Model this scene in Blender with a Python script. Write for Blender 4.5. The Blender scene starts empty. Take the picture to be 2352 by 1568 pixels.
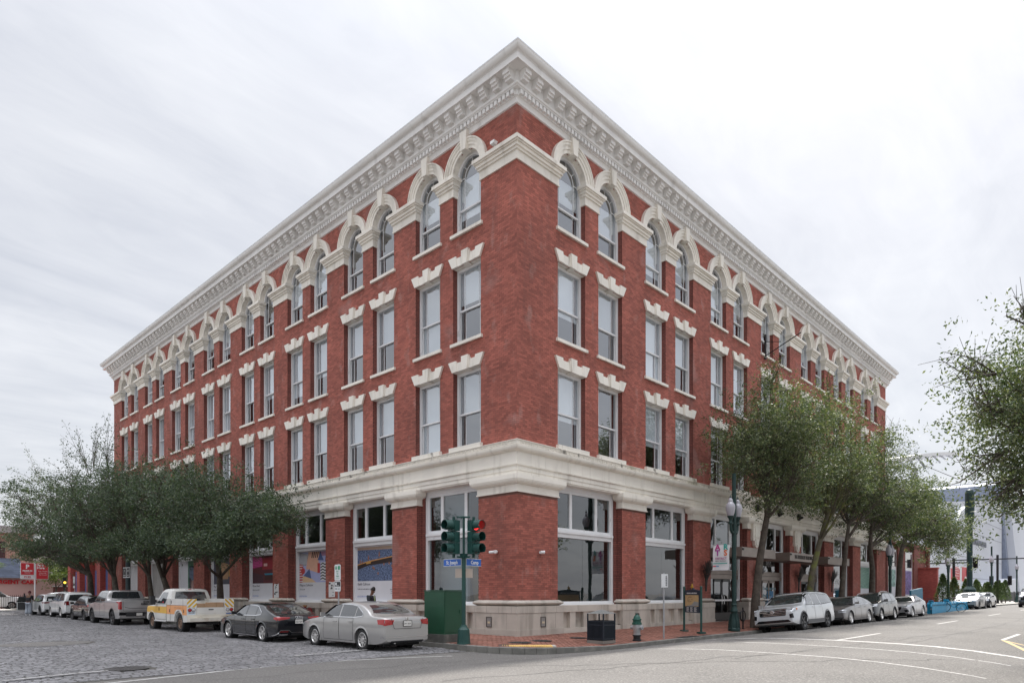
import bpy, bmesh, math, random
import numpy as np
from math import sin, cos, pi, radians, sqrt, atan2
from mathutils import Vector, Matrix
from mathutils.bvhtree import BVHTree
random.seed(7); RNG = np.random.default_rng(11)
SC = bpy.context.scene
COL = SC.collection
# ---------------------------------------------------------------- camera
YAW = radians(43.57); CAMX, CAMY, CAMZ = -16.9963, -15.9388, 1.6
cd = bpy.data.cameras.new('camera'); cam = bpy.data.objects.new('camera', cd); COL.objects.link(cam)
cam.location = (CAMX, CAMY, CAMZ); cam.rotation_euler = (pi/2, 0, YAW - pi/2)
cd.sensor_width = 36; cd.lens = 36*1540.8/2352; cd.shift_y = (1362-784)/2352; cd.clip_end = 3000; cd.clip_start = .1
SC.camera = cam
# ---------------------------------------------------------------- light
SUN_AZ, SUN_EL = radians(15), radians(47)      # azimuth counted from +X towards +Y
sd = Vector((cos(SUN_EL)*cos(SUN_AZ), cos(SUN_EL)*sin(SUN_AZ), sin(SUN_EL)))
sl = bpy.data.lights.new('sun', 'SUN'); sl.energy = 2.0; sl.angle = radians(2.0); sl.color = (1, .95, .88)
so = bpy.data.objects.new('sun', sl); COL.objects.link(so); so.rotation_euler = sd.to_track_quat('Z', 'Y').to_euler()
SC.view_settings.view_transform = 'Standard'; SC.view_settings.look = 'None'
SC.view_settings.exposure = 1.74; SC.view_settings.gamma = 1.0; SC.view_settings.use_curve_mapping = False
W = bpy.data.worlds.new('World'); SC.world = W; W.use_nodes = True
def world():
    nt = W.node_tree; N = nt.nodes; L = nt.links
    bg = N['Background']; bg.inputs['Strength'].default_value = 1.0
    def n(t, **k):
        x = N.new(t)
        for a, b in k.items(): setattr(x, a, b)
        return x
    def mth(op, a, b=None, c=None):
        x = n('ShaderNodeMath', operation=op)
        for i, v in enumerate((a, b, c)):
            if v is None: continue
            if isinstance(v, (int, float)): x.inputs[i].default_value = v
            else: L.new(v, x.inputs[i])
        return x.outputs[0]
    sky = n('ShaderNodeTexSky', sky_type='NISHITA'); sky.sun_disc = False
    sky.sun_elevation = SUN_EL; sky.sun_rotation = pi/2 - SUN_AZ; sky.air_density = 1.2; sky.dust_density = 1.2
    sk = n('ShaderNodeVectorMath', operation='SCALE'); L.new(sky.outputs[0], sk.inputs[0]); sk.inputs['Scale'].default_value = .085
    tc = n('ShaderNodeTexCoord'); sp = n('ShaderNodeSeparateXYZ'); L.new(tc.outputs['Generated'], sp.inputs[0])
    z = mth('MAXIMUM', sp.outputs[2], 0.0)
    zz = mth('ADD', z, .12)
    cx = mth('DIVIDE', sp.outputs[0], zz); cy = mth('DIVIDE', sp.outputs[1], zz)
    cv = n('ShaderNodeCombineXYZ'); L.new(cx, cv.inputs[0]); L.new(cy, cv.inputs[1])
    def noise(scale, detail, rot, sx, sy, dist):
        mp = n('ShaderNodeMapping'); mp.inputs['Rotation'].default_value[2] = rot; mp.inputs['Scale'].default_value = (sx, sy, 1)
        L.new(cv.outputs[0], mp.inputs[0])
        t = n('ShaderNodeTexNoise'); t.inputs['Scale'].default_value = scale; t.inputs['Detail'].default_value = detail
        t.inputs['Roughness'].default_value = .58; t.inputs['Distortion'].default_value = dist
        L.new(mp.outputs[0], t.inputs['Vector']); return t.outputs['Fac']
    a = noise(.55, 5, .5, 1, 1, .6); b = noise(1.5, 8, .9, .35, 1.6, .9)
    m = mth('ADD', mth('ADD', mth('MULTIPLY', a, .42), mth('MULTIPLY', b, .38)), mth('MULTIPLY', noise(4.5, 6, -.4, .6, 1.2, 1.2), .20))
    mr = n('ShaderNodeMapRange'); mr.inputs[1].default_value = .40; mr.inputs[2].default_value = .60; L.new(m, mr.inputs[0])
    cr = n('ShaderNodeMix', data_type='RGBA'); L.new(mr.outputs[0], cr.inputs['Factor'])
    cr.inputs['A'].default_value = (.198, .203, .219, 1); cr.inputs['B'].default_value = (.257, .259, .268, 1)
    # veil of thin cloud: brighter towards the zenith and round the sun behind it
    up = mth('ADD', mth('MULTIPLY', mth('POWER', z, 8.0), 7.0), 1.0)
    dt = n('ShaderNodeVectorMath', operation='DOT_PRODUCT'); L.new(tc.outputs['Generated'], dt.inputs[0]); dt.inputs[1].default_value = sd
    g = mth('POWER', mth('MAXIMUM', mth('MULTIPLY_ADD', dt.outputs['Value'], .5, .5), 0.0), 24.0)
    k = mth('ADD', up, mth('MULTIPLY', g, .16))
    vs = n('ShaderNodeVectorMath', operation='SCALE'); L.new(cr.outputs['Result'], vs.inputs[0]); L.new(k, vs.inputs['Scale'])
    mx = n('ShaderNodeMix', data_type='RGBA'); mx.inputs['Factor'].default_value = .94
    L.new(sk.outputs[0], mx.inputs['A']); L.new(vs.outputs[0], mx.inputs['B'])
    L.new(mx.outputs['Result'], bg.inputs['Color'])
world()
# ---------------------------------------------------------------- materials
MATS = {}
def mat(name, col, rough=.6, metal=0., var=.12, scale=2., bump=0., bscale=30., spec=.5, coat=0., island=0., obj=0., stain=None, brick=None, emit=0.):
    """principled material: base colour with noise wear, optional per-piece variation, bump and brick pattern"""
    if name in MATS: return MATS[name]
    m = bpy.data.materials.new(name); MATS[name] = m; m.use_nodes = True
    nt = m.node_tree; N = nt.nodes; L = nt.links; P = N['Principled BSDF']
    P.inputs['Roughness'].default_value = rough; P.inputs['Metallic'].default_value = metal
    P.inputs['Specular IOR Level'].default_value = spec
    if coat: P.inputs['Coat Weight'].default_value = coat; P.inputs['Coat Roughness'].default_value = .04
    tc = N.new('ShaderNodeTexCoord'); vec = N.new('ShaderNodeNewGeometry').outputs['Position'] if var else None
    col = tuple(col) + (1,)
    src = None
    if brick:
        sp = N.new('ShaderNodeSeparateXYZ'); L.new(vec, sp.inputs[0])
        ad = N.new('ShaderNodeMath'); L.new(sp.outputs[0], ad.inputs[0]); L.new(sp.outputs[1], ad.inputs[1])
        cb = N.new('ShaderNodeCombineXYZ'); L.new(ad.outputs[0], cb.inputs[0]); L.new(sp.outputs[2], cb.inputs[1])
        bt = N.new('ShaderNodeTexBrick'); L.new(cb.outputs[0], bt.inputs['Vector'])
        bt.inputs['Scale'].default_value = 1; bt.inputs['Brick Width'].default_value = brick[0]; bt.inputs['Row Height'].default_value = brick[1]
        bt.inputs['Mortar Size'].default_value = brick[2]; bt.inputs['Color1'].default_value = col
        bt.inputs['Color2'].default_value = tuple(c*.7 for c in col[:3]) + (1,); bt.inputs['Mortar'].default_value = tuple(brick[3]) + (1,)
        src = bt.outputs['Color']
    def mix(fac, A, B, mode='MIX'):
        x = N.new('ShaderNodeMix'); x.data_type = 'RGBA'; x.blend_type = mode
        for nm, v in (('Factor', fac), ('A', A), ('B', B)):
            if isinstance(v, (tuple, float, int)): x.inputs[nm].default_value = v
            else: L.new(v, x.inputs[nm])
        return x.outputs['Result']
    def rng(v, a, b, c, d):
        x = N.new('ShaderNodeMapRange')
        for i, q in enumerate((a, b, c, d)): x.inputs[i+1].default_value = q
        L.new(v, x.inputs[0]); return x.outputs[0]
    def noise(s, det=6., vv=None):
        t = N.new('ShaderNodeTexNoise'); t.inputs['Scale'].default_value = s; t.inputs['Detail'].default_value = det
        L.new(vv or vec, t.inputs['Vector']); return t.outputs['Fac']
    if src is None: src = col
    if island or obj:
        r = N.new('ShaderNodeNewGeometry').outputs['Random Per Island']
        o = N.new('ShaderNodeObjectInfo').outputs['Random']
        s = N.new('ShaderNodeMath'); L.new(r, s.inputs[0]); L.new(o, s.inputs[1])
        f = N.new('ShaderNodeMath'); f.operation = 'FRACT'; L.new(s.outputs[0], f.inputs[0])
        k = max(island, obj)
        g = rng(f.outputs[0], 0, 1, 1-k, 1+k)
        cc = N.new('ShaderNodeCombineColor')
        for i in range(3): L.new(g, cc.inputs[i])
        src = mix(1., src, cc.outputs[0], 'MULTIPLY')
    if var:
        g = rng(noise(scale), .3, .7, 1-var, 1+var)
        cc = N.new('ShaderNodeCombineColor')
        for i in range(3): L.new(g, cc.inputs[i])
        src = mix(1., src, cc.outputs[0], 'MULTIPLY')
    if stain:
        for (sc_, lo, hi, c2, amt, *st) in stain:
            vv = None
            if st:      # run-off: the noise is drawn out downwards
                q = N.new('ShaderNodeMapping'); q.inputs['Scale'].default_value = (1, 1, st[0]); L.new(vec, q.inputs[0]); vv = q.outputs[0]
            f = rng(noise(sc_, 8, vv), lo, hi, 0, amt); src = mix(f, src, tuple(c2) + (1,))
    if isinstance(src, tuple): P.inputs['Base Color'].default_value = src
    else: L.new(src, P.inputs['Base Color'])
    if bump:
        bn = N.new('ShaderNodeBump'); bn.inputs['Strength'].default_value = bump; bn.inputs['Distance'].default_value = .02
        L.new(noise(bscale, 8, tc.outputs['Object']), bn.inputs['Height']); L.new(bn.outputs[0], P.inputs['Normal'])
    if emit:
        P.inputs['Emission Color'].default_value = col; P.inputs['Emission Strength'].default_value = emit
    return m
def glass(name, tint=(.55, .6, .62), f0=.12, rough=.0):
    if name in MATS: return MATS[name]
    m = bpy.data.materials.new(name); MATS[name] = m; m.use_nodes = True
    nt = m.node_tree; N = nt.nodes; L = nt.links
    for x in list(N):
        if x.type != 'OUTPUT_MATERIAL': N.remove(x)
    out = [x for x in N if x.type == 'OUTPUT_MATERIAL'][0]
    t = N.new('ShaderNodeBsdfTransparent'); t.inputs[0].default_value = (*tint, 1)
    g = N.new('ShaderNodeBsdfGlossy'); g.inputs['Roughness'].default_value = rough; g.inputs[0].default_value = (.95, .97, 1, 1)
    lw = N.new('ShaderNodeLayerWeight'); lw.inputs['Blend'].default_value = .5
    pw = N.new('ShaderNodeMath'); pw.operation = 'POWER'; L.new(lw.outputs['Facing'], pw.inputs[0]); pw.inputs[1].default_value = 4
    mr = N.new('ShaderNodeMapRange'); mr.inputs[3].default_value = f0; mr.inputs[4].default_value = .95
    L.new(pw.outputs[0], mr.inputs[0])
    mx = N.new('ShaderNodeMixShader'); L.new(mr.outputs[0], mx.inputs[0]); L.new(t.outputs[0], mx.inputs[1]); L.new(g.outputs[0], mx.inputs[2])
    # old float glass is never quite flat
    tc = N.new('ShaderNodeTexCoord'); nz = N.new('ShaderNodeTexNoise'); nz.inputs['Scale'].default_value = 1.3; L.new(tc.outputs['Object'], nz.inputs['Vector'])
    bp = N.new('ShaderNodeBump'); bp.inputs['Strength'].default_value = .03; bp.inputs['Distance'].default_value = .1; L.new(nz.outputs[0], bp.inputs['Height']); L.new(bp.outputs[0], g.inputs['Normal'])
    L.new(mx.outputs[0], out.inputs[0]); return m
# ---------------------------------------------------------------- mesh builder
class MB:
    def __init__(s): s.v = []; s.f = []; s.m = []; s.mi = 0
    def add(s, vs, fs):
        b = len(s.v); s.v.extend(tuple(p) for p in vs); s.f.extend(tuple(b+i for i in f) for f in fs); s.m.extend([s.mi]*len(fs)); return s
    def quad(s, a, b, c, d): return s.add((a, b, c, d), ((0, 1, 2, 3),))
    def box(s, x0, x1, y0, y1, z0, z1):
        if x0 > x1: x0, x1 = x1, x0
        if y0 > y1: y0, y1 = y1, y0
        return s.add([(x, y, z) for z in (z0, z1) for y in (y0, y1) for x in (x0, x1)],
                     [(0, 2, 3, 1), (4, 5, 7, 6), (0, 1, 5, 4), (2, 6, 7, 3), (0, 4, 6, 2), (1, 3, 7, 5)])
    def hexa(s, lo, hi):
        n = len(lo); return s.add(list(lo)+list(hi), [tuple(range(n-1, -1, -1)), tuple(range(n, 2*n))] + [(i, (i+1) % n, n+(i+1) % n, n+i) for i in range(n)])
    def prism(s, pts, y0, y1):   # outline in x,z pushed along y
        return s.hexa([(p[0], y0, p[1]) for p in pts], [(p[0], y1, p[1]) for p in pts])
    def prismz(s, pts, z0, z1):
        return s.hexa([(p[0], p[1], z0) for p in pts], [(p[0], p[1], z1) for p in pts])
    def tube(s, pts, r, n=8, caps=True):
        pts = [Vector(p) for p in pts]; rs = r if isinstance(r, (list, tuple)) else [r]*len(pts)
        rings = []; up = None
        for i, p in enumerate(pts):
            t = (pts[min(i+1, len(pts)-1)] - pts[max(i-1, 0)])
            t = t.normalized() if t.length > 1e-9 else Vector((0, 0, 1))
            if up is None: up = Vector((1, 0, 0)) if abs(t.x) < .8 else Vector((0, 1, 0))
            a = (up - t*up.dot(t)).normalized(); b = t.cross(a); up = a
            rings.append([p + a*(cos(2*pi*k/n)*rs[i]) + b*(sin(2*pi*k/n)*rs[i]) for k in range(n)])
        vs = [q for R in rings for q in R]
        fs = [(i*n+k, i*n+(k+1) % n, (i+1)*n+(k+1) % n, (i+1)*n+k) for i in range(len(pts)-1) for k in range(n)]
        if caps: fs += [tuple(range(n-1, -1, -1)), tuple((len(pts)-1)*n+k for k in range(n))]
        return s.add(vs, fs)
    def lathe(s, prof, n=16, c=(0, 0, 0), ax='z', caps=True):   # prof: (radius, height)
        vs = []
        for r, h in prof:
            for k in range(n):
                a = 2*pi*k/n; u, w = r*cos(a), r*sin(a)
                p = (u, w, h) if ax == 'z' else ((h, u, w) if ax == 'x' else (w, h, u))
                vs.append((p[0]+c[0], p[1]+c[1], p[2]+c[2]))
        m = len(prof)
        fs = [(i*n+k, i*n+(k+1) % n, (i+1)*n+(k+1) % n, (i+1)*n+k) for i in range(m-1) for k in range(n)]
        if caps: fs += [tuple(range(n-1, -1, -1)), tuple((m-1)*n+k for k in range(n))]
        return s.add(vs, fs)
    def mesh(s, name, mats, smooth=False, weld=False):
        me = bpy.data.meshes.new(name); me.from_pydata(s.v, [], s.f)
        for m in (mats if isinstance(mats, (list, tuple)) else [mats]): me.materials.append(m)
        if any(s.m): me.polygons.foreach_set('material_index', s.m)
        bm = bmesh.new(); bm.from_mesh(me)
        if weld: bmesh.ops.remove_doubles(bm, verts=bm.verts, dist=1e-5)
        bmesh.ops.recalc_face_normals(bm, faces=bm.faces); bm.to_mesh(me); bm.free()
        if smooth:
            me.polygons.foreach_set('use_smooth', [True]*len(me.polygons))
            try: me.set_sharp_from_angle(angle=radians(smooth if smooth is not True else 40))
            except Exception: pass
        me.update(); return me
    def build(s, name, mats, parent=None, loc=(0, 0, 0), rz=0., smooth=False, weld=False):
        return ob(name, s.mesh(name, mats, smooth, weld), parent, loc, rz)
def ob(name, me, parent=None, loc=(0, 0, 0), rz=0., scale=None):
    o = bpy.data.objects.new(name, me); COL.objects.link(o); o.location = loc; o.rotation_euler = (0, 0, rz)
    if scale: o.scale = scale
    if parent: o.parent = parent
    return o
def npmesh(name, V, F, mats, smooth=False):
    """fast mesh from numpy: V (n,3), F (m,4)"""
    me = bpy.data.meshes.new(name); V = np.asarray(V, np.float32); F = np.asarray(F, np.int32)
    k = F.shape[1]
    me.vertices.add(len(V)); me.vertices.foreach_set('co', V.ravel())
    me.loops.add(F.size); me.loops.foreach_set('vertex_index', F.ravel())
    me.polygons.add(len(F)); me.polygons.foreach_set('loop_start', np.arange(0, F.size, k, dtype=np.int32)); me.polygons.foreach_set('loop_total', np.full(len(F), k, np.int32))
    for m in (mats if isinstance(mats, (list, tuple)) else [mats]): me.materials.append(m)
    me.polygons.foreach_set('use_smooth', np.full(len(F), bool(smooth)))
    me.update(); me.validate(); return me
def tag(o, label=None, cat=None, group=None, kind=None):
    if label: o['label'] = label
    if cat: o['category'] = cat
    if group: o['group'] = group
    if kind: o['kind'] = kind
    return o
def thing(name, label, cat, loc=(0, 0, 0), rz=0., group=None):
    return tag(ob(name, None, None, loc, rz), label, cat, group)
def structure(o): o['kind'] = 'structure'; return o
FONTQ = []
def text(s, size, m, parent, M, name='lettering', ext=.002, align='CENTER', sx=1., bold=0.):
    """flat lettering; M places it (x right, y up, z towards the reader)"""
    cu = bpy.data.curves.new(name, 'FONT'); cu.body = s; cu.size = size; cu.align_x = align; cu.align_y = 'CENTER'; cu.extrude = ext; cu.offset = bold; cu.resolution_u = 2
    t = bpy.data.objects.new(name, cu); me = bpy.data.meshes.new_from_object(t); bpy.data.objects.remove(t); bpy.data.curves.remove(cu)
    me.materials.clear(); me.materials.append(m); o = bpy.data.objects.new(name, me); COL.objects.link(o)
    if parent: o.parent = parent
    o.matrix_local = M @ Matrix.Diagonal((sx, 1, 1, 1)); return o
def frame(o, right, up):   # text placement matrix from origin, right and up vectors
    r = Vector(right).normalized(); u = Vector(up).normalized(); n = r.cross(u)
    return Matrix(((r.x, u.x, n.x, o[0]), (r.y, u.y, n.y, o[1]), (r.z, u.z, n.z, o[2]), (0, 0, 0, 1)))
# ---------------------------------------------------------------- lie of the land
def sstep(a, b, t):
    t = np.clip((t-a)/(b-a), 0, 1); return t*t*(3-2*t)
def zr(x, y):
    """road surface: crowned avenue along X, near level cobbled street along Y"""
    x = np.asarray(x, float); y = np.asarray(y, float)
    base = .0045*np.clip(x, 0, 60) + .0015*np.clip(y, 0, 60)
    t = np.clip((y+8.7)/5., 0, 1.); u = np.clip((-8.7-y)/5.3, 0, 1.1)
    prof = .09 - .27*t**3*(1-.5*sstep(26, 44, x)) - .30*u**3
    return base + prof*sstep(-8, 1, x)*(1-sstep(-3.7, 0, y))
def zrf(x, y): return float(zr(x, y))
CURB_J, CURB_C, CURB_R = -4.1, -3.7, 1.8
def zs(x, y):
    """pavement surface"""
    x = np.asarray(x, float); y = np.asarray(y, float)
    tC = np.clip(-y/3.7, 0, 1); tJ = np.clip(-x/4.1, 0, 1)
    wall = .12 + .0045*np.clip(x, 0, 60) + .0015*np.clip(y, 0, 60)
    ec = zr(x, np.full_like(x, CURB_C)) + .14
    ej = .15 + .0015*np.clip(y, 0, 60)
    a = wall*(1-tC) + ec*tC; b = wall*(1-tJ) + ej*tJ
    w = np.clip((tC+1e-6)/(tC+tJ+2e-6), 0, 1)
    return np.where(x > 0, a, np.where(y > 0, b, a*w + b*(1-w)))
def zsf(x, y): return float(zs(np.array(x), np.array(y)))
# ================================================================ materials of the setting
M_BRICK = mat('brick_face', (.355, .110, .082), .85, var=.2, scale=.55, island=.24, bump=.25, bscale=60,
              stain=[(.45, .60, .74, (.46, .30, .28), .6), (1.3, .62, .76, (.17, .055, .042), .28), (1.6, .54, .68, (.20, .08, .065), .38, .12), (2.2, .58, .70, (.50, .34, .31), .28, .5)])
M_MORTAR = mat('mortar_joint', (.17, .085, .068), .95, var=.15)
M_JAMB = mat('brick_jamb', (.25, .075, .058), .85, var=.2, scale=.8, brick=(.21, .077, .009, (.07, .035, .03)))
M_STONE = mat('terracotta', (.82, .775, .70), .5, var=.07, scale=.7, bump=.12, bscale=14, obj=.05, stain=[(1.1, .60, .76, (.42, .37, .31), .45), (3.0, .56, .70, (.40, .36, .30), .4, .1)])
M_STONEW = mat('terracotta_weathered', (.80, .755, .68), .55, var=.08, scale=.8, bump=.15, bscale=14, obj=.04,
               stain=[(2.2, .60, .70, (.10, .085, .07), .75), (.8, .62, .75, (.28, .26, .12), .5)])
M_LIME = mat('limestone', (.50, .455, .40), .75, var=.12, scale=1.1, bump=.2, bscale=25, obj=.1, stain=[(.9, .58, .74, (.26, .235, .20), .5), (2.5, .54, .68, (.22, .20, .17), .5, .15)])
M_CORN = mat('painted_cornice', (.82, .805, .79), .5, var=.06, scale=.5, stain=[(.7, .6, .76, (.50, .48, .47), .35), (2.5, .58, .72, (.46, .44, .42), .35, .1)])
M_FRAME = mat('window_paint', (.76, .76, .77), .45, var=.05, scale=1.5, stain=[(3, .64, .74, (.42, .42, .42), .5)])
M_GLASS = glass('window_glass', (.82, .86, .88), .30); M_SHOP = glass('shop_glass', (.46, .54, .55), .15)
M_BLIND = mat('blind_cloth', (.82, .83, .85), .8, var=.06, scale=.6, obj=.16)
M_DARK = mat('dark_interior', (.09, .085, .08), .9, var=.2, scale=.4)
M_INT = mat('interior_plaster', (.30, .29, .27), .9, var=.1, scale=.3)
M_ROOF = mat('roof_felt', (.12, .12, .12), .9)
M_METALCAP = mat('metal_cap', (.38, .42, .46), .4, .6, var=.1)
# ================================================================ the brick building
BLD = thing('brick_building', 'four storey red brick corner building with white terracotta arches and deep bracketed cornice', 'building')
class Fac: pass
FC = Fac(); FC.s = 'C'; FC.P = 5.99; FC.L = 44.82; FC.n = 7; FC.w = 1.654; FC.c0 = 3.056; FC.pitch = 2.522; FC.g0 = 2.22; FC.g1 = 6.40
FJ = Fac(); FJ.s = 'J'; FJ.P = 5.262; FJ.L = 44.31; FJ.n = 8; FJ.w = 1.512; FJ.c0 = 2.563; FJ.pitch = 2.282; FJ.g0 = 1.93; FJ.g1 = 5.54
def pt(F, s, d, z): return (s, -d, z) if F.s == 'C' else (-d, s, z)
def rzf(F): return 0. if F.s == 'C' else -pi/2
def fbox(mb, F, s0, s1, d0, d1, z0, z1):
    a = pt(F, s0, d0, z0); b = pt(F, s1, d1, z1); mb.box(a[0], b[0], a[1], b[1], z0, z1)
for F in (FC, FJ):
    F.cs = [F.c0 + F.P*k + j*F.pitch for k in range(F.n) for j in (0, 1)]
    F.open = [(F.g0 + F.P*k, F.g1 + F.P*k) for k in range(F.n)]
    F.piers = [(0, F.g0)] + [(F.g1 + F.P*k, F.g0 + F.P*(k+1)) for k in range(F.n-1)] + [(F.g1 + F.P*(F.n-1), F.L)]
ROWS = [(7.11, 9.97), (11.06, 13.92), (15.19, 17.38)]   # sill, head (spring line of the arch in the top row)
ZB, ZT = 1.36, 18.67
# ---- mortar backing with the window holes
def backing(F):
    mb = MB(); d = -.005
    q = lambda s0, s1, z0, z1: mb.quad(pt(F, s0, d, z0), pt(F, s1, d, z0), pt(F, s1, d, z1), pt(F, s0, d, z1))
    edges = [0.] + [e for c in F.cs for e in (c-F.w/2, c+F.w/2)] + [F.L]
    for i in range(0, len(edges), 2): q(edges[i], edges[i+1], 5.74, 18.9)
    for c in F.cs:
        a, b = c-F.w/2, c+F.w/2; z = 6.6
        for (z0, z1) in ROWS: q(a, b, z, z0); z = z1
        n = 12; r = F.w/2
        for i in range(n):
            t0, t1 = pi*i/n, pi*(i+1)/n
            p0 = (c-r*cos(t0), z+r*sin(t0)); p1 = (c-r*cos(t1), z+r*sin(t1))
            mb.quad(pt(F, p0[0], d, p0[1]), pt(F, p1[0], d, p1[1]), pt(F, p1[0], d, 18.9), pt(F, p0[0], d, 18.9))
    for (a, b) in F.piers: q(a, b, ZB-.3, 5.2)
    mb.build('mortar_bed', M_MORTAR, BLD)
    jb = MB()     # brick jambs of the upper windows and the shop bays
    for c in F.cs:
        for (z0, z1) in ROWS:
            for sgn in (-1, 1):
                e = c+sgn*F.w/2; jb.quad(pt(F, e, 0, z0-.1), pt(F, e, -.5, z0-.1), pt(F, e, -.5, z1), pt(F, e, 0, z1))
    for (a, b) in F.open:
        for e, sg in ((a, -1), (b, 1)):
            jb.quad(pt(F, e, 0, 1.1), pt(F, e, -.26, 1.1), pt(F, e, -.26, 5.75), pt(F, e, 0, 5.75))
            e2 = e - sg*.13
            jb.quad(pt(F, e, -.26, 1.1), pt(F, e2, -.26, 1.1), pt(F, e2, -.26, 5.75), pt(F, e, -.26, 5.75))
            jb.quad(pt(F, e2, -.26, 1.1), pt(F, e2, -.9, 1.1), pt(F, e2, -.9, 5.75), pt(F, e2, -.26, 5.75))
    jb.build('brick_jamb', M_JAMB, BLD)
# ---- bricks, every one with its own edges
BL, BH, BJ, CH = .203, .0672, .0098, .077
def bricks():
    rec = []      # side, s0, s1, z0, z1, d
    for fi, F in enumerate((FC, FJ)):
        z = ZB+.004; row = 0
        while z < ZT:
            if 5.12 < z+BH and z < 6.9: z += CH; row += 1; continue
            zc = z+BH/2
            if zc < 5.2: iv = list(F.piers)
            else:
                cut = []
                for c in F.cs:
                    for i, (z0, z1) in enumerate(ROWS):
                        if z0-.1 < zc < z1: cut.append((c-F.w/2, c+F.w/2))
                        elif i == 2 and z1 <= zc < z1+F.w/2:
                            h = sqrt((F.w/2)**2-(zc-z1)**2)+.02; cut.append((c-h, c+h))
                iv = []; s = 0.
                for a, b in sorted(cut): iv.append((s, a)); s = b
                iv.append((s, F.L))
            off = (BL+BJ)/2 if row % 2 else 0.
            for a, b in iv:
                k0 = int((a-off)//(BL+BJ)); s = off+k0*(BL+BJ)
                while s < b:
                    e0, e1 = max(s, a), min(s+BL, b)
                    if e1-e0 > .03: rec.append((fi, e0, e1, z, z+BH))
                    s += BL+BJ
            z += CH; row += 1
    R = np.array(rec); n = len(R)
    jit = RNG.uniform(-.0022, .0022, n)
    # the 300 that show largest: whole bricks of the corner pier, closest to the lens
    P = np.where(R[:, 0:1] == 0, np.c_[R[:, 1], np.zeros(n), R[:, 3]], np.c_[np.zeros(n), R[:, 1], R[:, 3]])
    dist = np.linalg.norm(P-np.array([CAMX, CAMY, CAMZ]), axis=1); dist[(R[:, 2]-R[:, 1]) < BL-.002] = 1e9
    single = np.argsort(dist)[:300]; mask = np.ones(n, bool); mask[single] = False
    mb = MB(); mb.box(0, BL, .02, 0, 0, BH); bme = {0: mb.mesh('brick', M_BRICK)}
    mb = MB(); mb.box(0, .02, 0, BL, 0, BH); bme[1] = mb.mesh('brick', M_BRICK)
    for i in single:
        fi, s0, s1, z0, z1 = R[i]; d = jit[i]
        ob('brick', bme[int(fi)], BLD, (s0, -d, z0) if fi == 0 else (-d, s0, z0))
    R = R[mask]; jit = jit[mask]
    for fi in (0, 1):
        Q = R[R[:, 0] == fi]; J = jit[R[:, 0] == fi]
        for near in (True, False):
            T = Q[(Q[:, 1] < 24) == near]; K = J[(Q[:, 1] < 24) == near]; m = len(T)
            if not m: continue
            s0, s1, z0, z1 = T[:, 1], T[:, 2], T[:, 3], T[:, 4]; o = K; i_ = np.full(m, -.02)
            def P3(s, d, z): return np.stack((s, -d, z), 1) if fi == 0 else np.stack((-d, s, z), 1)
            if near:
                V = np.stack([P3(s0, o, z0), P3(s1, o, z0), P3(s1, o, z1), P3(s0, o, z1), P3(s0, i_, z0), P3(s1, i_, z0), P3(s1, i_, z1), P3(s0, i_, z1)], 1).reshape(-1, 3)
                f = np.array([[0, 1, 2, 3], [0, 4, 5, 1], [1, 5, 6, 2], [2, 6, 7, 3], [3, 7, 4, 0]])
                if fi == 1: f = f[:, ::-1]
                Fa = (f[None]+8*np.arange(m)[:, None, None]).reshape(-1, 4)
            else:
                V = np.stack([P3(s0, o, z0), P3(s1, o, z0), P3(s1, o, z1), P3(s0, o, z1)], 1).reshape(-1, 3)
                f = np.array([[0, 1, 2, 3]])
                if fi == 1: f = f[:, ::-1]
                Fa = (f[None]+4*np.arange(m)[:, None, None]).reshape(-1, 4)
            tag(ob('brickwork', npmesh('brickwork', V, Fa, M_BRICK), BLD), kind='stuff')
for F in (FC, FJ): backing(F)
bricks()
# ---- mouldings swept round the corner
def sweep(prof, name, m, smooth=False, ret=True, caps=True):
    mb = MB(); n = len(prof)
    path = [lambda d, z: (.6, FJ.L+d, z), lambda d, z: (-d, FJ.L+d, z), lambda d, z: (-d, -d, z), lambda d, z: (FC.L+d, -d, z), lambda d, z: (FC.L+d, .6, z)]
    for f in path: mb.v.extend(f(d, z) for d, z in prof)
    for i in range(4):
        for k in range(n-1): mb.f.append((i*n+k, i*n+k+1, (i+1)*n+k+1, (i+1)*n+k)); mb.m.append(0)
    return mb.build(name, m, BLD, smooth=smooth)
def curve(d0, z0, d1, z1, bulge, n=5):   # quarter-round between two points
    out = []
    for i in range(n+1):
        t = i/n*pi/2
        out.append((d0+(d1-d0)*(1-cos(t)), z0+(z1-z0)*sin(t)) if bulge else (d0+(d1-d0)*sin(t), z0+(z1-z0)*(1-cos(t))))
    return out
sweep([(-.05, 5.72), (.03, 5.745), (.03, 5.885), (.055, 5.89), (.055, 6.045), (.075, 6.05)] + curve(.075, 6.05, .115, 6.085, 0) + [(.115, 6.10), (.04, 6.115), (-.02, 6.12)], 'architrave', M_STONE, 35)
sweep([(-.02, 6.12), (.028, 6.12), (.028, 6.545), (.05, 6.55)] + curve(.05, 6.555, .22, 6.70, 0) + [(.22, 6.735), (.16, 6.74), (.16, 6.755), (.185, 6.757), (.185, 6.772)], 'belt_moulding', M_STONE, 35)
sweep([(.15, 6.772), (.15, 6.905), (.185, 6.908), (.185, 6.93), (-.05, 6.95)], 'key_course', M_STONEW)
sweep([(-.05, 18.58), (.05, 18.62)] + curve(.05, 18.63, .13, 18.80, 1) + [(.13, 18.985), (.24, 19.0), (.25, 19.03)] + curve(.25, 19.03, .30, 19.08, 0) + [(.30, 19.10), (.25, 19.115), (.25, 19.52)], 'bed_moulding', M_CORN, 35)
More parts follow.
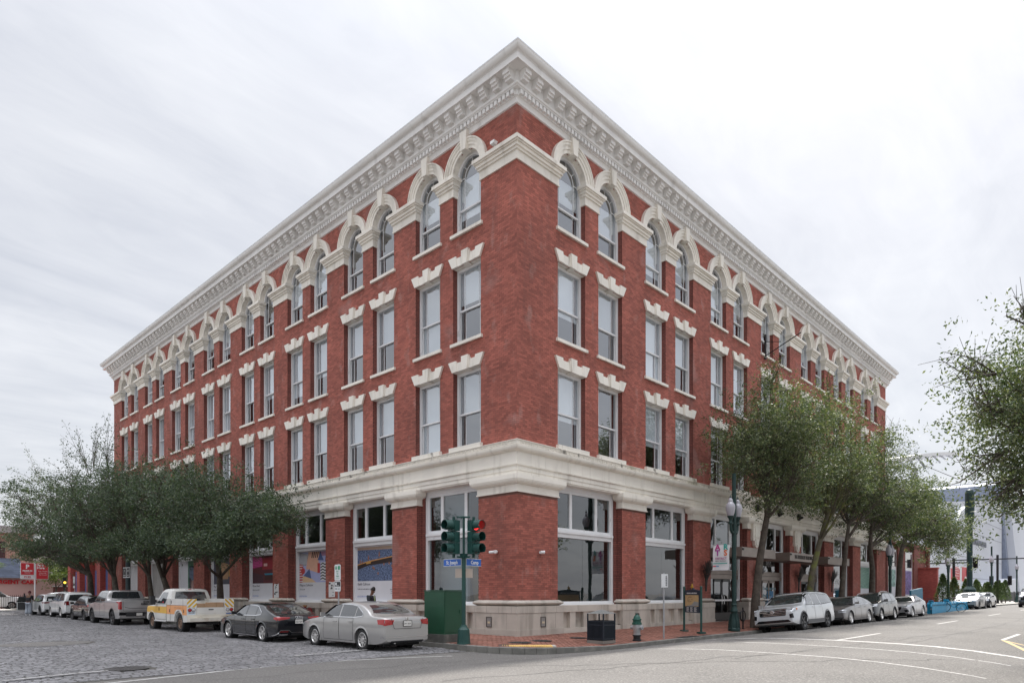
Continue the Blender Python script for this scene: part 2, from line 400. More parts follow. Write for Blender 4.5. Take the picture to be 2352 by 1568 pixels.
sweep([(.25, 19.52), (.62, 19.52), (.62, 19.50), (.64, 19.50), (.64, 19.715), (.66, 19.72), (.66, 19.74)] + curve(.66, 19.74, .80, 19.915, 0, 8) + [(.81, 19.92), (.81, 19.945), (.77, 19.96)], 'cornice', M_CORN, 35)
sweep([(.77, 19.95), (.79, 19.965), (.79, 19.985), (-.3, 20.02)], 'cornice_cap', M_METALCAP)
def facade_runs():
    mb = MB(); mb.box(-.062, .062, -.11, 0, 0, .15); dent = mb.mesh('dentil', M_CORN)
    mb = MB()
    for (y, z0, z1) in ((-.30, .17, .335), (-.24, .09, .17), (-.17, .0, .09)): mb.box(-.14, .14, y, 0, z0, z1)
    modl = mb.mesh('modillion', M_CORN)
    k = MB()          # one unit of the running key pattern
    for (x0, x1, z0, z1) in ((0, .27, .10, .118), (0, .018, 0, .10), (.018, .19, 0, .018), (.172, .19, .018, .072), (.07, .172, .054, .072), (.252, .27, .0, .10)):
        k.box(x0, x1, -.022, 0, z0, z1)
    key = k.mesh('greek_key', M_STONEW)
    rest = MB(); nd = 0
    for F in (FC, FJ):
        r = rzf(F)
        for i in range(int((F.L+.2)/.2)):
            s = .02+.2*i; p = pt(F, s, .13, 18.825)
            if s < 30.2: ob('dentil', dent, BLD, p, r); nd += 1
            else: fbox(rest, F, s-.062, s+.062, .13, .24, 18.825, 18.975)
        n = int(F.L/.615)
        for i in range(n+1): ob('modillion', modl, BLD, pt(F, .02+i*F.L/n, .25, 19.185), r)
        for i in range(int(F.L/.30)):
            p = pt(F, .02+.30*i + (.27 if F.s == 'J' else 0), .15, 6.78)
            ob('greek_key', key, BLD, p, r)
        n = int(round(F.L/.74)); L = F.L/n; g = .004
        for nm, d0, d1, z0, z1, mm in (('frieze_block', .02, .036, 6.125, 6.54, M_STONE),):
            mb = MB(); mb.box(0, L-g, -(d1), -d0, z0, z1); me = mb.mesh(nm, mm)
            for i in range(n):
                ob(nm, me, BLD, pt(F, i*L+(0 if F.s == 'C' else L-g), random.uniform(-.003, .003), 0), r)
        mb = MB(); mb.box(0, L-g, -.036, -.02, 5.75, 5.882); mb.box(0, L-g, -.061, -.02, 5.894, 6.04); me = mb.mesh('fascia_block', M_STONE)
        for i in range(n): ob('fascia_block', me, BLD, pt(F, i*L+(0 if F.s == 'C' else L-g), random.uniform(-.002, .002), 0), r)
    tag(rest.build('far_dentils', M_CORN, BLD), kind='stuff')
facade_runs()
# ---- upper windows
def arcband(mb, cz, r0, r1, y0, y1, n=14, a0=0., a1=pi, cx=0.):
    for i in range(n):
        t0, t1 = a0+(a1-a0)*i/n, a0+(a1-a0)*(i+1)/n
        P = lambda r, t, y: (cx+r*cos(t), y, cz+r*sin(t))
        mb.hexa([P(r0, t0, y0), P(r1, t0, y0), P(r1, t1, y0), P(r0, t1, y0)], [P(r0, t0, y1), P(r1, t0, y1), P(r1, t1, y1), P(r0, t1, y1)])
def window_set(w, h, arch):
    D = {}; a = w/2; H = h + (a if arch else 0)
    f = MB(); c = .105
    for y0, y1, t in ((.20, .235, c), (.235, .27, c*.72), (.27, .38, c*.5)):
        f.box(-a, -a+t, y0, y1, 0, h); f.box(a-t, a, y0, y1, 0, h); f.box(-a+t, a-t, y0, y1, 0, t*.6)
        if arch: arcband(f, h, a-t, a, y0, y1)
        else: f.box(-a+t, a-t, y0, y1, h-t, h)
    D['frame'] = f.mesh('window', M_FRAME)
    i = a-c*.5; zm = h*.455; b = .055
    lo = MB(); y0, y1 = .315, .355
    lo.box(-i, -i+b, y0, y1, .05, zm+.02); lo.box(i-b, i, y0, y1, .05, zm+.02); lo.box(-i+b, i-b, y0, y1, .05, .14); lo.box(-i+b, i-b, y0, y1, zm-.03, zm+.02)
    for x in (-.56*i, .56*i): lo.box(x-.012, x+.012, y0+.008, y1-.008, .14, zm-.03)
    D['lower_sash'] = lo.mesh('lower_sash', M_FRAME)
    up = MB(); y0, y1 = .265, .305; zt = h if arch else h-.05
    up.box(-i, -i+b, y0, y1, zm-.03, zt); up.box(i-b, i, y0, y1, zm-.03, zt); up.box(-i, i, y0-.012, y1, zm-.04, zm+.02)
    for x in (-i, i-b): up.prism([(x, zm-.04), (x+b, zm-.04), (x+b*.7, zm-.15), (x+b*.3, zm-.15)], y0, y1)
    for x in (-.56*i, .56*i): up.box(x-.012, x+.012, y0+.008, y1-.008, zm+.02, zt if arch else zt-b)
    if arch:
        arcband(up, h, i-b, i, y0, y1); arcband(up, h, .56*i-.012, .56*i+.012, y0+.008, y1-.008)
        for t in (pi*.25, pi*.5, pi*.75):
            p0 = Vector((.56*i*cos(t), (y0+y1)/2, h+.56*i*sin(t))); p1 = Vector(((i-b)*cos(t), (y0+y1)/2, h+(i-b)*sin(t))); up.tube([p0, p1], .012, 4)
        up.box(-i, -.56*i, y0+.008, y1-.008, h-.012, h+.012); up.box(.56*i, i, y0+.008, y1-.008, h-.012, h+.012)
    else: up.box(-i+b, i-b, y0, y1, zt-b, zt)
    D['upper_sash'] = up.mesh('upper_sash', M_FRAME)
    g = MB(); g.quad((-i+b, .335, .12), (i-b, .335, .12), (i-b, .335, zm), (-i+b, .335, zm)); D['lower_pane'] = g.mesh('pane', M_GLASS)
    g = MB()
    if arch: g.add([(-i+.02, .285, zm), (i-.02, .285, zm)] + [((i-.02)*cos(pi*k/14), .285, h+(i-.02)*sin(pi*k/14)) for k in range(15)], [tuple(range(17))])
    else: g.quad((-i+b, .285, zm), (i-b, .285, zm), (i-b, .285, zt-.01), (-i+b, .285, zt-.01))
    D['upper_pane'] = g.mesh('pane', M_GLASS)
    D['dim'] = (i, zm, h, arch, a)
    return D
def lintel_set(w):
    a = w/2; e = MB()
    D = {}
    m = MB(); m.prism([(-a+.30, 0), (-.12, 0), (-.12, .325), (-a+.22, .325)], -.062, .3); m.prism([(.12, 0), (a-.30, 0), (a-.22, .325), (.12, .325)], -.062, .3)
    D['lintel'] = m.mesh('lintel', M_STONE)
    for nm, sg in (('L', -1), ('R', 1)):
        m = MB(); m.prism([(sg*a, 0), (sg*(a-.297), 0), (sg*(a-.217), .41), (sg*(a+.21), .41)], -.082, .3); D[nm] = m.mesh('end_block', M_STONE)
    m = MB(); m.prism([(-.125, -.03), (.125, -.03), (.185, .49), (-.185, .49)], -.13, .295); m.prism([(-.165, -.0), (.165, .0), (.235, .40), (-.235, .40)], -.09, .29)
    D['key'] = m.mesh('keystone', M_STONE); return D
def sill_mesh(w, kind):
    m = MB()
    if kind: m.box(-w/2-.11, w/2+.11, -.14, .33, -.19, -.01); m.box(-w/2-.02, w/2+.02, -.05, .33, -.012, .012)
    else: m.box(-w/2-.11, w/2+.11, -.085, .33, -.115, 0)
    return m.mesh('sill', M_STONEW if kind else M_STONE)
def arch_set(F):
    D = {}; m = MB(); r0 = F.w/2; r1 = F.pitch/2-.012; k = (r1-r0)
    m2 = [(r0, r0+.32*k, -.055, .21), (r0+.32*k, r0+.58*k, -.085, .1), (r0+.58*k, r0+.66*k, -.105, .1), (r0+.66*k, r1-.05, -.12, .05), (r1-.05, r1, -.15, .05)]
    for a, b, y0, y1 in m2: arcband(m, 0, a, b, y0, y1, 20)
    D['arch'] = m.mesh('window_arch', M_STONE)
    m = MB(); m.prism([(-.125, r0-.07), (.125, r0-.07), (.195, 1.38), (-.195, 1.38)], -.20, .12); D['key'] = m.mesh('keystone', M_STONE); return D
def upper(F):
    r = rzf(F); LS = lintel_set(F.w); AS = arch_set(F)
    for ri, (z0, z1) in enumerate(ROWS):
        WS = window_set(F.w, z1-z0, ri == 2); SM = sill_mesh(F.w, ri == 0)
        for ci, c in enumerate(F.cs):
            p = pt(F, c, 0, z0)
            w = ob('window', WS['frame'], BLD, p, r)
            for nm, key in (('lower_sash', 'lower_sash'), ('upper_sash', 'upper_sash'), ('pane', 'lower_pane'), ('pane', 'upper_pane')): ob(nm, WS[key], w)
            ob('sill', SM, w)
            i, zm, h, ar, a = WS['dim']
            # roller blinds, mostly drawn behind the upper sash
            u = random.random()
            drop = (random.choice((.55, .97, .62, .8, .97, .97, .45)) if ri == 1 else (random.choice((.55, .55, .58, .97)) if ri == 0 and F.s == 'J' else (random.choice((0, 0, .62)) if ri == 0 else 0)))
            top = h-.05
            if ri == 2: drop = random.choice((.42, .3, .72, .55, 0)); top = h
            if drop:
                b = MB(); zb = top-drop*(h-.1); b.box(-i+.01, i-.01, .372, .376, zb, top); b.box(-i+.01, i-.01, .366, .382, zb-.03, zb); b.build('blind', M_BLIND, w)
            if ri < 2:
                l = ob('lintel', LS['lintel'], BLD, pt(F, c, 0, z1), r)
                for q in ('L', 'R'): ob('end_block', LS[q], l)
                ob('keystone', LS['key'], l)
            else:
                l = ob('window_arch', AS['arch'], BLD, pt(F, c, 0, z1), r); ob('keystone', AS['key'], l)
    # impost blocks between the arches
    zz = ((16.68, 16.73, .05), (16.73, 17.0, .035), (17.0, 17.09, .09), (17.09, 17.2, .14), (17.2, 17.25, .19), (17.25, 17.38, .24))
    for j in range(len(F.cs)-1):
        s0, s1 = F.cs[j]+F.w/2, F.cs[j+1]-F.w/2; m = MB(); c = (s0+s1)/2; hw = (s1-s0)/2
        for a, b, d in zz: m.box(-hw-d, hw+d, -d, .22, a, b)
        m.build('impost_block', M_STONE, BLD, pt(F, c, 0, 0), r)
    m = MB()
    for a, b, d in zz: fbox(m, F, F.cs[-1]+F.w/2-d, F.L+d, -.22, d, a, b)
    m.build('impost_block', M_STONE, BLD)
for F in (FC, FJ): upper(F)
m = MB()
for a, b, d in ((16.68, 16.73, .05), (16.73, 17.0, .035), (17.0, 17.09, .09), (17.09, 17.2, .14), (17.2, 17.25, .19), (17.25, 17.38, .24)):
    m.prismz([(-d, -d), (FC.cs[0]-FC.w/2+d, -d), (FC.cs[0]-FC.w/2+d, .22), (.22, .22), (.22, FJ.cs[0]-FJ.w/2+d), (-d, FJ.cs[0]-FJ.w/2+d)], a, b)
m.build('impost_block', M_STONE, BLD)
# ---- capitals, plinths, torus
def lshape(d0, s0, s1, a, b, m):   # round the corner pier
    m.prismz([(-d0, -d0), (s0+d0, -d0), (s0+d0, .25), (.25, .25), (.25, s1+d0), (-d0, s1+d0)], a, b)
CAP = ((5.14, 5.19, .06), (5.19, 5.42, .035), (5.42, 5.455, .10), (5.455, 5.49, .16), (5.49, 5.53, .20), (5.53, 5.575, .22), (5.575, 5.735, .235))
PL = ((-.35, .33, .17), (.33, .905, .15), (.912, 1.155, .165))
TOR = tuple((1.16+.2*i/8, 1.16+.2*(i+1)/8, .05+.11*sin(pi*(i+.5)/8)) for i in range(8))
def piers():
    for F in (FC, FJ):
        for i, (a, b) in enumerate(F.piers):
            if i == 0: continue
            m = MB()
            for z0, z1, d in CAP: fbox(m, F, a-d, b+d, -.3, d, z0, z1)
            m.build('capital', M_STONE, BLD)
            m = MB()
            for z0, z1, d in PL: fbox(m, F, a-d, b+d, -.5, d, z0, z1)
            m.build('plinth', M_LIME, BLD)
            m = MB()
            n = 9; prof = [(.03+.13*sin(pi*k/n), 1.16+.2*k/n) for k in range(n+1)]
            for k in range(n):
                (d0, z0), (d1, z1) = prof[k], prof[k+1]
                lo = [pt(F, a-d0, -.3, z0), pt(F, a-d0, d0, z0), pt(F, b+d0, d0, z0), pt(F, b+d0, -.3, z0)]
                hi = [pt(F, a-d1, -.3, z1), pt(F, a-d1, d1, z1), pt(F, b+d1, d1, z1), pt(F, b+d1, -.3, z1)]
                m.add(lo+hi, [(0, 1, 5, 4), (1, 2, 6, 5), (2, 3, 7, 6)])
            m.build('torus_base', M_LIME, BLD, smooth=50, weld=True)
    m = MB()
    for z0, z1, d in CAP: lshape(d, FC.g0, FJ.g0, z0, z1, m)
    m.build('capital', M_STONE, BLD)
    m = MB()
    for z0, z1, d in PL: lshape(d, FC.g0, FJ.g0, z0, z1, m)
    m.build('plinth', M_LIME, BLD)
    m = MB(); n = 9; prof = [(.03+.13*sin(pi*k/n), 1.16+.2*k/n) for k in range(n+1)]
    for k in range(n):
        P = lambda d, z: [(FC.g0+d, .3, z), (FC.g0+d, -d, z), (-d, -d, z), (-d, FJ.g0+d, z), (.3, FJ.g0+d, z)]
        m.add(P(*prof[k])+P(*prof[k+1]), [(j, j+1, j+6, j+5) for j in range(4)])
    m.build('torus_base', M_LIME, BLD, smooth=50, weld=True)
    # joints of the plinth stones and the little uplighter niches
    mj = MB(); M_JOINT = mat('stone_joint', (.16, .145, .125), .9, var=0)
    for F in (FC, FJ):
        for i, (a, b) in enumerate(F.piers):
            for s in np.arange(a+.35, b, .78): fbox(mj, F, s-.003, s+.003, .1, .152, .335, .905)
            for s in np.arange(a+.1, b, .62): fbox(mj, F, s-.003, s+.003, .1, .167, .915, 1.15)
    mj.build('mortar_joint', M_JOINT, BLD)
    mn = mat('niche_metal', (.14, .13, .12), .5, .6); ml = mat('niche_lens', (.62, .52, .36), .35)
    for F in (FC, FJ):
        for i, (a, b) in enumerate(F.piers):
            c = 1.22 if i == 0 else (a+b)/2
            if F.s == 'C' and 2 <= i <= 5 or i > 5: continue
            m = MB(); q = lambda *k: fbox(m, F, *k)
            for k in ((c-.14, c+.14, .15, .172, .40, .43), (c-.14, c+.14, .15, .172, .74, .77), (c-.14, c-.115, .15, .172, .43, .74), (c+.115, c+.14, .15, .172, .43, .74)): q(*k)
            o = m.build('uplighter', mn, BLD)
            m = MB(); fbox(m, F, c-.115, c+.115, .15, .157, .43, .74); m.build('lens', mat('niche_back', (.33, .32, .31), .4, .5), o)
            m = MB(); fbox(m, F, c-.06, c+.06, .157, .17, .53, .60); m.build('lamp', ml, o)
piers()
# ---- dado between the piers: cap, dies, base
def dado():
    for F in (FC, FJ):
        for k, (a, b) in enumerate(F.open):
            if F.s == 'C' and 2 <= k <= 4: continue
            m = MB(); fbox(m, F, a-.02, b+.02, -.5, .06, -.35, .30); fbox(m, F, a-.02, b+.02, -.5, .07, .905, 1.155); fbox(m, F, a-.02, b+.02, -.5, -.09, .30, .905)
            n = 5
            for i in range(n+1):
                c = a+(b-a)*i/n; fbox(m, F, c-.17, c+.17, -.09, .05, .30, .905)
            m.build('dado', M_LIME, BLD)
            m = MB(); fbox(m, F, a, b, -.7, -.30, 1.155, 1.22); m.build('shop_sill', M_FRAME, BLD)
dado()
# ---- shop windows
def shopfront(F, k, low='glass'):
    a, b = F.open[k]; a += .13; b -= .13; r = rzf(F); c = (a+b)/2; w = b-a; hw = w/2
    root = None
    m = MB(); y0, y1 = .36, .52
    m.box(-hw, -hw+.13, y0, y1, 1.2, 5.72); m.box(hw-.13, hw, y0, y1, 1.2, 5.72)
    m.box(-hw+.13, hw-.13, y0, y1, 5.55, 5.72); m.box(-hw+.13, hw-.13, y0-.04, y1, 3.74, 3.95); m.box(-hw+.10, hw-.10, y0-.09, y1, 3.90, 3.99); m.box(-hw+.13, hw-.13, y0, y1, 1.2, 1.29)
    o = m.build('shop_window', M_FRAME, BLD, pt(F, c, 0, 0), r)
    i = hw-.13; xs = (-i, -i*.45, i*.45, i)
    for j in range(3):
        x0, x1 = xs[j], xs[j+1]; m = MB()
        for q in ((x0, x0+.075, 3.99, 5.55), (x1-.075, x1, 3.99, 5.55), (x0+.075, x1-.075, 5.45, 5.55), (x0+.075, x1-.075, 3.99, 4.11)): m.box(q[0], q[1], y0+.03, y1-.02, q[2], q[3])
        m.build('transom_light', M_FRAME, o)
        m = MB(); m.quad((x0+.07, .44, 4.1), (x1-.07, .44, 4.1), (x1-.07, .44, 5.5), (x0+.07, .44, 5.5)); m.build('pane', M_SHOP, o)
    if low == 'glass':
        nn = 2 if F.s == 'C' else 1
        for j in range(nn):
            x0, x1 = -i+2*i*j/nn, -i+2*i*(j+1)/nn
            m = MB(); m.quad((x0+.006, .46, 1.29), (x1-.006, .46, 1.29), (x1-.006, .46, 3.74), (x0+.006, .46, 3.74)); m.build('pane', M_SHOP, o)
    return o, i
SHOP = {}
for k in (0, 1, 5, 6): SHOP['C', k] = shopfront(FC, k, 'glass' if k in (0, 1, 5) else 'poster')
for k in range(8): SHOP['J', k] = shopfront(FJ, k, 'glass' if k == 0 else 'poster')
for k in (2, 3, 4): SHOP['C', k] = shopfront(FC, k, 'door')
# ---- floors, inner walls and roof
def shell():
    m = MB(); LX, LY = FC.L, FJ.L
    for z in (5.85, 10.35, 14.35): m.prismz([(.45, .45), (LX-.3, .45), (LX-.3, 9), (9, 9), (9, LY-.3), (.45, LY-.3)], z, z+.35)
    m.build('floor_slab', M_INT, BLD)
    m = MB(); m.box(.1, LX-.2, .1, LY-.2, 18.55, 18.9); m.build('roof', M_ROOF, BLD)
    m = MB(); m.box(7, LX-.3, 7.0, 7.2, 0, 18.5); m.box(7, 7.2, 7.2, LY-.3, 0, 18.5)
    for F in (FC, FJ):
        for k in range(1, F.n):
            s = F.piers[k][0]+.8; fbox(m, F, s-.06, s+.06, -7.0, -2.2 if k % 2 else -.5, 5.9, 18.5)
            if k > 0: fbox(m, F, s-.06, s+.06, -7.0, -.6, 0, 5.85)
    m.build('inner_wall', M_INT, BLD)
    m = MB(); m.prismz([(.3, .3), (LX-.3, .3), (LX-.3, 7), (7, 7), (7, LY-.3), (.3, LY-.3)], .2, .6); m.build('shop_floor', M_DARK, BLD)
    m = MB(); m.box(LX-.02, LX-.3, .02, LY, 0, 18.6); m.box(.02, LX, LY-.3, LY-.02, 0, 18.6)
    m.build('party_wall', M_JAMB, BLD)
    m = MB()    # soffits over the shop bays
    for F in (FC, FJ):
        for a, b in F.open: fbox(m, F, a, b, -.55, .0, 5.70, 5.742)
    m.build('soffit', M_STONE, BLD)
shell()
# ================================================================ ground
M_ASPH = mat('asphalt', (.122, .115, .107), .9, var=.16, scale=.35, bump=.7, bscale=120, stain=[(22, .50, .68, (.30, .285, .265), .55), (30, .56, .70, (.045, .043, .042), .55), (.12, .55, .7, (.15, .145, .14), .45), (1.6, .66, .74, (.10, .10, .10), .35)])
M_COBJ = mat('cobble_joint', (.075, .07, .06), .95, var=.2)
M_COB = mat('granite_cobble', (.19, .185, .19), .62, var=.18, scale=.6, island=.2, bump=.15, bscale=30, stain=[(.5, .6, .75, (.10, .10, .105), .5)])
M_PAVE = mat('sidewalk_brick', (.24, .105, .075), .85, var=.18, scale=.7, island=.22, bump=.2, bscale=40, stain=[(.8, .58, .72, (.10, .055, .045), .55)])
M_CURB = mat('granite_curb', (.17, .165, .15), .85, var=.25, scale=2.5, bump=.4, bscale=25, stain=[(4, .6, .7, (.32, .30, .26), .5)])
M_PAVEBED = mat('sidewalk_joint', (.10, .06, .05), .95, var=.2)
M_CONC = mat('concrete_pavement', (.38, .36, .33), .85, var=.12, scale=.8, bump=.2, bscale=40)
M_LINE = mat('road_paint', (.37, .36, .345), .7, var=.15, scale=4, stain=[(9, .50, .62, (.20, .19, .185), .8)])
M_YEL = mat('yellow_paint', (.42, .29, .10), .7, var=.12, scale=4, stain=[(7, .56, .66, (.27, .25, .2), .6)])
def axis(lo, hi, pts):
    a = [lo]; s = 400.
    return sorted(set([lo, -220, -120, -70, -45] + list(pts) + [75, 95, 130, 220, hi]))
def road():
    xs = np.array(axis(-900, 900, np.arange(-30, 62, 1.0))); ys = np.array(axis(-900, 900, np.concatenate((np.arange(-30, -16, 2.0), np.arange(-16, 1, .35), np.arange(1, 62, 3.0)))))
    X, Y = np.meshgrid(xs, ys); Z = zr(X, Y); V = np.stack((X, Y, Z), -1).reshape(-1, 3)
    nx, ny = len(xs), len(ys); i = np.arange(nx-1)[None]+nx*np.arange(ny-1)[:, None]
    F = np.stack((i, i+1, i+1+nx, i+nx), -1).reshape(-1, 4)
    structure(ob('asphalt_road', npmesh('asphalt_road', V, F, M_ASPH, True)))
road()
def curb_path():
    P = [(CURB_J, y) for y in np.arange(60, 0, -1.5)] + [(CURB_J, CURB_C+CURB_R)]
    c = (CURB_J+CURB_R, CURB_C+CURB_R)
    P += [(c[0]-CURB_R*cos(t), c[1]-CURB_R*sin(t)) for t in np.linspace(0, pi/2, 9)[1:]]
    P += [(x, CURB_C) for x in np.arange(-1.0, 60, 1.2)]
    return P
CP = curb_path()
def pavement():
    # slab: wall line to curb, built as strips from curb points back to the building
    m = MB(); rows = []
    for (x, y) in CP:
        if y > CURB_C+CURB_R: q = (.3, y)
        elif x >= CURB_J+CURB_R: q = (max(x, .3) if x > .3 else .3, .3)
        else: q = (.3, .3)
        n = 5; rows.append([(x+(q[0]-x)*t, y+(q[1]-y)*t) for t in np.linspace(0, 1, n)])
    for i in range(len(rows)-1):
        for j in range(4):
            qd = [rows[i][j], rows[i+1][j], rows[i+1][j+1], rows[i][j+1]]
            if len(set((round(a, 4), round(b, 4)) for a, b in qd)) < 4:
                u = []; [u.append(p) for p in qd if p not in u]; qd = u
            if len(qd) > 2: m.add([(a, b, zsf(a, b)-.012) for a, b in qd], [tuple(range(len(qd)))])
    pv = structure(m.build('sidewalk', M_PAVEBED))
    # curb stones
    cb = MB(); 
    root = structure(ob('curb', None))
    def stone(p, q):
        d = Vector((q[0]-p[0], q[1]-p[1], 0)); L = d.length; d.normalize(); n = Vector((d.y, -d.x, 0))
        ins = Vector((0.5*(p[0]+q[0])-2, .5*(p[1]+q[1])-2, 0))
        # inward normal points to the building
        mid = Vector((.5*(p[0]+q[0]), .5*(p[1]+q[1]), 0))
        if n.dot(Vector((3, 3, 0))-mid) < 0: n = -n
        zt0, zt1 = zsf(*p), zsf(*q); w = .17; g = .006
        a = Vector((p[0], p[1], 0))+d*g; b = Vector((q[0], q[1], 0))-d*g
        up = lambda v, z: (v.x, v.y, z)
        j = random.uniform(-.006, .006)
        lo = [up(a, zt0-.5), up(b, zt1-.5), up(b+n*w, zt1-.5), up(a+n*w, zt0-.5)]
        hm = [up(a, zt0-.02+j), up(b, zt1-.02+j), up(b+n*w, zt1+j), up(a+n*w, zt0+j)]
        hi = [up(a+n*.018, zt0+j), up(b+n*.018, zt1+j), up(b+n*w, zt1+j), up(a+n*w, zt0+j)]
        mm = MB(); mm.add(lo+hm+[hi[0], hi[1]], [(0, 1, 5, 4), (4, 5, 9, 8), (8, 9, 6, 7), (2, 3, 7, 6), (0, 4, 8, 7, 3), (1, 2, 6, 9, 5)])
        mm.build('curb_stone', M_CURB, root)
    for i in range(len(CP)-1): stone(CP[i], CP[i+1])
    return pv
PV = pavement()
def pieces(name, parent, cand, hx, hy, h, zf, m, nsingle, zoff=0., top=.86, jit=.006, rough=.004):
    """pavers or cobbles: each with a raised, slightly tapered top; the nearest ones as objects, the rest joined"""
    C = np.array(cand); n = len(C)
    ca, sa = np.cos(C[:, 2]), np.sin(C[:, 2])
    z = zf(C[:, 0], C[:, 1]) + zoff + RNG.uniform(-jit, jit, n)
    dist = np.hypot(C[:, 0]-CAMX, C[:, 1]-CAMY); o = np.argsort(dist); sg = set(o[:nsingle].tolist())
    tx, ty = hx*top, hy*(1-(1-top)*hx/hy) if hy > hx*(1-top) else hy*.7
    base = [(-hx, -hy, -h), (hx, -hy, -h), (hx, hy, -h), (-hx, hy, -h), (-tx, -ty, 0), (tx, -ty, 0), (tx, ty, 0), (-tx, ty, 0)]
    f = [(4, 5, 6, 7), (0, 1, 5, 4), (1, 2, 6, 5), (2, 3, 7, 6), (3, 0, 4, 7)]
    me = bpy.data.meshes.new(name); me.from_pydata(base, [], f); me.materials.append(m)
    for i in list(o[:nsingle]):
        q = ob(name, me, parent, (C[i, 0], C[i, 1], z[i]), C[i, 2]); q.scale = (C[i, 3], C[i, 4], 1)
    keep = np.array([i not in sg for i in range(n)]); C, ca, sa, z = C[keep], ca[keep], sa[keep], z[keep]; n = len(C)
    B = np.array(base); V = np.zeros((n, 8, 3)); lx = B[None, :, 0]*C[:, 3:4]; ly = B[None, :, 1]*C[:, 4:5]
    tl = RNG.uniform(-rough, rough, (n, 8))*(B[None, :, 2] > -1e-6)
    V[:, :, 0] = C[:, 0:1] + lx*ca[:, None] - ly*sa[:, None]; V[:, :, 1] = C[:, 1:2] + lx*sa[:, None] + ly*ca[:, None]; V[:, :, 2] = z[:, None] + B[None, :, 2] + tl
    Fa = (np.array(f)[None]+8*np.arange(n)[:, None, None]).reshape(-1, 4)
    tag(ob(name+'_field', npmesh(name+'_field', V.reshape(-1, 3), Fa, m), parent), kind='stuff')
def in_view(x, y, mrg=2.5):
    dx, dy = x-CAMX, y-CAMY; d = dx*cos(YAW)+dy*sin(YAW); l = dx*sin(YAW)-dy*cos(YAW)
    return d > 1 and abs(l) < d*.78+mrg and d > 10.5
def inside_walk(x, y):
    if x > -.17 and y > -.17: return False
    if x < CURB_J+.19 or y < CURB_C+.19: return False
    cx, cy = CURB_J+CURB_R, CURB_C+CURB_R
    if x < cx and y < cy and math.hypot(x-cx, y-cy) > CURB_R-.19: return False
    return True
TACT = []
def paving():
    c = []
    for j, y in enumerate(np.arange(CURB_C+.25, 14, .108)):
        for x in np.arange(CURB_J+.25 + (.105 if j % 2 else 0), 26, .21):
            if inside_walk(x, y) and in_view(x, y, .5) and not (-4.0 < x-y*.0 < 0 and abs((x+2.62)*.707+(y+2.85)*.707) < .42 and abs((x+2.62)*.707-(y+2.85)*.707) < .78):
                c.append((x, y, 0, 1, 1))
    pieces('paver', PV, c, .101, .05, .02, zs, M_PAVE, 300, 0., .95, .0025, .0015)
    c = []
    for j, y in enumerate(np.arange(-1.95, 56, .118)):
        off = random.random()*.22; x = -22+off
        while x < CURB_J-.05:
            L = random.uniform(.15, .26)
            if x+L > CURB_J-.03: break
            if in_view(x, y, 1.5) and not (((x+11.9)/1.0)**2*.55+((y-9.0)/1.1)**2 < 1) and math.hypot(x+12.36, y+.36) > .5:
                wob = .05*sin(x*.7+y*.3)
                c.append((x+L/2, y+wob, random.uniform(-.03, .03), (L-.022)/.20, random.uniform(.92, 1.04)))
            x += L
    st = structure(ob('cobbled_street', None))
    pieces('cobble', st, c, .10, .052, .05, zr, M_COB, 300, .018, .88, .004, .003)
    m = MB(); xs = np.arange(-22, CURB_J+.01, 1.0); xs[-1] = CURB_J
    ys = np.arange(-2.05, 56, 1.5)
    for i in range(len(xs)-1):
        for j in range(len(ys)-1): m.quad(*[(a, b, zrf(a, b)+.004) for a, b in ((xs[i], ys[j]), (xs[i+1], ys[j]), (xs[i+1], ys[j+1]), (xs[i], ys[j+1]))])
    m.build('cobble_bed', M_COBJ, st)
    m = MB(); m.add([(-11.9+1.3*cos(t)*(1+.1*sin(3*t)), 9.0+1.08*sin(t), zrf(-12, 9)+.018) for t in np.linspace(0, 2*pi, 24)[:-1]], [tuple(range(23))]); structure(m.build('asphalt_patch', M_ASPH))
paving()
def strip(P, w, name, m, dz=.005, seg=.8):
    mb = MB(); L = []
    for a, b in zip(P[:-1], P[1:]):
        n = max(1, int(math.dist(a, b)/seg)); L += [(a[0]+(b[0]-a[0])*i/n, a[1]+(b[1]-a[1])*i/n) for i in range(n)]
    L.append(P[-1]); pts = []
    for i, p in enumerate(L):
        a, b = L[max(0, i-1)], L[min(len(L)-1, i+1)]; dx, dy = b[0]-a[0], b[1]-a[1]; q = math.hypot(dx, dy); nx, ny = -dy/q*w/2, dx/q*w/2
        pts.append(((p[0]+nx, p[1]+ny), (p[0]-nx, p[1]-ny)))
    for i in range(len(pts)-1): mb.quad(*[(q[0], q[1], zrf(*q)+dz) for q in (pts[i][0], pts[i+1][0], pts[i+1][1], pts[i][1])])
    return structure(mb.build(name, m))
strip([(4.75, -4.6), (5.3, -6.5), (5.5, -8.7), (5.35, -11.5), (5.0, -14.2)], .30, 'stop_line', M_LINE)
strip([(2.9, -4.6), (3.05, -7.5), (2.95, -10.5), (2.8, -14.2)], .105, 'crosswalk_line', M_LINE)
strip([(-.9, -4.3), (-.05, -7.5), (-.15, -10.5), (-.55, -14.2)], .105, 'crosswalk_line', M_LINE)
for a in (5.6, 19.3, 33, 47): strip([(a, -8.75), (a+4.6, -8.75)], .12, 'lane_line', M_LINE)
strip([(-15.5, -2.75), (-13.3, -2.5), (-10.9, -2.05), (-8.5, -1.97), (-5.4, -2.75)], .14, 'crosswalk_line', M_LINE)
strip([(-14.6, -1.1), (-13.3, -.72), (-12.8, -.70)], .10, 'crosswalk_line', M_LINE, .048)
strip([(-8.6, -.42), (-5.9, -.15)], .10, 'crosswalk_line', M_LINE, .048)
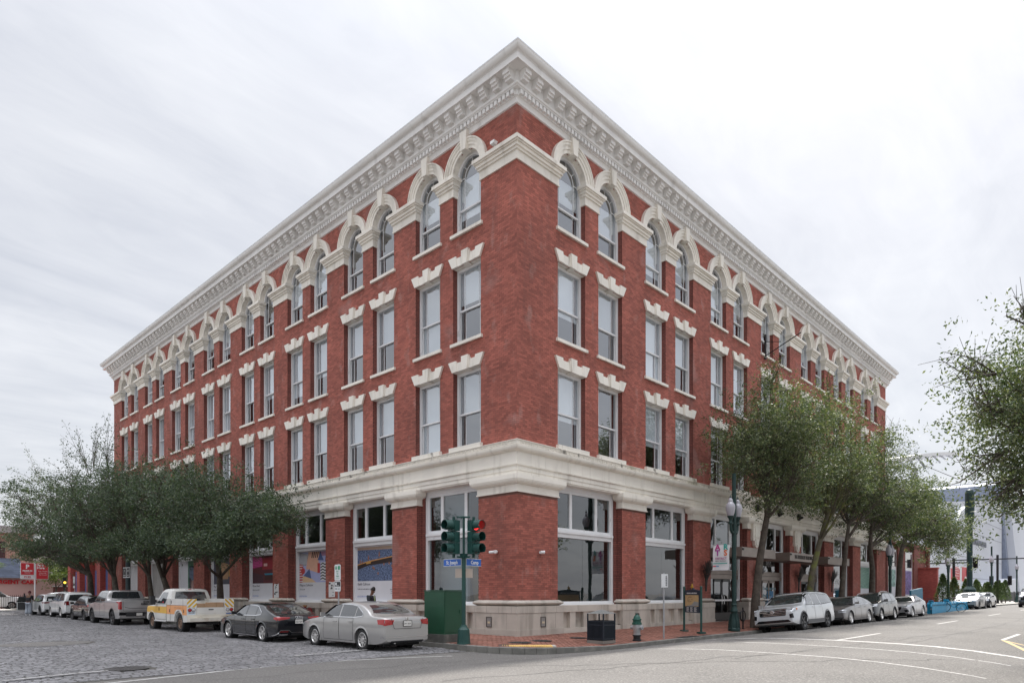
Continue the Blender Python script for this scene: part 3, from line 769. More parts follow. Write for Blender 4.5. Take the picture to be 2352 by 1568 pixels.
strip([(10.6, -12.35), (14.6, -12.35)], .12, 'lane_line', M_LINE); strip([(10.5, -12.4), (6.9, -13.5)], .14, 'yellow_line', M_YEL); strip([(10.4, -12.45), (9.3, -13.2), (8.3, -14.2)], .12, 'yellow_line', M_YEL)
def cracks():
    M_CR = mat('crack_tar', (.06, .058, .055), .9, var=0)
    for seed, a, b in ((1, (-9, -6.5), (1.5, -9.5)), (2, (-2, -9.0), (16, -11.2)), (3, (-6.5, -5.5), (-1.2, -10.5)), (4, (-12, -3.2), (-5, -4.3)), (5, (-1.2, -10.6), (2.5, -12.6)), (6, (1, -6.2), (30, -6.9)), (7, (6, -10.6), (40, -11.0)), (8, (-8, -4.6), (0.5, -5.6))):
        r = random.Random(seed); n = 26; L = math.dist(a, b); P = []; o = 0
        for i in range(n+1):
            o = o*.7+r.uniform(-.14, .14); t = i/n; nx, ny = -(b[1]-a[1])/L, (b[0]-a[0])/L
            P.append((a[0]+(b[0]-a[0])*t+nx*o, a[1]+(b[1]-a[1])*t+ny*o))
        strip(P, .026, 'road_crack', M_CR, .0035)
cracks()
def cover(x, y, r, zf, name='manhole_cover', label='', dz=.006):
    t = thing(name, label, 'manhole cover', (x, y, zf(x, y)+dz))
    m = MB(); m.lathe([(r, 0), (r, .012), (r*.9, .012), (r*.9, .006), (0.001, .006)], 28); m.build('rim', mat('cast_iron', (.085, .08, .078), .55, .5, var=.2, scale=6), t)
    m = MB()
    for i in range(-4, 5):
        for j in range(-4, 5):
            if math.hypot(i, j)*r*.2 < r*.82: m.box(i*r*.2-r*.06, i*r*.2+r*.06, j*r*.2-r*.06, j*r*.2+r*.06, .006, .012)
    tag(m.build('tread', MATS['cast_iron'], t), kind='stuff')
cover(-12.36, -.36, .42, zrf, label='round iron manhole cover at the edge of the cobbles by the white line', dz=.02)
cover(-.75, -1.75, .36, zsf, label='round iron cover in the brick sidewalk farther from the yellow ramp plate')
cover(-2.0, -2.0, .36, zsf, label='round iron cover in the brick sidewalk just behind the yellow ramp plate')
cover(1.4, -1.6, .3, zsf, label='small iron cover in the brick sidewalk near the litter bin')
def tactile():
    a = radians(-45); t = thing('tactile_plate', 'yellow tactile warning plate set in the sidewalk ramp at the corner curb', 'tactile paving', (-2.62, -2.85, zsf(-2.62, -2.85)+.0), a)
    m = MB(); m.box(-.74, .74, -.28, .28, -.03, .004); m.build('plate', mat('tactile_yellow', (.62, .40, .13), .7, var=.15, scale=5), t)
    me = MB(); me.lathe([(.014, 0), (.010, .006), (.001, .007)], 6); dm = me.mesh('dome', MATS['tactile_yellow'])
    for i in range(23):
        for j in range(9): ob('dome', dm, t, (-.70+i*.0636, -.255+j*.0637, .004))
    for x in (-.84, .74): m = MB(); m.box(x, x+.1, -.28, .28, -.03, .005); m.build('edging', M_CONC, t)
tactile()
# ================================================================ vehicles
M_TYRE = mat('tyre_rubber', (.022, .022, .023), .85, var=.15, scale=9)
M_RIM = mat('alloy_rim', (.62, .61, .60), .28, .85, var=0); M_RIMD = mat('dark_alloy_rim', (.07, .07, .072), .35, .7, var=0); M_RIMS = mat('rusty_steel_rim', (.22, .15, .11), .7, .4, var=.3, scale=9)
M_CGL = mat('car_glass', (.03, .034, .038), .02, var=0, spec=1., coat=1.); M_CGLT = mat('windscreen_glass', (.03, .036, .035), .03, var=0, spec=.9)
M_PLASTIC = mat('black_plastic', (.025, .025, .027), .55, var=.08); M_GLOSSBLK = mat('gloss_black', (.012, .012, .014), .12, var=0)
M_SEAM = mat('panel_gap', (.01, .01, .011), .9, var=0); M_CHROME = mat('chrome_trim', (.72, .72, .73), .12, 1., var=0)
M_TAIL = mat('red_lens', (.36, .012, .014), .12, var=0, coat=.6); M_TAILD = mat('dark_red_lens', (.15, .008, .01), .12, var=0, coat=.6); M_HEAD = mat('clear_lens', (.55, .57, .60), .08, .3, var=0, coat=.8)
M_AMBER = mat('amber_lens', (.60, .16, .02), .2, var=0); M_WHITEP = mat('white_print', (.78, .78, .78), .5, var=0); M_BLKP = mat('black_print', (.02, .02, .022), .5, var=0)
M_UNDER = mat('underbody', (.012, .012, .012), .95, var=0); M_PLATE = mat('plate_white', (.72, .70, .66), .4, var=.05)
def paint(name, col, metal=.0, rough=.28): return mat(name, col, rough, metal, var=.03, scale=3, coat=.9)
def spline(P, x):
    """monotone piecewise-cubic through (x, z) points sorted by falling x"""
    xs = np.array([p[0] for p in P])[::-1]; zs_ = np.array([p[1] for p in P])[::-1]
    h = np.diff(xs); d = np.diff(zs_)/h; m = np.zeros(len(xs)); m[0], m[-1] = d[0], d[-1]
    for i in range(1, len(xs)-1): m[i] = 0 if d[i-1]*d[i] <= 0 else 2*d[i-1]*d[i]/(d[i-1]+d[i])
    x = np.clip(x, xs[0], xs[-1]); i = np.clip(np.searchsorted(xs, x)-1, 0, len(h)-1); t = (x-xs[i])/h[i]
    return (2*t**3-3*t**2+1)*zs_[i]+(t**3-2*t**2+t)*h[i]*m[i]+(-2*t**3+3*t**2)*zs_[i+1]+(t**3-t**2)*h[i]*m[i+1]
WHEELS = {}
def wheel_mesh(r, rr, style, w):
    k = (r, rr, style)
    if k in WHEELS: return WHEELS[k]
    t = MB(); n = 28
    t.lathe([(rr, -w/2+.02), (rr+.02, -w/2), (r-.03, -w/2), (r-.008, -w/2+.025), (r, -w/4), (r, w/4), (r-.008, w/2-.025), (r-.03, w/2), (rr+.02, w/2), (rr, w/2-.02)], n, ax='y', caps=False)
    tm = t.mesh('wheel', M_TYRE, 40)
    m = MB(); m.lathe([(rr+.005, w/2-.012), (rr-.012, w/2-.006), (rr-.03, w/2-.03), (rr-.035, -.02), (.001, -.03)], n, ax='y', caps=False); m.mi = 1
    m.lathe([(rr*.62, w/2-.075), (.001, w/2-.075)], 20, ax='y', caps=False); m.mi = 0
    ns = {'ten': 10, 'five': 5, 'steel': 0, 'vee': 5, 'multi': 14}[style]
    y0, y1 = w/2-.055, w/2-.018
    for i in range(ns):
        for off in ((-.11, .11) if style in ('five', 'vee') else (0,)):
            a = 2*pi*i/ns; a1 = a+off*(1.6 if style == 'vee' else 1)
            ca, sa = cos(a+off*.6), sin(a+off*.6); cb, sb = cos(a1), sin(a1); wa = .02 if style == 'multi' else (.026 if style == 'ten' else .03)
            P = [(ca*.05-sa*wa, sa*.05+ca*wa), (ca*.05+sa*wa, sa*.05-ca*wa), (cb*(rr-.02)+sb*wa*.7, sb*(rr-.02)-cb*wa*.7), (cb*(rr-.02)-sb*wa*.7, sb*(rr-.02)+cb*wa*.7)]
            m.hexa([(p[0], y0, p[1]) for p in P], [(p[0], y1-(.012 if j < 2 else 0), p[1]) for j, p in enumerate(P)])
    if style == 'steel': m.lathe([(rr-.04, y0-.01), (rr*.7, y1), (rr*.45, y1+.015), (rr*.4, y0-.02), (.001, y0-.02)], n, ax='y', caps=False)
    m.lathe([(.062, y0), (.06, y1+.004), (.001, y1+.006)], 14, ax='y', caps=False)
    mats = {'steel': [M_RIMS, M_UNDER]}.get(style)
    WHEELS[k] = (tm, m); return WHEELS[k]
class Car: pass
def car(name, label, pos, heading, S, cat='car', group=None):
    """pos: ground point midway between the axles; heading in the plan; S: the shape sheet"""
    L, Wd, H, wb, fo = S['L'], S['W'], S['H'], S['wb'], S['fo']; xf = wb/2+fo; xr = xf-L; r = S['r']; gc = S.get('gc', .2)
    pf = S['prof']; belt = S['belt']; hw = Wd/2; tum = S.get('tum', .78); PM = S['paint']; clad = S.get('clad')
    P = Car(); P.xf, P.xr = xf, xr
    root = thing(name, label, cat, (0, 0, 0), 0, group)
    px, py = pos; c, s_ = cos(heading), sin(heading)
    zw = lambda fx, fy: zrf(px+c*fx-s_*fy, py+s_*fx+c*fy) + S.get('dz', 0.)
    tr = hw-.12; zfl, zfr, zrl, zrr = zw(wb/2, tr), zw(wb/2, -tr), zw(-wb/2, tr), zw(-wb/2, -tr)
    z0 = (zfl+zfr+zrl+zrr)/4; ux = Vector((c*wb, s_*wb, (zfl+zfr-zrl-zrr)/2)).normalized(); uy = Vector((-s_*2*tr, c*2*tr, (zfl+zrl-zfr-zrr)/2)).normalized(); uz = ux.cross(uy).normalized(); uy = uz.cross(ux)
    K = .905 if abs(s_) > .5 else .955
    root.matrix_world = Matrix(((ux.x, uy.x, uz.x, px), (ux.y, uy.y, uz.y, py), (ux.z, uy.z, uz.z, z0), (0, 0, 0, 1))) @ Matrix.Diagonal((K, K, K, 1))
    P.K = K
    # -- body rings
    ea, eb = S.get('plan', (.10, .09))
    def plan(x):
        xm = (xf+xr)/2; u = (x-xm)/(L/2)
        return 1-(ea if u > 0 else eb)*max(0, (abs(u)-.62)/.38)**2.2
    def sec(z, x):
        zb = spline(belt, x)
        if z < zb:
            t = z/zb; zq = .52
            v = .925+.075*min(1, max(0, (t-.12)/(zq-.12)))**.6 if t < zq else 1-.022*((t-zq)/(1-zq))**2
            cr = S.get('crease')
            return v + (.012*math.exp(-((z-cr)/.05)**2) if cr else 0)
        return .978*(1-(1-tum)*max(0, (z-zb)/(H-zb))**1.15)
    half = lambda x, z: hw*plan(x)*sec(z, x)
    st = list(np.arange(xr+.16, xf-.16, .055)); ends_f = [xf-.13, xf-.08, xf-.035, xf-.008]; ends_r = [xr+.008, xr+.035, xr+.08, xr+.13]
    rings = []
    for x in ends_r+st+ends_f:
        de = min(x-xr, xf-x); e = sqrt(max(0, 1-((.14-min(de, .14))/.14)**2)); e = .55+.45*e if de < .14 else 1
        zt = spline(pf, x); fr = 1 if x > 0 else 0
        up = S.get('appf' if fr else 'appr', .10)
        zb = gc + up*max(0, 1-de/.55)**1.5
        zm = (zb+zt)*.5; zb = zm+(zb-zm)*(.72+.28*e); zt = zm+(zt-zm)*(.8+.2*e)
        zsh = min(spline(belt, x), zt-.055)
        R = [(0, zb)]; nl = 10; q = .90+.10*e
        R.append((half(x, zb)*.86*q, zb))
        for k in range(nl+1): z = zb+.03+(zsh-zb-.03)*k/nl; R.append((half(x, z)*q, z))
        ze = zt-.05; wsh = half(x, zsh)
        for k in range(1, 6): z = zsh+(ze-zsh)*k/5; R.append(((half(x, max(z, zsh)))*q, z))
        w = R[-1][0]; cr = S.get('crown', .03)
        R += [(w-.018, zt-.026), (w-.055, zt-.010), (w*.8, zt+cr*.35), (w*.45, zt+cr*.8), (0, zt+cr)]
        rings.append((x, R))
    m = MB(); nr = len(rings[0][1]); full = 2*nr-2
    for x, R in rings:
        m.v += [(x, y, z) for y, z in R] + [(x, -y, z) for y, z in R[-2:0:-1]]
    axl = [(wb/2, r), (-wb/2, r)]; Ra = S.get('ra', r+.055)
    for i in range(len(rings)-1):
        for k in range(full):
            f = (i*full+k, i*full+(k+1) % full, (i+1)*full+(k+1) % full, (i+1)*full+k)
            cx = sum(m.v[j][0] for j in f)/4; cy = sum(m.v[j][1] for j in f)/4; cz = sum(m.v[j][2] for j in f)/4
            if abs(cy) > hw*.45 and any((cx-a)**2+(cz-b)**2 < Ra**2 for a, b in axl): continue
            m.f.append(f); m.m.append(0)
    m.f += [tuple(range(full-1, -1, -1)), tuple((len(rings)-1)*full+k for k in range(full))]; m.m += [0, 0]
    body = m.build('body', PM, root, smooth=38)
    bv = BVHTree.FromPolygons([Vector(v) for v in m.v], m.f)
    def hit(axis, a, b, eps):
        if axis in ('L', 'R'):
            sg = 1 if axis == 'L' else -1; o = Vector((a, sg*5, b)); d = Vector((0, -sg, 0))
        elif axis in ('F', 'B'):
            sg = 1 if axis == 'F' else -1; o = Vector((sg*9, a, b)); d = Vector((-sg, 0, 0))
        else: o = Vector((a, b, 5)); d = Vector((0, 0, -1))
        h = bv.ray_cast(o, d)
        if h[0] is None:
            return Vector((a, sg*half(a, b)+sg*eps, b)) if axis in ('L', 'R') else Vector((sg*(xf if sg > 0 else -xr)*1.0, a, b))
        n = h[1]; n = n if n.dot(d) < 0 else -n
        return h[0]+n*eps
    def dens(poly, n):
        d = [0]
        for a, b in zip(poly[:-1], poly[1:]): d.append(d[-1]+math.dist(a, b))
        out = []
        for i in range(n+1):
            t = d[-1]*i/n; j = max(k for k in range(len(d)-1) if d[k] <= t+1e-9) if d[-1] > 0 else 0
            u = (t-d[j])/max(1e-9, d[j+1]-d[j]); out.append((poly[j][0]+(poly[j+1][0]-poly[j][0])*u, poly[j][1]+(poly[j+1][1]-poly[j][1])*u))
        return out
    def patch(axis, top, bot, nm, mt, parent=root, eps=.006, n=14, rows=5):
        T, B = dens(top, n), dens(bot, n); mb = MB(); g = []
        for j in range(rows+1):
            t = j/rows; g.append([hit(axis, T[i][0]+(B[i][0]-T[i][0])*t, T[i][1]+(B[i][1]-T[i][1])*t, eps) for i in range(n+1)])
        for row in g: mb.v += [tuple(p) for p in row]
        for j in range(rows):
            for i in range(n): mb.f.append((j*(n+1)+i, j*(n+1)+i+1, (j+1)*(n+1)+i+1, (j+1)*(n+1)+i)); mb.m.append(0)
        return mb.build(nm, mt, parent, smooth=60)
    def line(axis, pts, w, nm, mt, parent=root, eps=.008, n=None):
        n = n or max(2, int(sum(math.dist(a, b) for a, b in zip(pts[:-1], pts[1:]))/.05)); Q = dens(pts, n); mb = MB(); e = []
        for i, p in enumerate(Q):
            a, b = Q[max(0, i-1)], Q[min(n, i+1)]; dx, dy = b[0]-a[0], b[1]-a[1]; l = math.hypot(dx, dy) or 1
            e.append((hit(axis, p[0]-dy/l*w/2, p[1]+dx/l*w/2, eps), hit(axis, p[0]+dy/l*w/2, p[1]-dx/l*w/2, eps)))
        for a, b in e: mb.v += [tuple(a), tuple(b)]
        for i in range(n): mb.f.append((2*i, 2*i+2, 2*i+3, 2*i+1)); mb.m.append(0)
        return mb.build(nm, mt, parent)
    P.root, P.patch, P.line, P.hit, P.body, P.half = root, patch, line, hit, body, half
    # -- underside, wheels, arches
    mb = MB(); mb.box(xr+.25, xf-.25, -hw+.27, hw-.27, gc-.02, min(.75, r*2)); mb.build('underbody', M_UNDER, root)
    tm, rimb = wheel_mesh(r, S['rr'], S.get('rim', 'ten'), S.get('tw', .23))
    rk = ('rim', r, S['rr'], S.get('rim', 'ten'), S.get('rimmat', M_RIM).name)
    if rk not in WHEELS: WHEELS[rk] = rimb.mesh('rim', [S.get('rimmat', M_RIM), M_UNDER], 40)
    for ax, sd_ in ((1, 1), (1, -1), (-1, 1), (-1, -1)):
        w = ob('wheel', tm, root, (ax*wb/2, sd_*(hw-.02-S.get('tw', .23)/2), r)); w.rotation_euler = (0, random.uniform(0, 6) if sd_ > 0 else random.uniform(0, 6), 0 if sd_ > 0 else pi)
        ob('rim', WHEELS[rk], w)
        for sd2 in ((('L', 1),) if sd_ > 0 else (('R', -1),)):
            a0 = math.asin(max(-.95, min(.95, (gc+.03-r)/Ra))); T = [(ax*wb/2+(Ra+.042)*cos(t), r+(Ra+.042)*sin(t)) for t in np.linspace(a0, pi-a0, 25)]; B = [(ax*wb/2+(Ra-.012)*cos(t), r+(Ra-.012)*sin(t)) for t in np.linspace(a0, pi-a0, 25)]
            mb = MB(); e = []
            for p, q in zip(T, B):
                y = max(half(ax*wb/2, r+.1)*.985, half(p[0], max(p[1], gc)))+.004; y2 = y if clad else y
                e.append(((p[0], sd2[1]*y, p[1]), (q[0], sd2[1]*(y+.012), q[1]), (q[0], sd2[1]*(y-.16), q[1])))
            for a in e: mb.v += list(a)
            for i in range(24): mb.f += [(3*i, 3*i+3, 3*i+4, 3*i+1), (3*i+1, 3*i+4, 3*i+5, 3*i+2)]; mb.m += [0, 0]
            mb.build('wheel_arch', clad or PM, root, smooth=60)
    mb = MB()
    for ax in (1, -1): mb.lathe([(Ra+.0, -hw+.05), (Ra, -hw+.30)], 20, (ax*wb/2, 0, r), 'y', False); mb.lathe([(Ra, hw-.30), (Ra, hw-.05)], 20, (ax*wb/2, 0, r), 'y', False)
    tag(mb.build('wheel_well', M_UNDER, root), kind='stuff')
    # -- glazing
    for axis, key, nm, mt in (('F', 'ws', 'windscreen', S.get('wsmat', M_CGLT)), ('B', 'rw', 'rear_window', M_CGL)):
        if key in S:
            zb, zt, wb_, wt = S[key]; patch(axis, [(-wt, zt-.02), (-wt*.5, zt), (wt*.5, zt), (wt, zt-.02)], [(-wb_, zb+.03), (-wb_*.5, zb), (wb_*.5, zb), (wb_, zb+.03)], nm, mt, n=20, rows=8)
    for sd2 in 'LR':
        for T, B in S['side']:
            patch(sd2, T, B, 'side_window', S.get('sglass', M_CGL), eps=.005)
        if 'dlo' in S: line(sd2, S['dlo'], .028, 'window_trim', S.get('dlomat', M_CHROME), eps=.009)
        for q in S['doors']:      # door skin with its gap and handle
            T, B, hx, hz = q
            dr = patch(sd2, T, B, 'door', PM, eps=.003, n=16, rows=8); line(sd2, T+B[::-1]+T[:1], .012, 'seam', M_SEAM, dr, eps=.005)
            if hx is not None:
                p = hit(sd2, hx, hz, 0); sg = 1 if sd2 == 'L' else -1; mb = MB(); mb.box(p.x-.10, p.x+.10, p.y, p.y+sg*.035, p.z-.014, p.z+.014); mb.build('handle', S.get('handle', PM), dr)
        if 'mirror' in S:
            mx_, mz, sz = S['mirror']; p = hit(sd2, mx_, mz, 0); sg = 1 if sd2 == 'L' else -1; mb = MB()
            y0 = p.y+sg*.05; y1 = p.y+sg*(.05+.20*sz); zq = .085*sz; zz = p.z+.04
            lo = [(p.x-.06, y0, zz-zq*.6), (p.x+.05, y0, zz-zq*.6), (p.x+.05, y0, zz+zq*.8), (p.x-.06, y0, zz+zq*.8)]; hi = [(p.x-.10, y1, zz-zq*.75), (p.x-.03, y1, zz-zq*.8), (p.x-.03, y1, zz+zq*.9), (p.x-.10, y1, zz+zq)]
            mb.hexa(lo, hi); mb.box(p.x-.03, p.x+.03, p.y-.02*sg, y0, p.z-.02, p.z+.03); mb.build('mirror', S.get('mirmat', PM), root)
        if S.get('rails'):
            a, b = S['rails']; mb = MB(); sg = 1 if sd2 == 'L' else -1; pts = [hit('T', x, sg*(hw*tum-.12), .0) for x in np.linspace(a, b, 9)]
            pts = [p+Vector((0, 0, .045 if 0 < i < 8 else .0)) for i, p in enumerate(pts)]; mb.tube(pts, .018, 6); mb.build('roof_rail', S.get('railmat', M_CHROME), root)
        if S.get('sill'):
            z0_, z1_ = S['sill']; patch(sd2, [(wb/2-Ra-.05, z1_), (-wb/2+Ra+.05, z1_)], [(wb/2-Ra-.05, z0_), (-wb/2+Ra+.05, z0_)], 'sill_trim', clad or M_PLASTIC, eps=.01)
    # -- lights, grille, plate
    for key, axis in (('tail', 'B'), ('head', 'F')):
        for (T, B, mt, wrap) in S.get(key, ()):
            for sg in (1, -1):
                o = patch(axis, [(sg*a, b) for a, b in T], [(sg*a, b) for a, b in B], 'tail_light' if key == 'tail' else 'headlight', mt, eps=.012, n=10)
                if wrap:
                    x0 = xr if key == 'tail' else xf; q = -1 if key == 'head' else 1
                    patch('L' if sg > 0 else 'R', [(x0+q*.05, wrap[1]), (x0+q*wrap[0], wrap[1]-.01)], [(x0+q*.05, wrap[2]), (x0+q*wrap[0]*.85, wrap[2]+.02)], 'lens', mt, o, eps=.012, n=8)
    for (axis, T, B, nm, mt) in S.get('panels', ()): patch(axis, T, B, nm, mt, eps=.010)
    for (axis, pts, w, nm, mt) in S.get('lines', ()): line(axis, pts, w, nm, mt, eps=.018)
    if S.get('plate'):
        axis, pz, txt = S['plate']; sg = -1 if axis == 'B' else 1; p = hit(axis, 0, pz, .004); mb = MB()
        mb.box(p.x, p.x+sg*.012, -.152, .152, pz-.076, pz+.076); o = mb.build('licence_plate', M_PLATE, root)
        mb = MB()
        for q in ((-.165, .165, .076, .092), (-.165, .165, -.092, -.076), (-.165, -.152, -.076, .076), (.152, .165, -.076, .076)): mb.box(p.x, p.x+sg*.018, q[0], q[1], pz+q[2], pz+q[3])
        mb.build('plate_frame', M_GLOSSBLK, o)
        if txt: text(txt, .085, M_BLKP, o, frame((p.x+sg*.013, 0, pz-.01), (0, sg, 0), (0, 0, 1)), sx=.85, ext=.001)
    return P
# ---- shape sheets
def sheet(**k): return k
def sedan_sheet(L, W, H, wb, fo, r, rr, pm, fast=0., **k):
    xf = wb/2+fo; xr = xf-L
    dk = .735*H   # boot deck
    P = [(xf, .52*H), (xf-.07, .535*H), (xf-.45, .60*H), (xf-1.15, .665*H), (xf-1.45, .69*H), (xf-1.85, .845*H), (xf-2.15, .945*H), (xf-2.45, .985*H), (xf-2.85, H), (xf-3.25, .985*H), (xf-3.5, .955*H)]
    if fast: P += [(xr+1.0, .885*H), (xr+.55, .785*H), (xr+.2, .705*H), (xr+.06, .68*H), (xr, .64*H)]
    else: P += [(xr+.98, .86*H), (xr+.66, .745*H), (xr+.52, dk-.012), (xr+.2, .71*H), (xr+.05, .695*H), (xr, .66*H)]
    B = [(xf, .50*H), (xf-1.4, .645*H), (0, .66*H), (xr+.6, .685*H), (xr, .64*H)]
    d = sheet(L=L, W=W, H=H, wb=wb, fo=fo, r=r, rr=rr, paint=pm, prof=P, belt=B, gc=.19, crease=.58*H, ws=(.705*H, .965*H, W*.40, W*.31), rw=(.765*H if not fast else .74*H, .95*H if not fast else .93*H, W*.385, W*.30), mirror=(xf-1.62, .70*H, .9))
    d.update(k); return d
def glaze_sedan(xa, xb, xc, xd, H, rear=0.):   # front point, B-pillar, C-pillar, tail of the side glass
    b0, b1 = .685*H, .70*H; top = .945*H
    f = ([(xa-.62, top-.035), (xa-.85, top-.01), (xb+.03, top)], [(xa, b0), (xa-.4, b0), (xb+.03, b0)])
    g = ([(xb-.05, top), (xc+.3, top-.015), (xc+.02, top-.05)], [(xb-.05, b0), (xc+.3, b1), (xc+.02, b1)])
    q = ([(xc-.03, top-.058), (xc-.12, top-.10), (xd, b1+.10)], [(xc-.03, b1), (xc-.12, b1), (xd, b1+.04)])
    dlo = [(xa+.02, b0-.015), (xa-.62, top-.015), (xa-.9, top+.012), (xb, top+.02), (xc+.3, top+.005), (xc, top-.03), (xd-.02, b1+.11), (xd-.02, b1+.02), (xc, b1-.02), (xa+.02, b0-.015)]
    return [f, g, q], dlo
def doors_sedan(xa, xb, xc, gc, H, wb, r):
    b = .665*H; xe = -wb/2+r+.10
    return [([(xa-.02, b), (xb, b)], [(xa+.02, gc+.10), (xb, gc+.10)], xb+.22, b-.12), ([(xb-.012, b), (xc+.08, b+.01)], [(xb-.012, gc+.10), (xe+.05, gc+.10)], xc+.22, b-.11)]
def tail(T, B, m, wrap=None): return (T, B, m, wrap)
P_SILV = paint('silver_paint', (.40, .39, .38), .45, .30); P_BLK = paint('black_paint', (.008, .009, .012), 0, .12); P_WHT = paint('white_paint', (.70, .71, .71)); P_GRYL = paint('light_grey_paint', (.56, .58, .60), .15)
P_SAND = paint('warm_grey_paint', (.17, .16, .158), .4, .3); P_CHAR = paint('charcoal_paint', (.02, .021, .024), .2, .25); P_SLV2 = paint('pale_silver_paint', (.40, .39, .41), .45, .3); P_PICK = paint('silver_truck_paint', (.40, .39, .39), .45, .32); P_BLK2 = paint('deep_black_paint', (.010, .009, .010), 0, .1); P_NAVY = paint('dark_navy_paint', (.012, .014, .02), 0, .12)

# -- left kerb: cars seen from behind, noses pointing up the cobbled street (+Y)
HY = pi/2
def passat():
    L, W, H, wb, fo, r = 4.87, 1.835, 1.487, 2.80, .94, .334
    xr = wb/2+fo-L; xf = wb/2+fo
    S = sedan_sheet(L, W, H, wb, fo, r, .225, P_SILV); S['gc'] = .19
    S['side'], S['dlo'] = glaze_sedan(.93, -.12, -1.0, -1.42, H); S['doors'] = doors_sedan(.80, -.12, -1.02, .19, H, wb, r)
    S['tail'] = [tail([(.50, .965), (.80, .985)], [(.56, .83), (.84, .80)], M_TAIL, (.34, .985, .82))]
    S['panels'] = [('B', [(-.62, .335), (.62, .335)], [(-.62, .26), (.62, .26)], 'diffuser', M_PLASTIC), ('F', [(-.6, .70), (.6, .70)], [(-.55, .56), (.55, .56)], 'grille', M_PLASTIC)]
    S['lines'] = [('B', [(-.86, .44), (.86, .44)], .02, 'bumper_trim', M_CHROME), ('B', [(-.60, 1.0), (-.50, .70), (.50, .70), (.60, 1.0)], .012, 'boot_seam', M_SEAM), ('B', [(-.5, .935), (.5, .935)], .016, 'boot_trim', M_CHROME)]
    S['plate'] = ('B', .855, '844 BBA'); S['head'] = [tail([(.52, .74), (.85, .78)], [(.50, .62), (.85, .64)], M_HEAD)]
    c = car('silver_sedan', 'silver four door sedan parked on the cobbles next to the green utility cabinet', (-5.48, 1.32), HY, S)
    p = c.hit('B', 0, .985, .01); mb = MB(); mb.lathe([(.055, 0), (.055, .012), (.046, .014), (.044, .006), (.001, .006)], 20, (p.x, 0, .985), 'x'); [None]
    mb = MB(); M_ = MB()
    M_.lathe([(.056, -.012), (.056, 0), (.047, -.004), (.001, -.002)], 20, (p.x, 0, .99), 'x'); b = M_.build('badge', M_CHROME, c.root)
    text('V', .055, M_BLKP, b, frame((p.x-.016, 0, 1.012), (0, -1, 0), (0, 0, 1)), ext=.001); text('W', .05, M_BLKP, b, frame((p.x-.016, 0, .972), (0, -1, 0), (0, 0, 1)), ext=.001)
    mb = MB(); mb.lathe([(.045, -.03), (.045, .06), (.036, .06), (.036, -.02)], 14, (xr+.10, .42, .28), 'x'); mb.build('exhaust_tip', M_CHROME, c.root)
    mb = MB(); q = c.hit('T', -.95, 0, 0); mb.prism([(q.x-.08, q.z-.01), (q.x+.05, q.z-.01), (q.x-.06, q.z+.05)], -.02, .02); mb.build('antenna_fin', P_SILV, c.root)
passat()
def coupe5():
    L, W, H, wb, fo, r = 4.76, 1.843, 1.39, 2.824, .90, .34
    xf = wb/2+fo; xr = xf-L
    S = sedan_sheet(L, W, H, wb, fo, r, .245, P_BLK, fast=1, rim='vee'); S['gc'] = .17; S['crease'] = .78
    S['side'], S['dlo'] = glaze_sedan(.92, -.15, -.92, -1.30, H); S['doors'] = doors_sedan(.80, -.15, -.98, .17, H, wb, r)
    S['tail'] = [tail([(.34, .905), (.80, .92)], [(.38, .85), (.84, .80)], M_TAIL, (.22, .92, .82))]
    S['panels'] = [('B', [(-.30, .32), (.30, .32)], [(-.3, .22), (.3, .22)], 'diffuser', M_PLASTIC), ('B', [(.42, .33), (.74, .33)], [(.46, .25), (.78, .25)], 'exhaust_trim', M_CHROME), ('B', [(-.74, .33), (-.42, .33)], [(-.78, .25), (-.46, .25)], 'exhaust_trim', M_CHROME), ('B', [(.40, .42), (.72, .43)], [(.42, .38), (.76, .38)], 'reflector', M_TAILD), ('F', [(-.6, .66), (.6, .66)], [(-.5, .36), (.5, .36)], 'grille', M_PLASTIC)]
    S['lines'] = [('B', [(-.86, .26), (-.72, .45), (-.38, .45), (-.30, .36), (.30, .36), (.38, .45), (.72, .45), (.86, .26)], .022, 'bumper_trim', M_CHROME), ('L', [(.9, .25), (-.9, .22)], .02, 'sill_trim', M_CHROME)]
    S['plate'] = ('B', .755, '222 GJH')
    c = car('black_fastback', 'black fastback with four rings on its tail parked between utility truck and silver sedan', (-5.90, 6.45), HY, S)
    p = c.hit('B', 0, .905, .012); mb = MB()
    for i in range(4):
        y = (i-1.5)*.068; mb.tube([(p.x-.006, y+.043*cos(t), .905+.043*sin(t)) for t in np.linspace(0, 2*pi, 17)], .006, 5, False)
    mb.build('ring_badge', M_CHROME, c.root); q = c.hit('B', .42, .72, .012); text('A5', .06, M_CHROME, c.root, frame((q.x, .46, .71), (0, -1, 0), (0, 0, 1)), ext=.002)
coupe5()
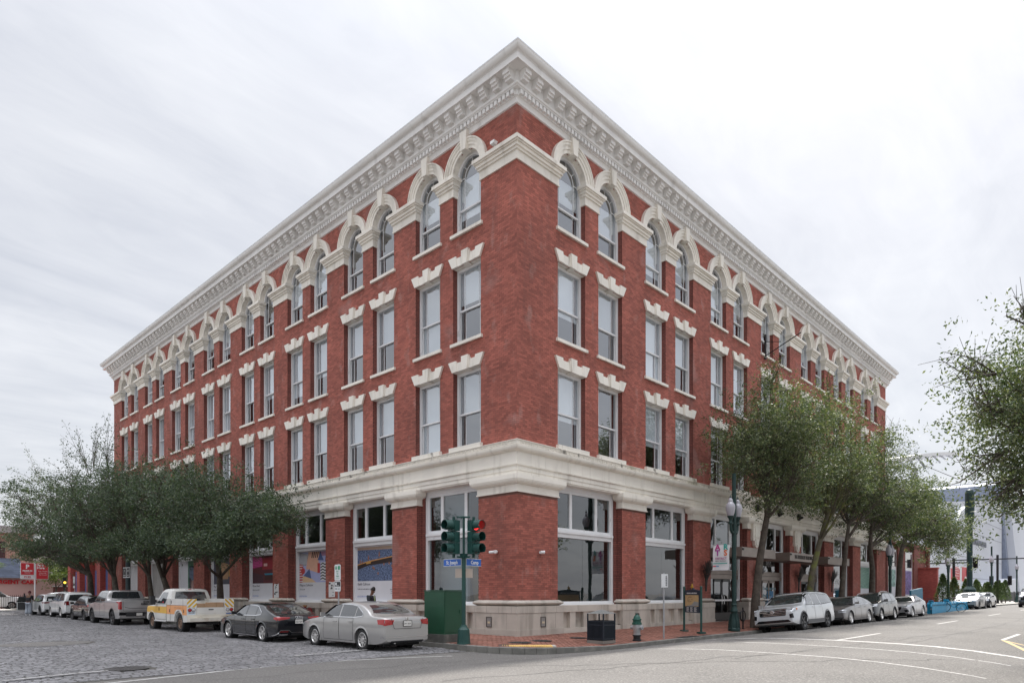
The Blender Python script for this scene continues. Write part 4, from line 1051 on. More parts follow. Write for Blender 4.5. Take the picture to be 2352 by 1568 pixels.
def suv_sheet(L, W, H, wb, fo, r, rr, pm, rake=.5, hood=.60, **k):
    xf = wb/2+fo; xr = xf-L; q = H
    P = [(xf, .50*q), (xf-.06, .54*q), (xf-.30, hood*q-.02), (xf-.95, (hood+.035)*q), (xf-1.22, (hood+.06)*q), (xf-1.62, .80*q), (xf-1.98, .935*q), (xf-2.25, .975*q), (xf-2.8, q), (xr+1.2, .99*q), (xr+.45+.1*rake, .965*q), (xr+.28, .93*q), (xr+.12+.2*rake, .80*q), (xr+.06, .62*q), (xr, .5*q)]
    B = [(xf, .47*q), (xf-1.2, (hood+.02)*q), (0, .625*q), (xr+.5, .655*q), (xr, .60*q)]
    d = sheet(L=L, W=W, H=H, wb=wb, fo=fo, r=r, rr=rr, paint=pm, prof=P, belt=B, gc=.25, crease=.56*q, tum=.76, ws=((hood+.085)*q, .955*q, W*.40, W*.325), rw=(.66*q, .90*q, W*.37, W*.31), mirror=(xf-1.42, .66*q, 1.05), plan=(.13, .06), crown=.025)
    xa, xb, xc, xd = xf-1.40, xf-2.35, xf-3.25, xr+.42; t = .93*H; b = .655*H
    d['side'] = [([(xa-.42, t-.10), (xa-.62, t-.02), (xb+.03, t)], [(xa, b), (xa-.4, b), (xb+.03, b)]), ([(xb-.05, t), (xc+.04, t)], [(xb-.05, b), (xc+.04, b+.01)]), ([(xc-.05, t), (xd+.15, t-.03)], [(xc-.05, b+.01), (xd-.08, b+.07)])]
    d['doors'] = [([(xa+.12, b-.02), (xb, b-.02)], [(xa+.10, .36), (xb, .36)], xb+.2, b-.12), ([(xb-.012, b-.02), (xc, b)], [(xb-.012, .36), (-wb/2+r+.12, .36)], xc+.2, b-.10)]
    d['dlo'] = [(xa+.03, b-.02), (xa-.42, t-.07), (xa-.65, t+.012), (xb, t+.025), (xc, t+.025), (xd+.15, t-.01), (xd-.10, b+.06), (xc, b-.015), (xa+.03, b-.02)]; d['dlomat'] = M_GLOSSBLK
    d.update(k); return d
def gridbars(n, z0, z1, w, m): return [('F', [(-w, z0+(z1-z0)*i/(n-1)), (w, z0+(z1-z0)*i/(n-1))], .022, 'grille_bar', m) for i in range(n)]
def small_suvs():
    S = suv_sheet(4.48, 1.82, 1.60, 2.67, .83, .34, .24, P_BLK2, rimmat=M_RIMD, rim='five', clad=M_PLASTIC, rails=(.6, -1.3), railmat=M_CHROME)
    S['tail'] = [tail([(.42, 1.02), (.78, 1.03)], [(.46, .90), (.80, .88)], M_TAIL, (.28, 1.03, .90))]; S['sill'] = (.26, .34)
    S['panels'] = [('B', [(-.8, .50), (.8, .50)], [(-.75, .30), (.75, .30)], 'rear_bumper', M_PLASTIC)]; S['plate'] = ('B', .78, '')
    car('black_suv', 'small black SUV parked right behind the silver pickup', (-5.42, 28.9), HY, S)
    S = suv_sheet(4.83, 1.925, 1.82, 2.79, .93, .385, .235, P_WHT, rake=0., hood=.585, rim='ten', gc=.30, rails=(.5, -1.6), railmat=M_PLASTIC)
    S['tail'] = [tail([(.68, 1.18), (.86, 1.17)], [(.66, .92), (.86, .90)], M_TAILD, (.20, 1.18, .92))]; S['panels'] = [('B', [(-.85, .62), (.85, .62)], [(-.8, .42), (.8, .42)], 'rear_bumper', P_WHT)]; S['plate'] = ('B', .86, ''); S['sill'] = (.34, .41); S['rails'] = (.4, -1.7)
    car('white_suv', 'boxy white off road SUV parked in front of the small black SUV', (-5.1, 35.2), HY, S)
    S = suv_sheet(4.66, 1.865, 1.64, 2.69, .95, .36, .25, P_WHT, rake=.9, rim='five', rimmat=M_RIMD, clad=M_PLASTIC)
    S['tail'] = [tail([(.2, 1.04), (.82, 1.05)], [(.3, .99), (.84, .93)], M_TAILD, (.45, 1.06, .95))]; S['panels'] = [('B', [(-.8, .5), (.8, .5)], [(-.75, .28), (.75, .28)], 'rear_bumper', M_PLASTIC)]
    c = car('white_crossover', 'white crossover with its driver door open parked ahead of the boxy white SUV', (-5.0, 41.2), HY, S)
    # its driver's door stands open
    mb = MB(); mb.prismz([(.0, 0), (.06, .0), (.16, 1.02), (.10, 1.03)], .38, 1.02); o = mb.build('open_door', P_WHT, c.root, (.82, .94, 0)); o.rotation_euler = (0, 0, radians(-8))
    mb = MB(); mb.prismz([(-.03, .06), (.0, .06), (.10, .98), (.07, .98)], .42, 1.0); mb.build('door_lining', M_PLASTIC, o)
    mb = MB(); mb.tube([(.03, .02, 1.02), (-.18, .32, 1.40), (-.16, .92, 1.42), (.13, 1.02, 1.02)], .022, 6); mb.build('window_frame', M_PLASTIC, o)
    mb = MB(); mb.quad((.03, .05, 1.02), (.13, 1.0, 1.02), (-.15, .9, 1.40), (-.17, .33, 1.38)); mb.build('pane', M_CGLT, o)
small_suvs()
def sierra():
    L, W, H, wb, r = 5.89, 2.06, 1.92, 3.75, .41
    fo = .98; xf = wb/2+fo; xr = xf-L
    P = [(xf, .98), (xf-.06, 1.05), (xf-.3, 1.15), (xf-1.2, 1.22), (xf-1.42, 1.26), (xf-1.85, 1.68), (xf-2.05, 1.83), (xf-2.3, 1.90), (xf-2.8, 1.92), (xf-3.35, 1.90), (xf-3.55, 1.86), (xf-3.72, 1.40), (xf-3.80, 1.375), (xr+.3, 1.375), (xr+.04, 1.375), (xr, 1.33)]
    B = [(xf, .95), (xf-1.4, 1.21), (0, 1.25), (xr, 1.28)]
    S = sheet(L=L, W=W, H=H, wb=wb, fo=fo, r=r, rr=.27, paint=P_PICK, prof=P, belt=B, gc=.34, tum=.80, plan=(.06, .02), crown=.012, ws=(1.29, 1.84, .82, .68), rw=(1.44, 1.84, .74, .66), mirror=(xf-1.6, 1.27, 1.6), mirmat=M_GLOSSBLK, rim='five', rimmat=M_RIMD, tw=.28, clad=M_PLASTIC, appr=.04, ra=.50)
    t, b = 1.80, 1.28; xa, xb, xc = xf-1.62, xf-2.55, xf-3.42
    S['side'] = [([(xa-.34, t-.06), (xa-.5, t), (xb+.04, t)], [(xa, b), (xa-.3, b), (xb+.04, b)]), ([(xb-.05, t), (xc+.06, t-.02)], [(xb-.05, b), (xc, b+.02)])]
    S['doors'] = [([(xa+.1, b-.03), (xb, b-.03)], [(xa+.1, .50), (xb, .50)], xb+.2, 1.13), ([(xb-.012, b-.03), (xc-.06, b-.03)], [(xb-.012, .50), (xc-.02, .50)], xc+.15, 1.13)]
    S['tail'] = [tail([(.86, 1.30), (1.0, 1.29)], [(.86, .88), (1.0, .88)], M_TAIL, (.12, 1.29, .90))]
    S['panels'] = [('B', [(-.70, .72), (.70, .72)], [(-.66, .50), (.66, .50)], 'bumper_recess', M_PLASTIC), ('B', [(.62, .70), (.98, .72)], [(.66, .56), (.98, .56)], 'step_recess', M_GLOSSBLK), ('B', [(-.98, .72), (-.62, .70)], [(-.98, .56), (-.66, .56)], 'step_recess', M_GLOSSBLK)]
    S['lines'] = [('B', [(-.80, 1.34), (-.80, .80), (.80, .80), (.80, 1.34)], .014, 'tailgate_seam', M_SEAM), ('B', [(-.72, 1.0), (-.5, .94), (.5, .94), (.72, 1.0)], .02, 'tailgate_crease', M_SEAM), ('B', [(-1.0, .74), (1.0, .74)], .012, 'bumper_seam', M_SEAM)]
    S['plate'] = ('B', .61, '')
    c = car('silver_pickup', 'silver crew cab pickup with black tailgate lettering parked ahead of the yellow banded utility truck', (-5.7, 22.9), HY, S, 'pickup')
    p = c.hit('B', 0, 1.19, .012); text('GMC', .15, M_BLKP, c.root, frame((p.x-.01, -.28, 1.16), (0, -1, 0), (0, 0, 1)), ext=.004, bold=.006, sx=1.25)
    mb = MB(); mb.box(p.x-.01, p.x+.02, -.16-.36, .16-.36, 1.25, 1.31); mb.build('tailgate_handle', M_GLOSSBLK, c.root)
    mb = MB(); mb.box(xr+.1, xf-3.8, -.85, .85, 1.36, 1.395); mb.build('bed_cover', M_PLASTIC, c.root)
    mb = MB(); q = c.hit('T', xf-3.5, 0, 0); mb.box(q.x-.03, q.x+.03, -.25, .25, q.z-.03, q.z+.012); mb.build('brake_light', M_TAILD, c.root)
    mb = MB(); mb.lathe([(.05, -.05), (.05, .05), (.035, .05), (.035, -.04)], 4, (xr+.1, .55, .40), 'x'); mb.build('exhaust_tip', M_CHROME, c.root)
sierra()
def utility():
    W, H, wb, r = 2.0, 1.97, 3.55, .40
    P_TW = mat('truck_white', (.66, .65, .62), .4, var=.08, scale=2, coat=.3, stain=[(1.2, .60, .72, (.38, .30, .2), .5)]); P_OR = mat('truck_orange', (.78, .34, .12), .45, var=.06, coat=.2); P_YE = mat('truck_yellow', (.72, .42, .05), .45, var=.05, coat=.3); P_CHV = mat('chevron_yellow', (.68, .42, .02), .4, var=.03)
    L = 3.7; fo = .95; xf = wb/2+fo
    P = [(xf, .95), (xf-.06, 1.05), (xf-.3, 1.15), (xf-1.15, 1.20), (xf-1.35, 1.25), (xf-1.75, 1.70), (xf-1.95, 1.87), (xf-2.2, 1.95), (xf-2.6, 1.97), (xf-3.0, 1.93), (xf-3.12, 1.85), (xf-3.2, 1.40), (xf-3.7, 1.30)]
    B = [(xf, .95), (xf-1.3, 1.20), (xf-3.7, 1.24)]
    S = sheet(L=L, W=W, H=H, wb=wb, fo=fo, r=r, rr=.24, paint=P_TW, prof=P, belt=B, gc=.42, tum=.80, plan=(.07, .0), crown=.015, ws=(1.29, 1.86, .80, .66), rw=(1.40, 1.84, .76, .66), mirror=(xf-1.5, 1.33, 1.0), mirmat=M_PLASTIC, rim='steel', rimmat=M_RIMS, tw=.30, ra=.50, appr=0.)
    t, b = 1.80, 1.27; xa, xb = xf-1.6, xf-2.75
    S['side'] = [([(xa-.36, t-.06), (xa-.55, t), (xb+.06, t)], [(xa, b), (xa-.3, b), (xb+.06, b)])]
    S['doors'] = [([(xa+.1, b-.03), (xb-.06, b-.03)], [(xa+.08, .52), (xb-.06, .52)], xb+.12, 1.14)]
    S['head'] = [tail([(.66, 1.0), (.92, 1.02)], [(.66, .80), (.92, .80)], M_HEAD)]
    S['panels'] = [(sd, [(xf-.15, 1.13), (xb-.2, 1.13)], [(xf-.15, .85), (xb-.2, .80)], 'yellow_band', P_YE) for sd in 'LR']
    c = car('utility_truck', 'white utility truck with yellow and orange side band and chevron striped tail', (-5.56, 14.5), HY, S, 'truck')
    R = c.root; P_BIN = P_TW
    # service body: side bins, floor, tailgate, bumper
    xa0, xb0 = xb-.32, -2.75; hw = 1.05
    for sg in (1, -1):
        m = MB(); y0, y1 = sg*(hw-.42), sg*hw; ax = -wb/2; k = .52
        out = [(xa0, .47), (ax+k, .47)] + [(ax+k*cos(t), r+.06+k*.98*sin(t)) for t in np.linspace(.05, pi-.05, 13)] + [(ax-k, .47), (xb0, .47), (xb0, 1.50), (xa0, 1.50)]
        m.prism(out, y0, y1); sbin = m.build('side_bin', P_BIN, R)
        m = MB(); yy = y1+sg*.004
        band = [(xa0, .78), (ax+k+.06, .78)] + [(ax+(k+.06)*cos(t), r+.06+(k+.06)*sin(t)) for t in np.linspace(.62, pi-.62, 11)] + [(xb0+.0, .78), (xb0, 1.21), (xa0, 1.21)]
        band = [(xa0, .80), (ax+k*.9, .80), (ax+.42, .93), (ax+.2, 1.02), (ax-.2, 1.02), (ax-.42, .93), (ax-k*.9, .78), (xb0, .78), (xb0, 1.21), (xa0, 1.21)]
        m.add([(p[0], yy, p[1]) for p in band], [tuple(range(len(band)))]); m.build('orange_band', P_OR, sbin)
        m = MB()
        for x in (xa0, xa0-.45, ax-k-.02): m.box(x-.006, x+.006, y1, y1+sg*.007, .5, 1.49)
        m.box(xa0, xb0, y1, y1+sg*.007, 1.205, 1.215); m.box(ax+.5, ax-.4, y1+sg*.003, y1+sg*.008, 1.09, 1.10); m.build('bin_seam', M_SEAM, sbin)
        m = MB()
        for x in (xa0-.38, ax-k-.12): m.box(x-.03, x+.03, y1, y1+sg*.012, .88, 1.02)
        m.build('latch', M_PLASTIC, sbin)
        m = MB(); m.box(xa0-.62, xa0-.56, y1, y1+sg*.008, 1.28, 1.42); m.build('number_print', M_BLKP, sbin)
        # chevron end panel and lamps
        m = MB(); m.box(xb0-.012, xb0, y0, y1, 1.13, 1.50); ch = m.build('chevron_panel', M_WHITEP, R)
        m = MB(); xx = xb0-.016; wv = hw-.42
        for i in range(-2, 4):
            a = i*.21; q = []
            poly = [(0+a, 1.13), (.105+a, 1.13), (.105+a+.37, 1.50), (0+a+.37, 1.50)]
            # clip to the panel 0..0.42 in width
            def clip(P_, f, lim, keep):
                o = []
                for (u, v), (u2, v2) in zip(P_, P_[1:]+P_[:1]):
                    i1, i2 = keep(u), keep(u2)
                    if i1: o.append((u, v))
                    if i1 != i2: t = (lim-u)/(u2-u); o.append((lim, v+(v2-v)*t))
                return o
            poly = clip(poly, 0, 0., lambda u: u >= 0); poly = clip(poly, 0, .42, lambda u: u <= .42) if len(poly) > 2 else []
            if len(poly) > 2: m.add([(xx, sg*(hw-u), v) for u, v in poly], [tuple(range(len(poly)))])
        m.build('stripe', P_CHV, ch)
        m = MB(); m.box(xb0-.012, xb0, y0+sg*.02, y1, .90, 1.125); lp = m.build('lamp_panel', M_WHITEP, R)
        for u, mm in ((.12, M_TAIL), (.29, M_HEAD)):
            m = MB(); m.lathe([(.072, -.012), (.072, -.03), (.06, -.036), (.001, -.04)], 18, (xb0, sg*(hw-u), 1.01), 'x'); q_ = m.build('tail_light', mm, R)
            m = MB(); m.lathe([(.085, -.012), (.085, -.026), (.072, -.026), (.072, -.012)], 18, (xb0, sg*(hw-u), 1.01), 'x'); m.build('rim', M_GLOSSBLK, q_)
    m = MB(); m.box(xa0, xb0, -.63, .63, .62, .72); m.box(xa0, xa0-.05, -.63, .63, .72, 1.35); m.build('bed_floor', P_BIN, R)
    m = MB(); m.box(xb0-.04, xb0, -.625, .625, .80, 1.12); tg = m.build('tailgate', P_BIN, R); m = MB(); m.box(xb0-.05, xb0-.04, -.56, .56, .86, 1.03); m.build('panel', P_BIN, tg); m = MB(); m.box(xb0-.056, xb0-.05, -.1, .12, 1.0, 1.045); m.build('handle', M_PLASTIC, tg)
    m = MB(); m.box(xb0-.30, xb0, -1.04, 1.04, .50, .66); m.box(xb0-.10, xb0, -1.04, 1.04, .66, .80); m.build('rear_bumper', mat('bumper_white', (.6, .57, .5), .6, var=.15, stain=[(2.5, .56, .7, (.3, .2, .1), .6)]), R)
    m = MB(); m.box(xb0-.25, xb0+.3, -.25, .25, .36, .46); m.tube([(xb0-.1, -.7, .42), (xb0-.1, .7, .42)], .04, 8); m.build('tow_hitch', M_UNDER, R)
    m = MB(); m.box(xb0-.014, xb0-.002, hw-.36, hw-.02, .80, .94); pl = m.build('licence_plate', mat('plate_blue', (.55, .62, .70), .4, var=.03), R); text('241574', .10, M_BLKP, pl, frame((xb0-.016, hw-.19, .87), (0, -1, 0), (0, 0, 1)), ext=.001, sx=.85)
    m = MB(); m.box(xb0-.014, xb0-.002, -hw+.10, -hw+.36, .80, .86); m.build('sticker', mat('sticker_blue', (.06, .12, .30), .5, var=0), R)
    m = MB(); m.tube([(xf-1.4, 1.0, .44), (xf-2.9, 1.0, .44)], .045, 8); m.tube([(xf-1.4, -1.0, .44), (xf-2.9, -1.0, .44)], .045, 8); m.build('step_bar', M_RIM, R)
    m = MB(); q = c.hit('T', xf-3.0, 0, 0); m.box(q.x-.05, q.x+.01, -.22, .22, q.z-.05, q.z+.02); bl = m.build('brake_light', M_CHROME, R); m = MB(); m.box(q.x-.056, q.x-.05, -.08, .08, q.z-.04, q.z+.01); m.build('lens', M_TAIL, bl)
    m = MB(); m.box(xf-.0, xf+.10, -.98, .98, .50, .72); m.build('front_bumper', M_PLASTIC, R)
    for sg in (1, -1): m = MB(); m.box(xa-.15, xa+.02, sg*1.10, sg*1.32, 1.20, 1.62); m.box(xa-.08, xa-.02, sg*.95, sg*1.12, 1.32, 1.36); m.build('towing_mirror', M_PLASTIC, R)
    p = c.hit('L', xa-.35, 1.0, .012); m = MB(); m.lathe([(.10, 0), (.10, .004), (.07, .004), (.001, .004)], 20, (p.x, p.y, p.z), 'y'); m.build('door_emblem', mat('emblem_ochre', (.35, .18, .02), .5, var=0), R)
    Mw = R.matrix_world
    def crate(nm, lab, x, y, sx, sy, sz, rz):
        o = thing(nm, lab, 'box', Mw @ Vector((x, y, .72)), HY+rz)
        m = MB(); m.box(-sx/2, sx/2, -sy/2, sy/2, 0, sz); m.build('carton', mat('cardboard', (.40, .26, .155), .85, var=.12, scale=3), o); m = MB(); m.box(-sx/2-.002, sx/2+.002, -.025, .025, sz*.5, sz+.002); m.build('tape', mat('parcel_tape', (.34, .21, .11), .5, var=0), o)
    crate('cardboard_box', 'wide flat cardboard box in the truck bed nearer the licence plate side', -2.4, .28, .5, .62, .52, .05); crate('cardboard_box', 'square cardboard box in the truck bed nearer the building side', -2.42, -.30, .45, .58, .56, -.06)
    return c
TRUCK = utility()
# -- right kerb: cars facing the camera, noses pointing down the avenue (-X)
HX = pi
def atlas():
    S = suv_sheet(5.10, 1.99, 1.72, 2.98, .98, .382, .262, P_GRYL, rake=.35, hood=.615, rim='five', rimmat=M_RIMD, clad=mat('grey_cladding', (.13, .13, .135), .6, var=.05), rails=(.5, -1.7), railmat=M_PLASTIC, mirmat=P_GRYL)
    S['head'] = [tail([(.60, 1.00), (.90, 1.03)], [(.58, .90), (.90, .86)], M_HEAD, (.42, 1.02, .88))]
    S['panels'] = [('F', [(-.62, .99), (.62, .99)], [(-.56, .70), (.56, .70)], 'grille', M_GLOSSBLK), ('F', [(-.66, .52), (.66, .52)], [(-.80, .40), (.80, .40)], 'lower_intake', M_GLOSSBLK), ('F', [(-.88, .40), (.88, .40)], [(-.84, .33), (.84, .33)], 'skid_trim', M_RIM)] + [('F', [(s*.72, .74), (s*.86, .78)], [(s*.74, .58), (s*.88, .58)], 'fog_lamp', M_GLOSSBLK) for s in (1, -1)]
    S['lines'] = gridbars(4, .75, .95, .60, M_CHROME) + [('F', [(-.9, 1.0), (.9, 1.0)], .015, 'bonnet_seam', M_SEAM)]; S['sill'] = (.30, .46)
    c = car('light_grey_suv', 'large light grey SUV with chrome bar grille parked by the first tree on the avenue', (13.4, -4.50), HX, S)
    p = c.hit('F', 0, .87, .025); m = MB(); m.lathe([(.085, .0), (.085, .015), (.07, .02), (.068, .008), (.001, .008)], 24, (p.x, 0, .87), 'x'); b = m.build('badge', M_CHROME, c.root); text('V', .085, M_CHROME, b, frame((p.x+.015, 0, .905), (0, 1, 0), (0, 0, 1)), ext=.003); text('W', .08, M_CHROME, b, frame((p.x+.015, 0, .842), (0, 1, 0), (0, 0, 1)), ext=.003)
    for s in (1, -1): m = MB(); q = c.hit('L' if s > 0 else 'R', c.xf-.36, .95, .014); m.box(q.x-.06, q.x+.04, q.y-.006, q.y+.006, .90, 1.0); m.build('marker_light', M_AMBER, c.root)
atlas()
def g80():
    L, W, H, wb, fo, r = 5.0, 1.925, 1.465, 3.01, .86, .35
    S = sedan_sheet(L, W, H, wb, fo, r, .26, P_SAND, fast=1, rim='multi'); S['side'], S['dlo'] = glaze_sedan(1.0, -.12, -1.05, -1.55, H); S['doors'] = doors_sedan(.86, -.12, -1.1, .19, H, wb, r)
    S['head'] = [tail([(.60, .74), (.90, .77)], [(.60, .70), (.90, .72)], M_HEAD, (.4, .77, .72)), tail([(.60, .67), (.90, .68)], [(.60, .63), (.90, .63)], M_HEAD, (.3, .68, .64))]
    S['panels'] = [('F', [(-.50, .76), (.50, .76)], [(-.22, .34), (.22, .34)], 'grille', M_GLOSSBLK), ('F', [(-.85, .40), (.85, .40)], [(-.7, .26), (.7, .26)], 'lower_intake', M_PLASTIC)]
    S['lines'] = [('F', [(-.50+.125*i, .76), (-.28+.125*i, .40)], .012, 'grille_mesh', M_CHROME) for i in range(0, 6)] + [('F', [(.50-.125*i, .76), (.28-.125*i, .40)], .012, 'grille_mesh', M_CHROME) for i in range(0, 6)] + [('F', [(-.7, .33), (.7, .33)], .02, 'bumper_trim', M_CHROME)]
    car('bronze_grey_sedan', 'warm grey sedan with crest shaped mesh grille parked right behind the light grey SUV', (19.5, -4.55), HX, S)
    S = suv_sheet(4.57, 1.845, 1.66, 2.66, .92, .35, .235, P_CHAR, rake=.5, hood=.60, rim='five', rails=(.5, -1.5), railmat=M_RIM, clad=M_PLASTIC)
    S['head'] = [tail([(.46, .94), (.86, .98)], [(.50, .86), (.86, .84)], M_HEAD, (.4, .98, .86))]; S['panels'] = [('F', [(-.5, .90), (.5, .90)], [(-.42, .80), (.42, .80)], 'grille', M_GLOSSBLK), ('F', [(-.6, .66), (.6, .66)], [(-.72, .36), (.72, .36)], 'lower_intake', M_PLASTIC)]
    S['lines'] = [('F', [(-.8, .50), (-.62, .72)], .04, 'bumper_fold', P_CHAR), ('F', [(.8, .50), (.62, .72)], .04, 'bumper_fold', P_CHAR)]
    c = car('charcoal_suv', 'charcoal SUV with silver roof rails parked between the warm grey sedan and the silver coupe', (23.95, -4.72), HX, S)
    for s in (1, -1): p = c.hit('F', s*.70, .52, .02); m = MB(); m.lathe([(.06, 0), (.06, .02), (.001, .03)], 16, tuple(p), 'x'); m.build('fog_lamp', M_HEAD, c.root)
    L, W, H, wb, fo, r = 4.79, 1.916, 1.38, 2.72, .84, .35; xf = wb/2+fo; xr = xf-L
    S = sedan_sheet(L, W, H, wb, fo, r, .25, P_SLV2, fast=1, rim='five'); S['gc'] = .16
    P = [(xf, .66), (xf-.06, .72), (xf-.5, .86), (xf-1.4, .96), (xf-1.75, 1.0), (xf-2.15, 1.20), (xf-2.5, 1.34), (xf-2.8, 1.38), (xf-3.2, 1.35), (xr+1.0, 1.18), (xr+.6, 1.05), (xr+.3, 1.02), (xr+.05, 1.0), (xr, .9)]; S['prof'] = P; S['belt'] = [(xf, .62), (xf-1.6, .93), (0, .95), (xr+.8, .99), (xr, .90)]
    S['ws'] = (1.03, 1.33, .76, .58); S['mirror'] = (xf-1.95, .98, 1.)
    b, t = .97, 1.29; S['side'] = [([(-.05, t-.08), (-.3, t), (-.78, t-.05)], [(.35, b), (0, b), (-.82, b+.03)]), ([(-.86, t-.07), (-1.0, t-.12)], [(-.9, b+.05), (-1.25, b+.09)])]; S['dlo'] = [(.37, b-.02), (-.05, t-.06), (-.3, t+.02), (-1.0, t-.08), (-1.3, b+.08), (-.85, b), (.37, b-.02)]; S['dlomat'] = M_GLOSSBLK
    S['doors'] = [([(.50, .94), (-.82, .96)], [(.55, .28), (-.78, .28)], -.6, .88)]
    S['head'] = [tail([(.50, .76), (.90, .80)], [(.54, .68), (.90, .70)], M_HEAD, (.35, .80, .72))]; S['panels'] = [('F', [(-.55, .72), (.55, .72)], [(-.42, .50), (.42, .50)], 'grille', M_GLOSSBLK), ('F', [(-.7, .36), (.7, .36)], [(-.75, .24), (.75, .24)], 'lower_intake', M_GLOSSBLK)] + [('F', [(s*.62, .50), (s*.86, .54)], [(s*.72, .38), (s*.90, .36)], 'side_intake', M_GLOSSBLK) for s in (1, -1)]
    car('silver_coupe', 'silver two door coupe parked beside the blue bicycle dock', (30.7, -4.62), HX, S)
    L, W, H, wb, fo, r = 5.04, 1.9, 1.485, 3.05, .88, .36
    S = sedan_sheet(L, W, H, wb, fo, r, .25, P_SILV, rim='five', rimmat=M_RIMD); S['side'], S['dlo'] = glaze_sedan(1.0, -.1, -1.1, -1.55, H); S['doors'] = doors_sedan(.9, -.1, -1.1, .19, H, wb, r)
    S['head'] = [tail([(.55, .80), (.88, .82)], [(.55, .68), (.88, .70)], M_HEAD)]; S['panels'] = [('F', [(-.45, .78), (.45, .78)], [(-.4, .60), (.4, .60)], 'grille', M_GLOSSBLK), ('F', [(-.7, .42), (.7, .42)], [(-.7, .28), (.7, .28)], 'lower_intake', M_PLASTIC)]
    car('silver_saloon', 'silver sedan parked beyond the blue bicycle dock by the cone shaped shrubs', (52.0, -4.72), HX, S)
    S = sedan_sheet(4.7, 1.82, 1.46, 2.72, .9, .33, .22, P_NAVY); S['side'], S['dlo'] = glaze_sedan(.9, -.1, -1.0, -1.4, 1.46); S['doors'] = doors_sedan(.8, -.1, -1.0, .19, 1.46, 2.72, .33)
    S['head'] = [tail([(.5, .78), (.86, .80)], [(.5, .68), (.86, .68)], M_HEAD)]
    car('dark_sedan', 'dark sedan parked behind the silver sedan beyond the bicycle dock', (57.6, -4.72), HX, S)
    S = suv_sheet(5.73, 2.06, 1.92, 3.40, 1.0, .40, .27, P_NAVY, rake=.0, hood=.63, rim='five'); S['head'] = [tail([(.62, 1.10), (.95, 1.12)], [(.62, .98), (.95, .98)], M_HEAD), tail([(.80, .94), (.95, .94)], [(.74, .74), (.92, .70)], M_HEAD)]
    S['panels'] = [('F', [(-.6, 1.1), (.6, 1.1)], [(-.55, .78), (.55, .78)], 'grille', M_GLOSSBLK), ('F', [(-.8, .55), (.8, .55)], [(-.75, .35), (.75, .35)], 'lower_intake', M_PLASTIC)]; S['lines'] = [('F', [(-.9, .62), (.9, .62)], .03, 'bumper_trim', M_CHROME)]
    car('black_large_suv', 'large black SUV driving towards the corner along the avenue', (61.0, -8.2), HX, S)
g80()
# ================================================================ what the shop bays hold
M_POST = mat('poster_white', (.66, .66, .70), .55, var=.03); M_INK = mat('poster_ink', (.04, .04, .05), .6, var=0); M_INKB = mat('poster_ink_blue', (.16, .25, .55), .6, var=0)
def pm(n, c): return mat('print_'+n, c, .55, var=.05, scale=4)
def water(): 
    m = mat('print_water', (.09, .13, .24), .55, var=0)
    nt = m.node_tree; N = nt.nodes; L = nt.links; tc = N.new('ShaderNodeTexCoord'); mp = N.new('ShaderNodeMapping'); mp.inputs['Scale'].default_value = (3, 3, 14); L.new(tc.outputs['Object'], mp.inputs[0])
    t = N.new('ShaderNodeTexNoise'); t.inputs['Scale'].default_value = 3; t.inputs['Detail'].default_value = 6; L.new(mp.outputs[0], t.inputs['Vector'])
    r = N.new('ShaderNodeValToRGB'); r.color_ramp.elements[0].position = .38; r.color_ramp.elements[0].color = (.025, .035, .08, 1); r.color_ramp.elements[1].position = .66; r.color_ramp.elements[1].color = (.22, .30, .48, 1)
    L.new(t.outputs[0], r.inputs[0]); L.new(r.outputs[0], N['Principled BSDF'].inputs['Base Color']); return m
def poly(mb, P, y): mb.add([(p[0], y, p[1]) for p in P], [tuple(range(len(P)))])
def disc(cx, cz, r, n=14, k=1.): return [(cx+r*cos(2*pi*i/n), cz+r*k*sin(2*pi*i/n)) for i in range(n)]
def poster(F, k, title, sub, art, tag_):
    o, i = SHOP[F.s, k]; flip = -1 if F.s == 'J' else 1    # on the side street local +x runs against the reading direction never: camera reads left to right along -y
    m = MB(); m.box(-i, i, .455, .47, 1.29, 3.74); p = m.build('window_poster', M_POST, o)
    T = lambda s, x, z, size, mm, al='LEFT': text(s, size, mm, p, frame((x, .452, z), (1, 0, 0), (0, 0, 1)), align=al, ext=.001)
    T(title, -i+.09, 2.02, .17, M_INK); T(sub, -i+.09, 1.80, .085, M_INK); T(tag_, -i+.09, 1.46, .10, M_INKB)
    for q in range(5): T(('August 1st', 'OPENING 2024', 'learn more at', 'the front desk', 'all are free')[q], i-.12, 1.86-q*.085, .06, M_INK, 'RIGHT')
    w = 2*i-.16; x0, x1, z0, z1 = -i+.08, i-.08, 2.16, 3.68
    def lay(P, mm, d, nm='picture'):
        mb = MB(); poly(mb, [(x0+(x1-x0)*a, z0+(z1-z0)*b) for a, b in P], .455-d*.0012); return mb.build(nm, mm, p)
    art(lay)
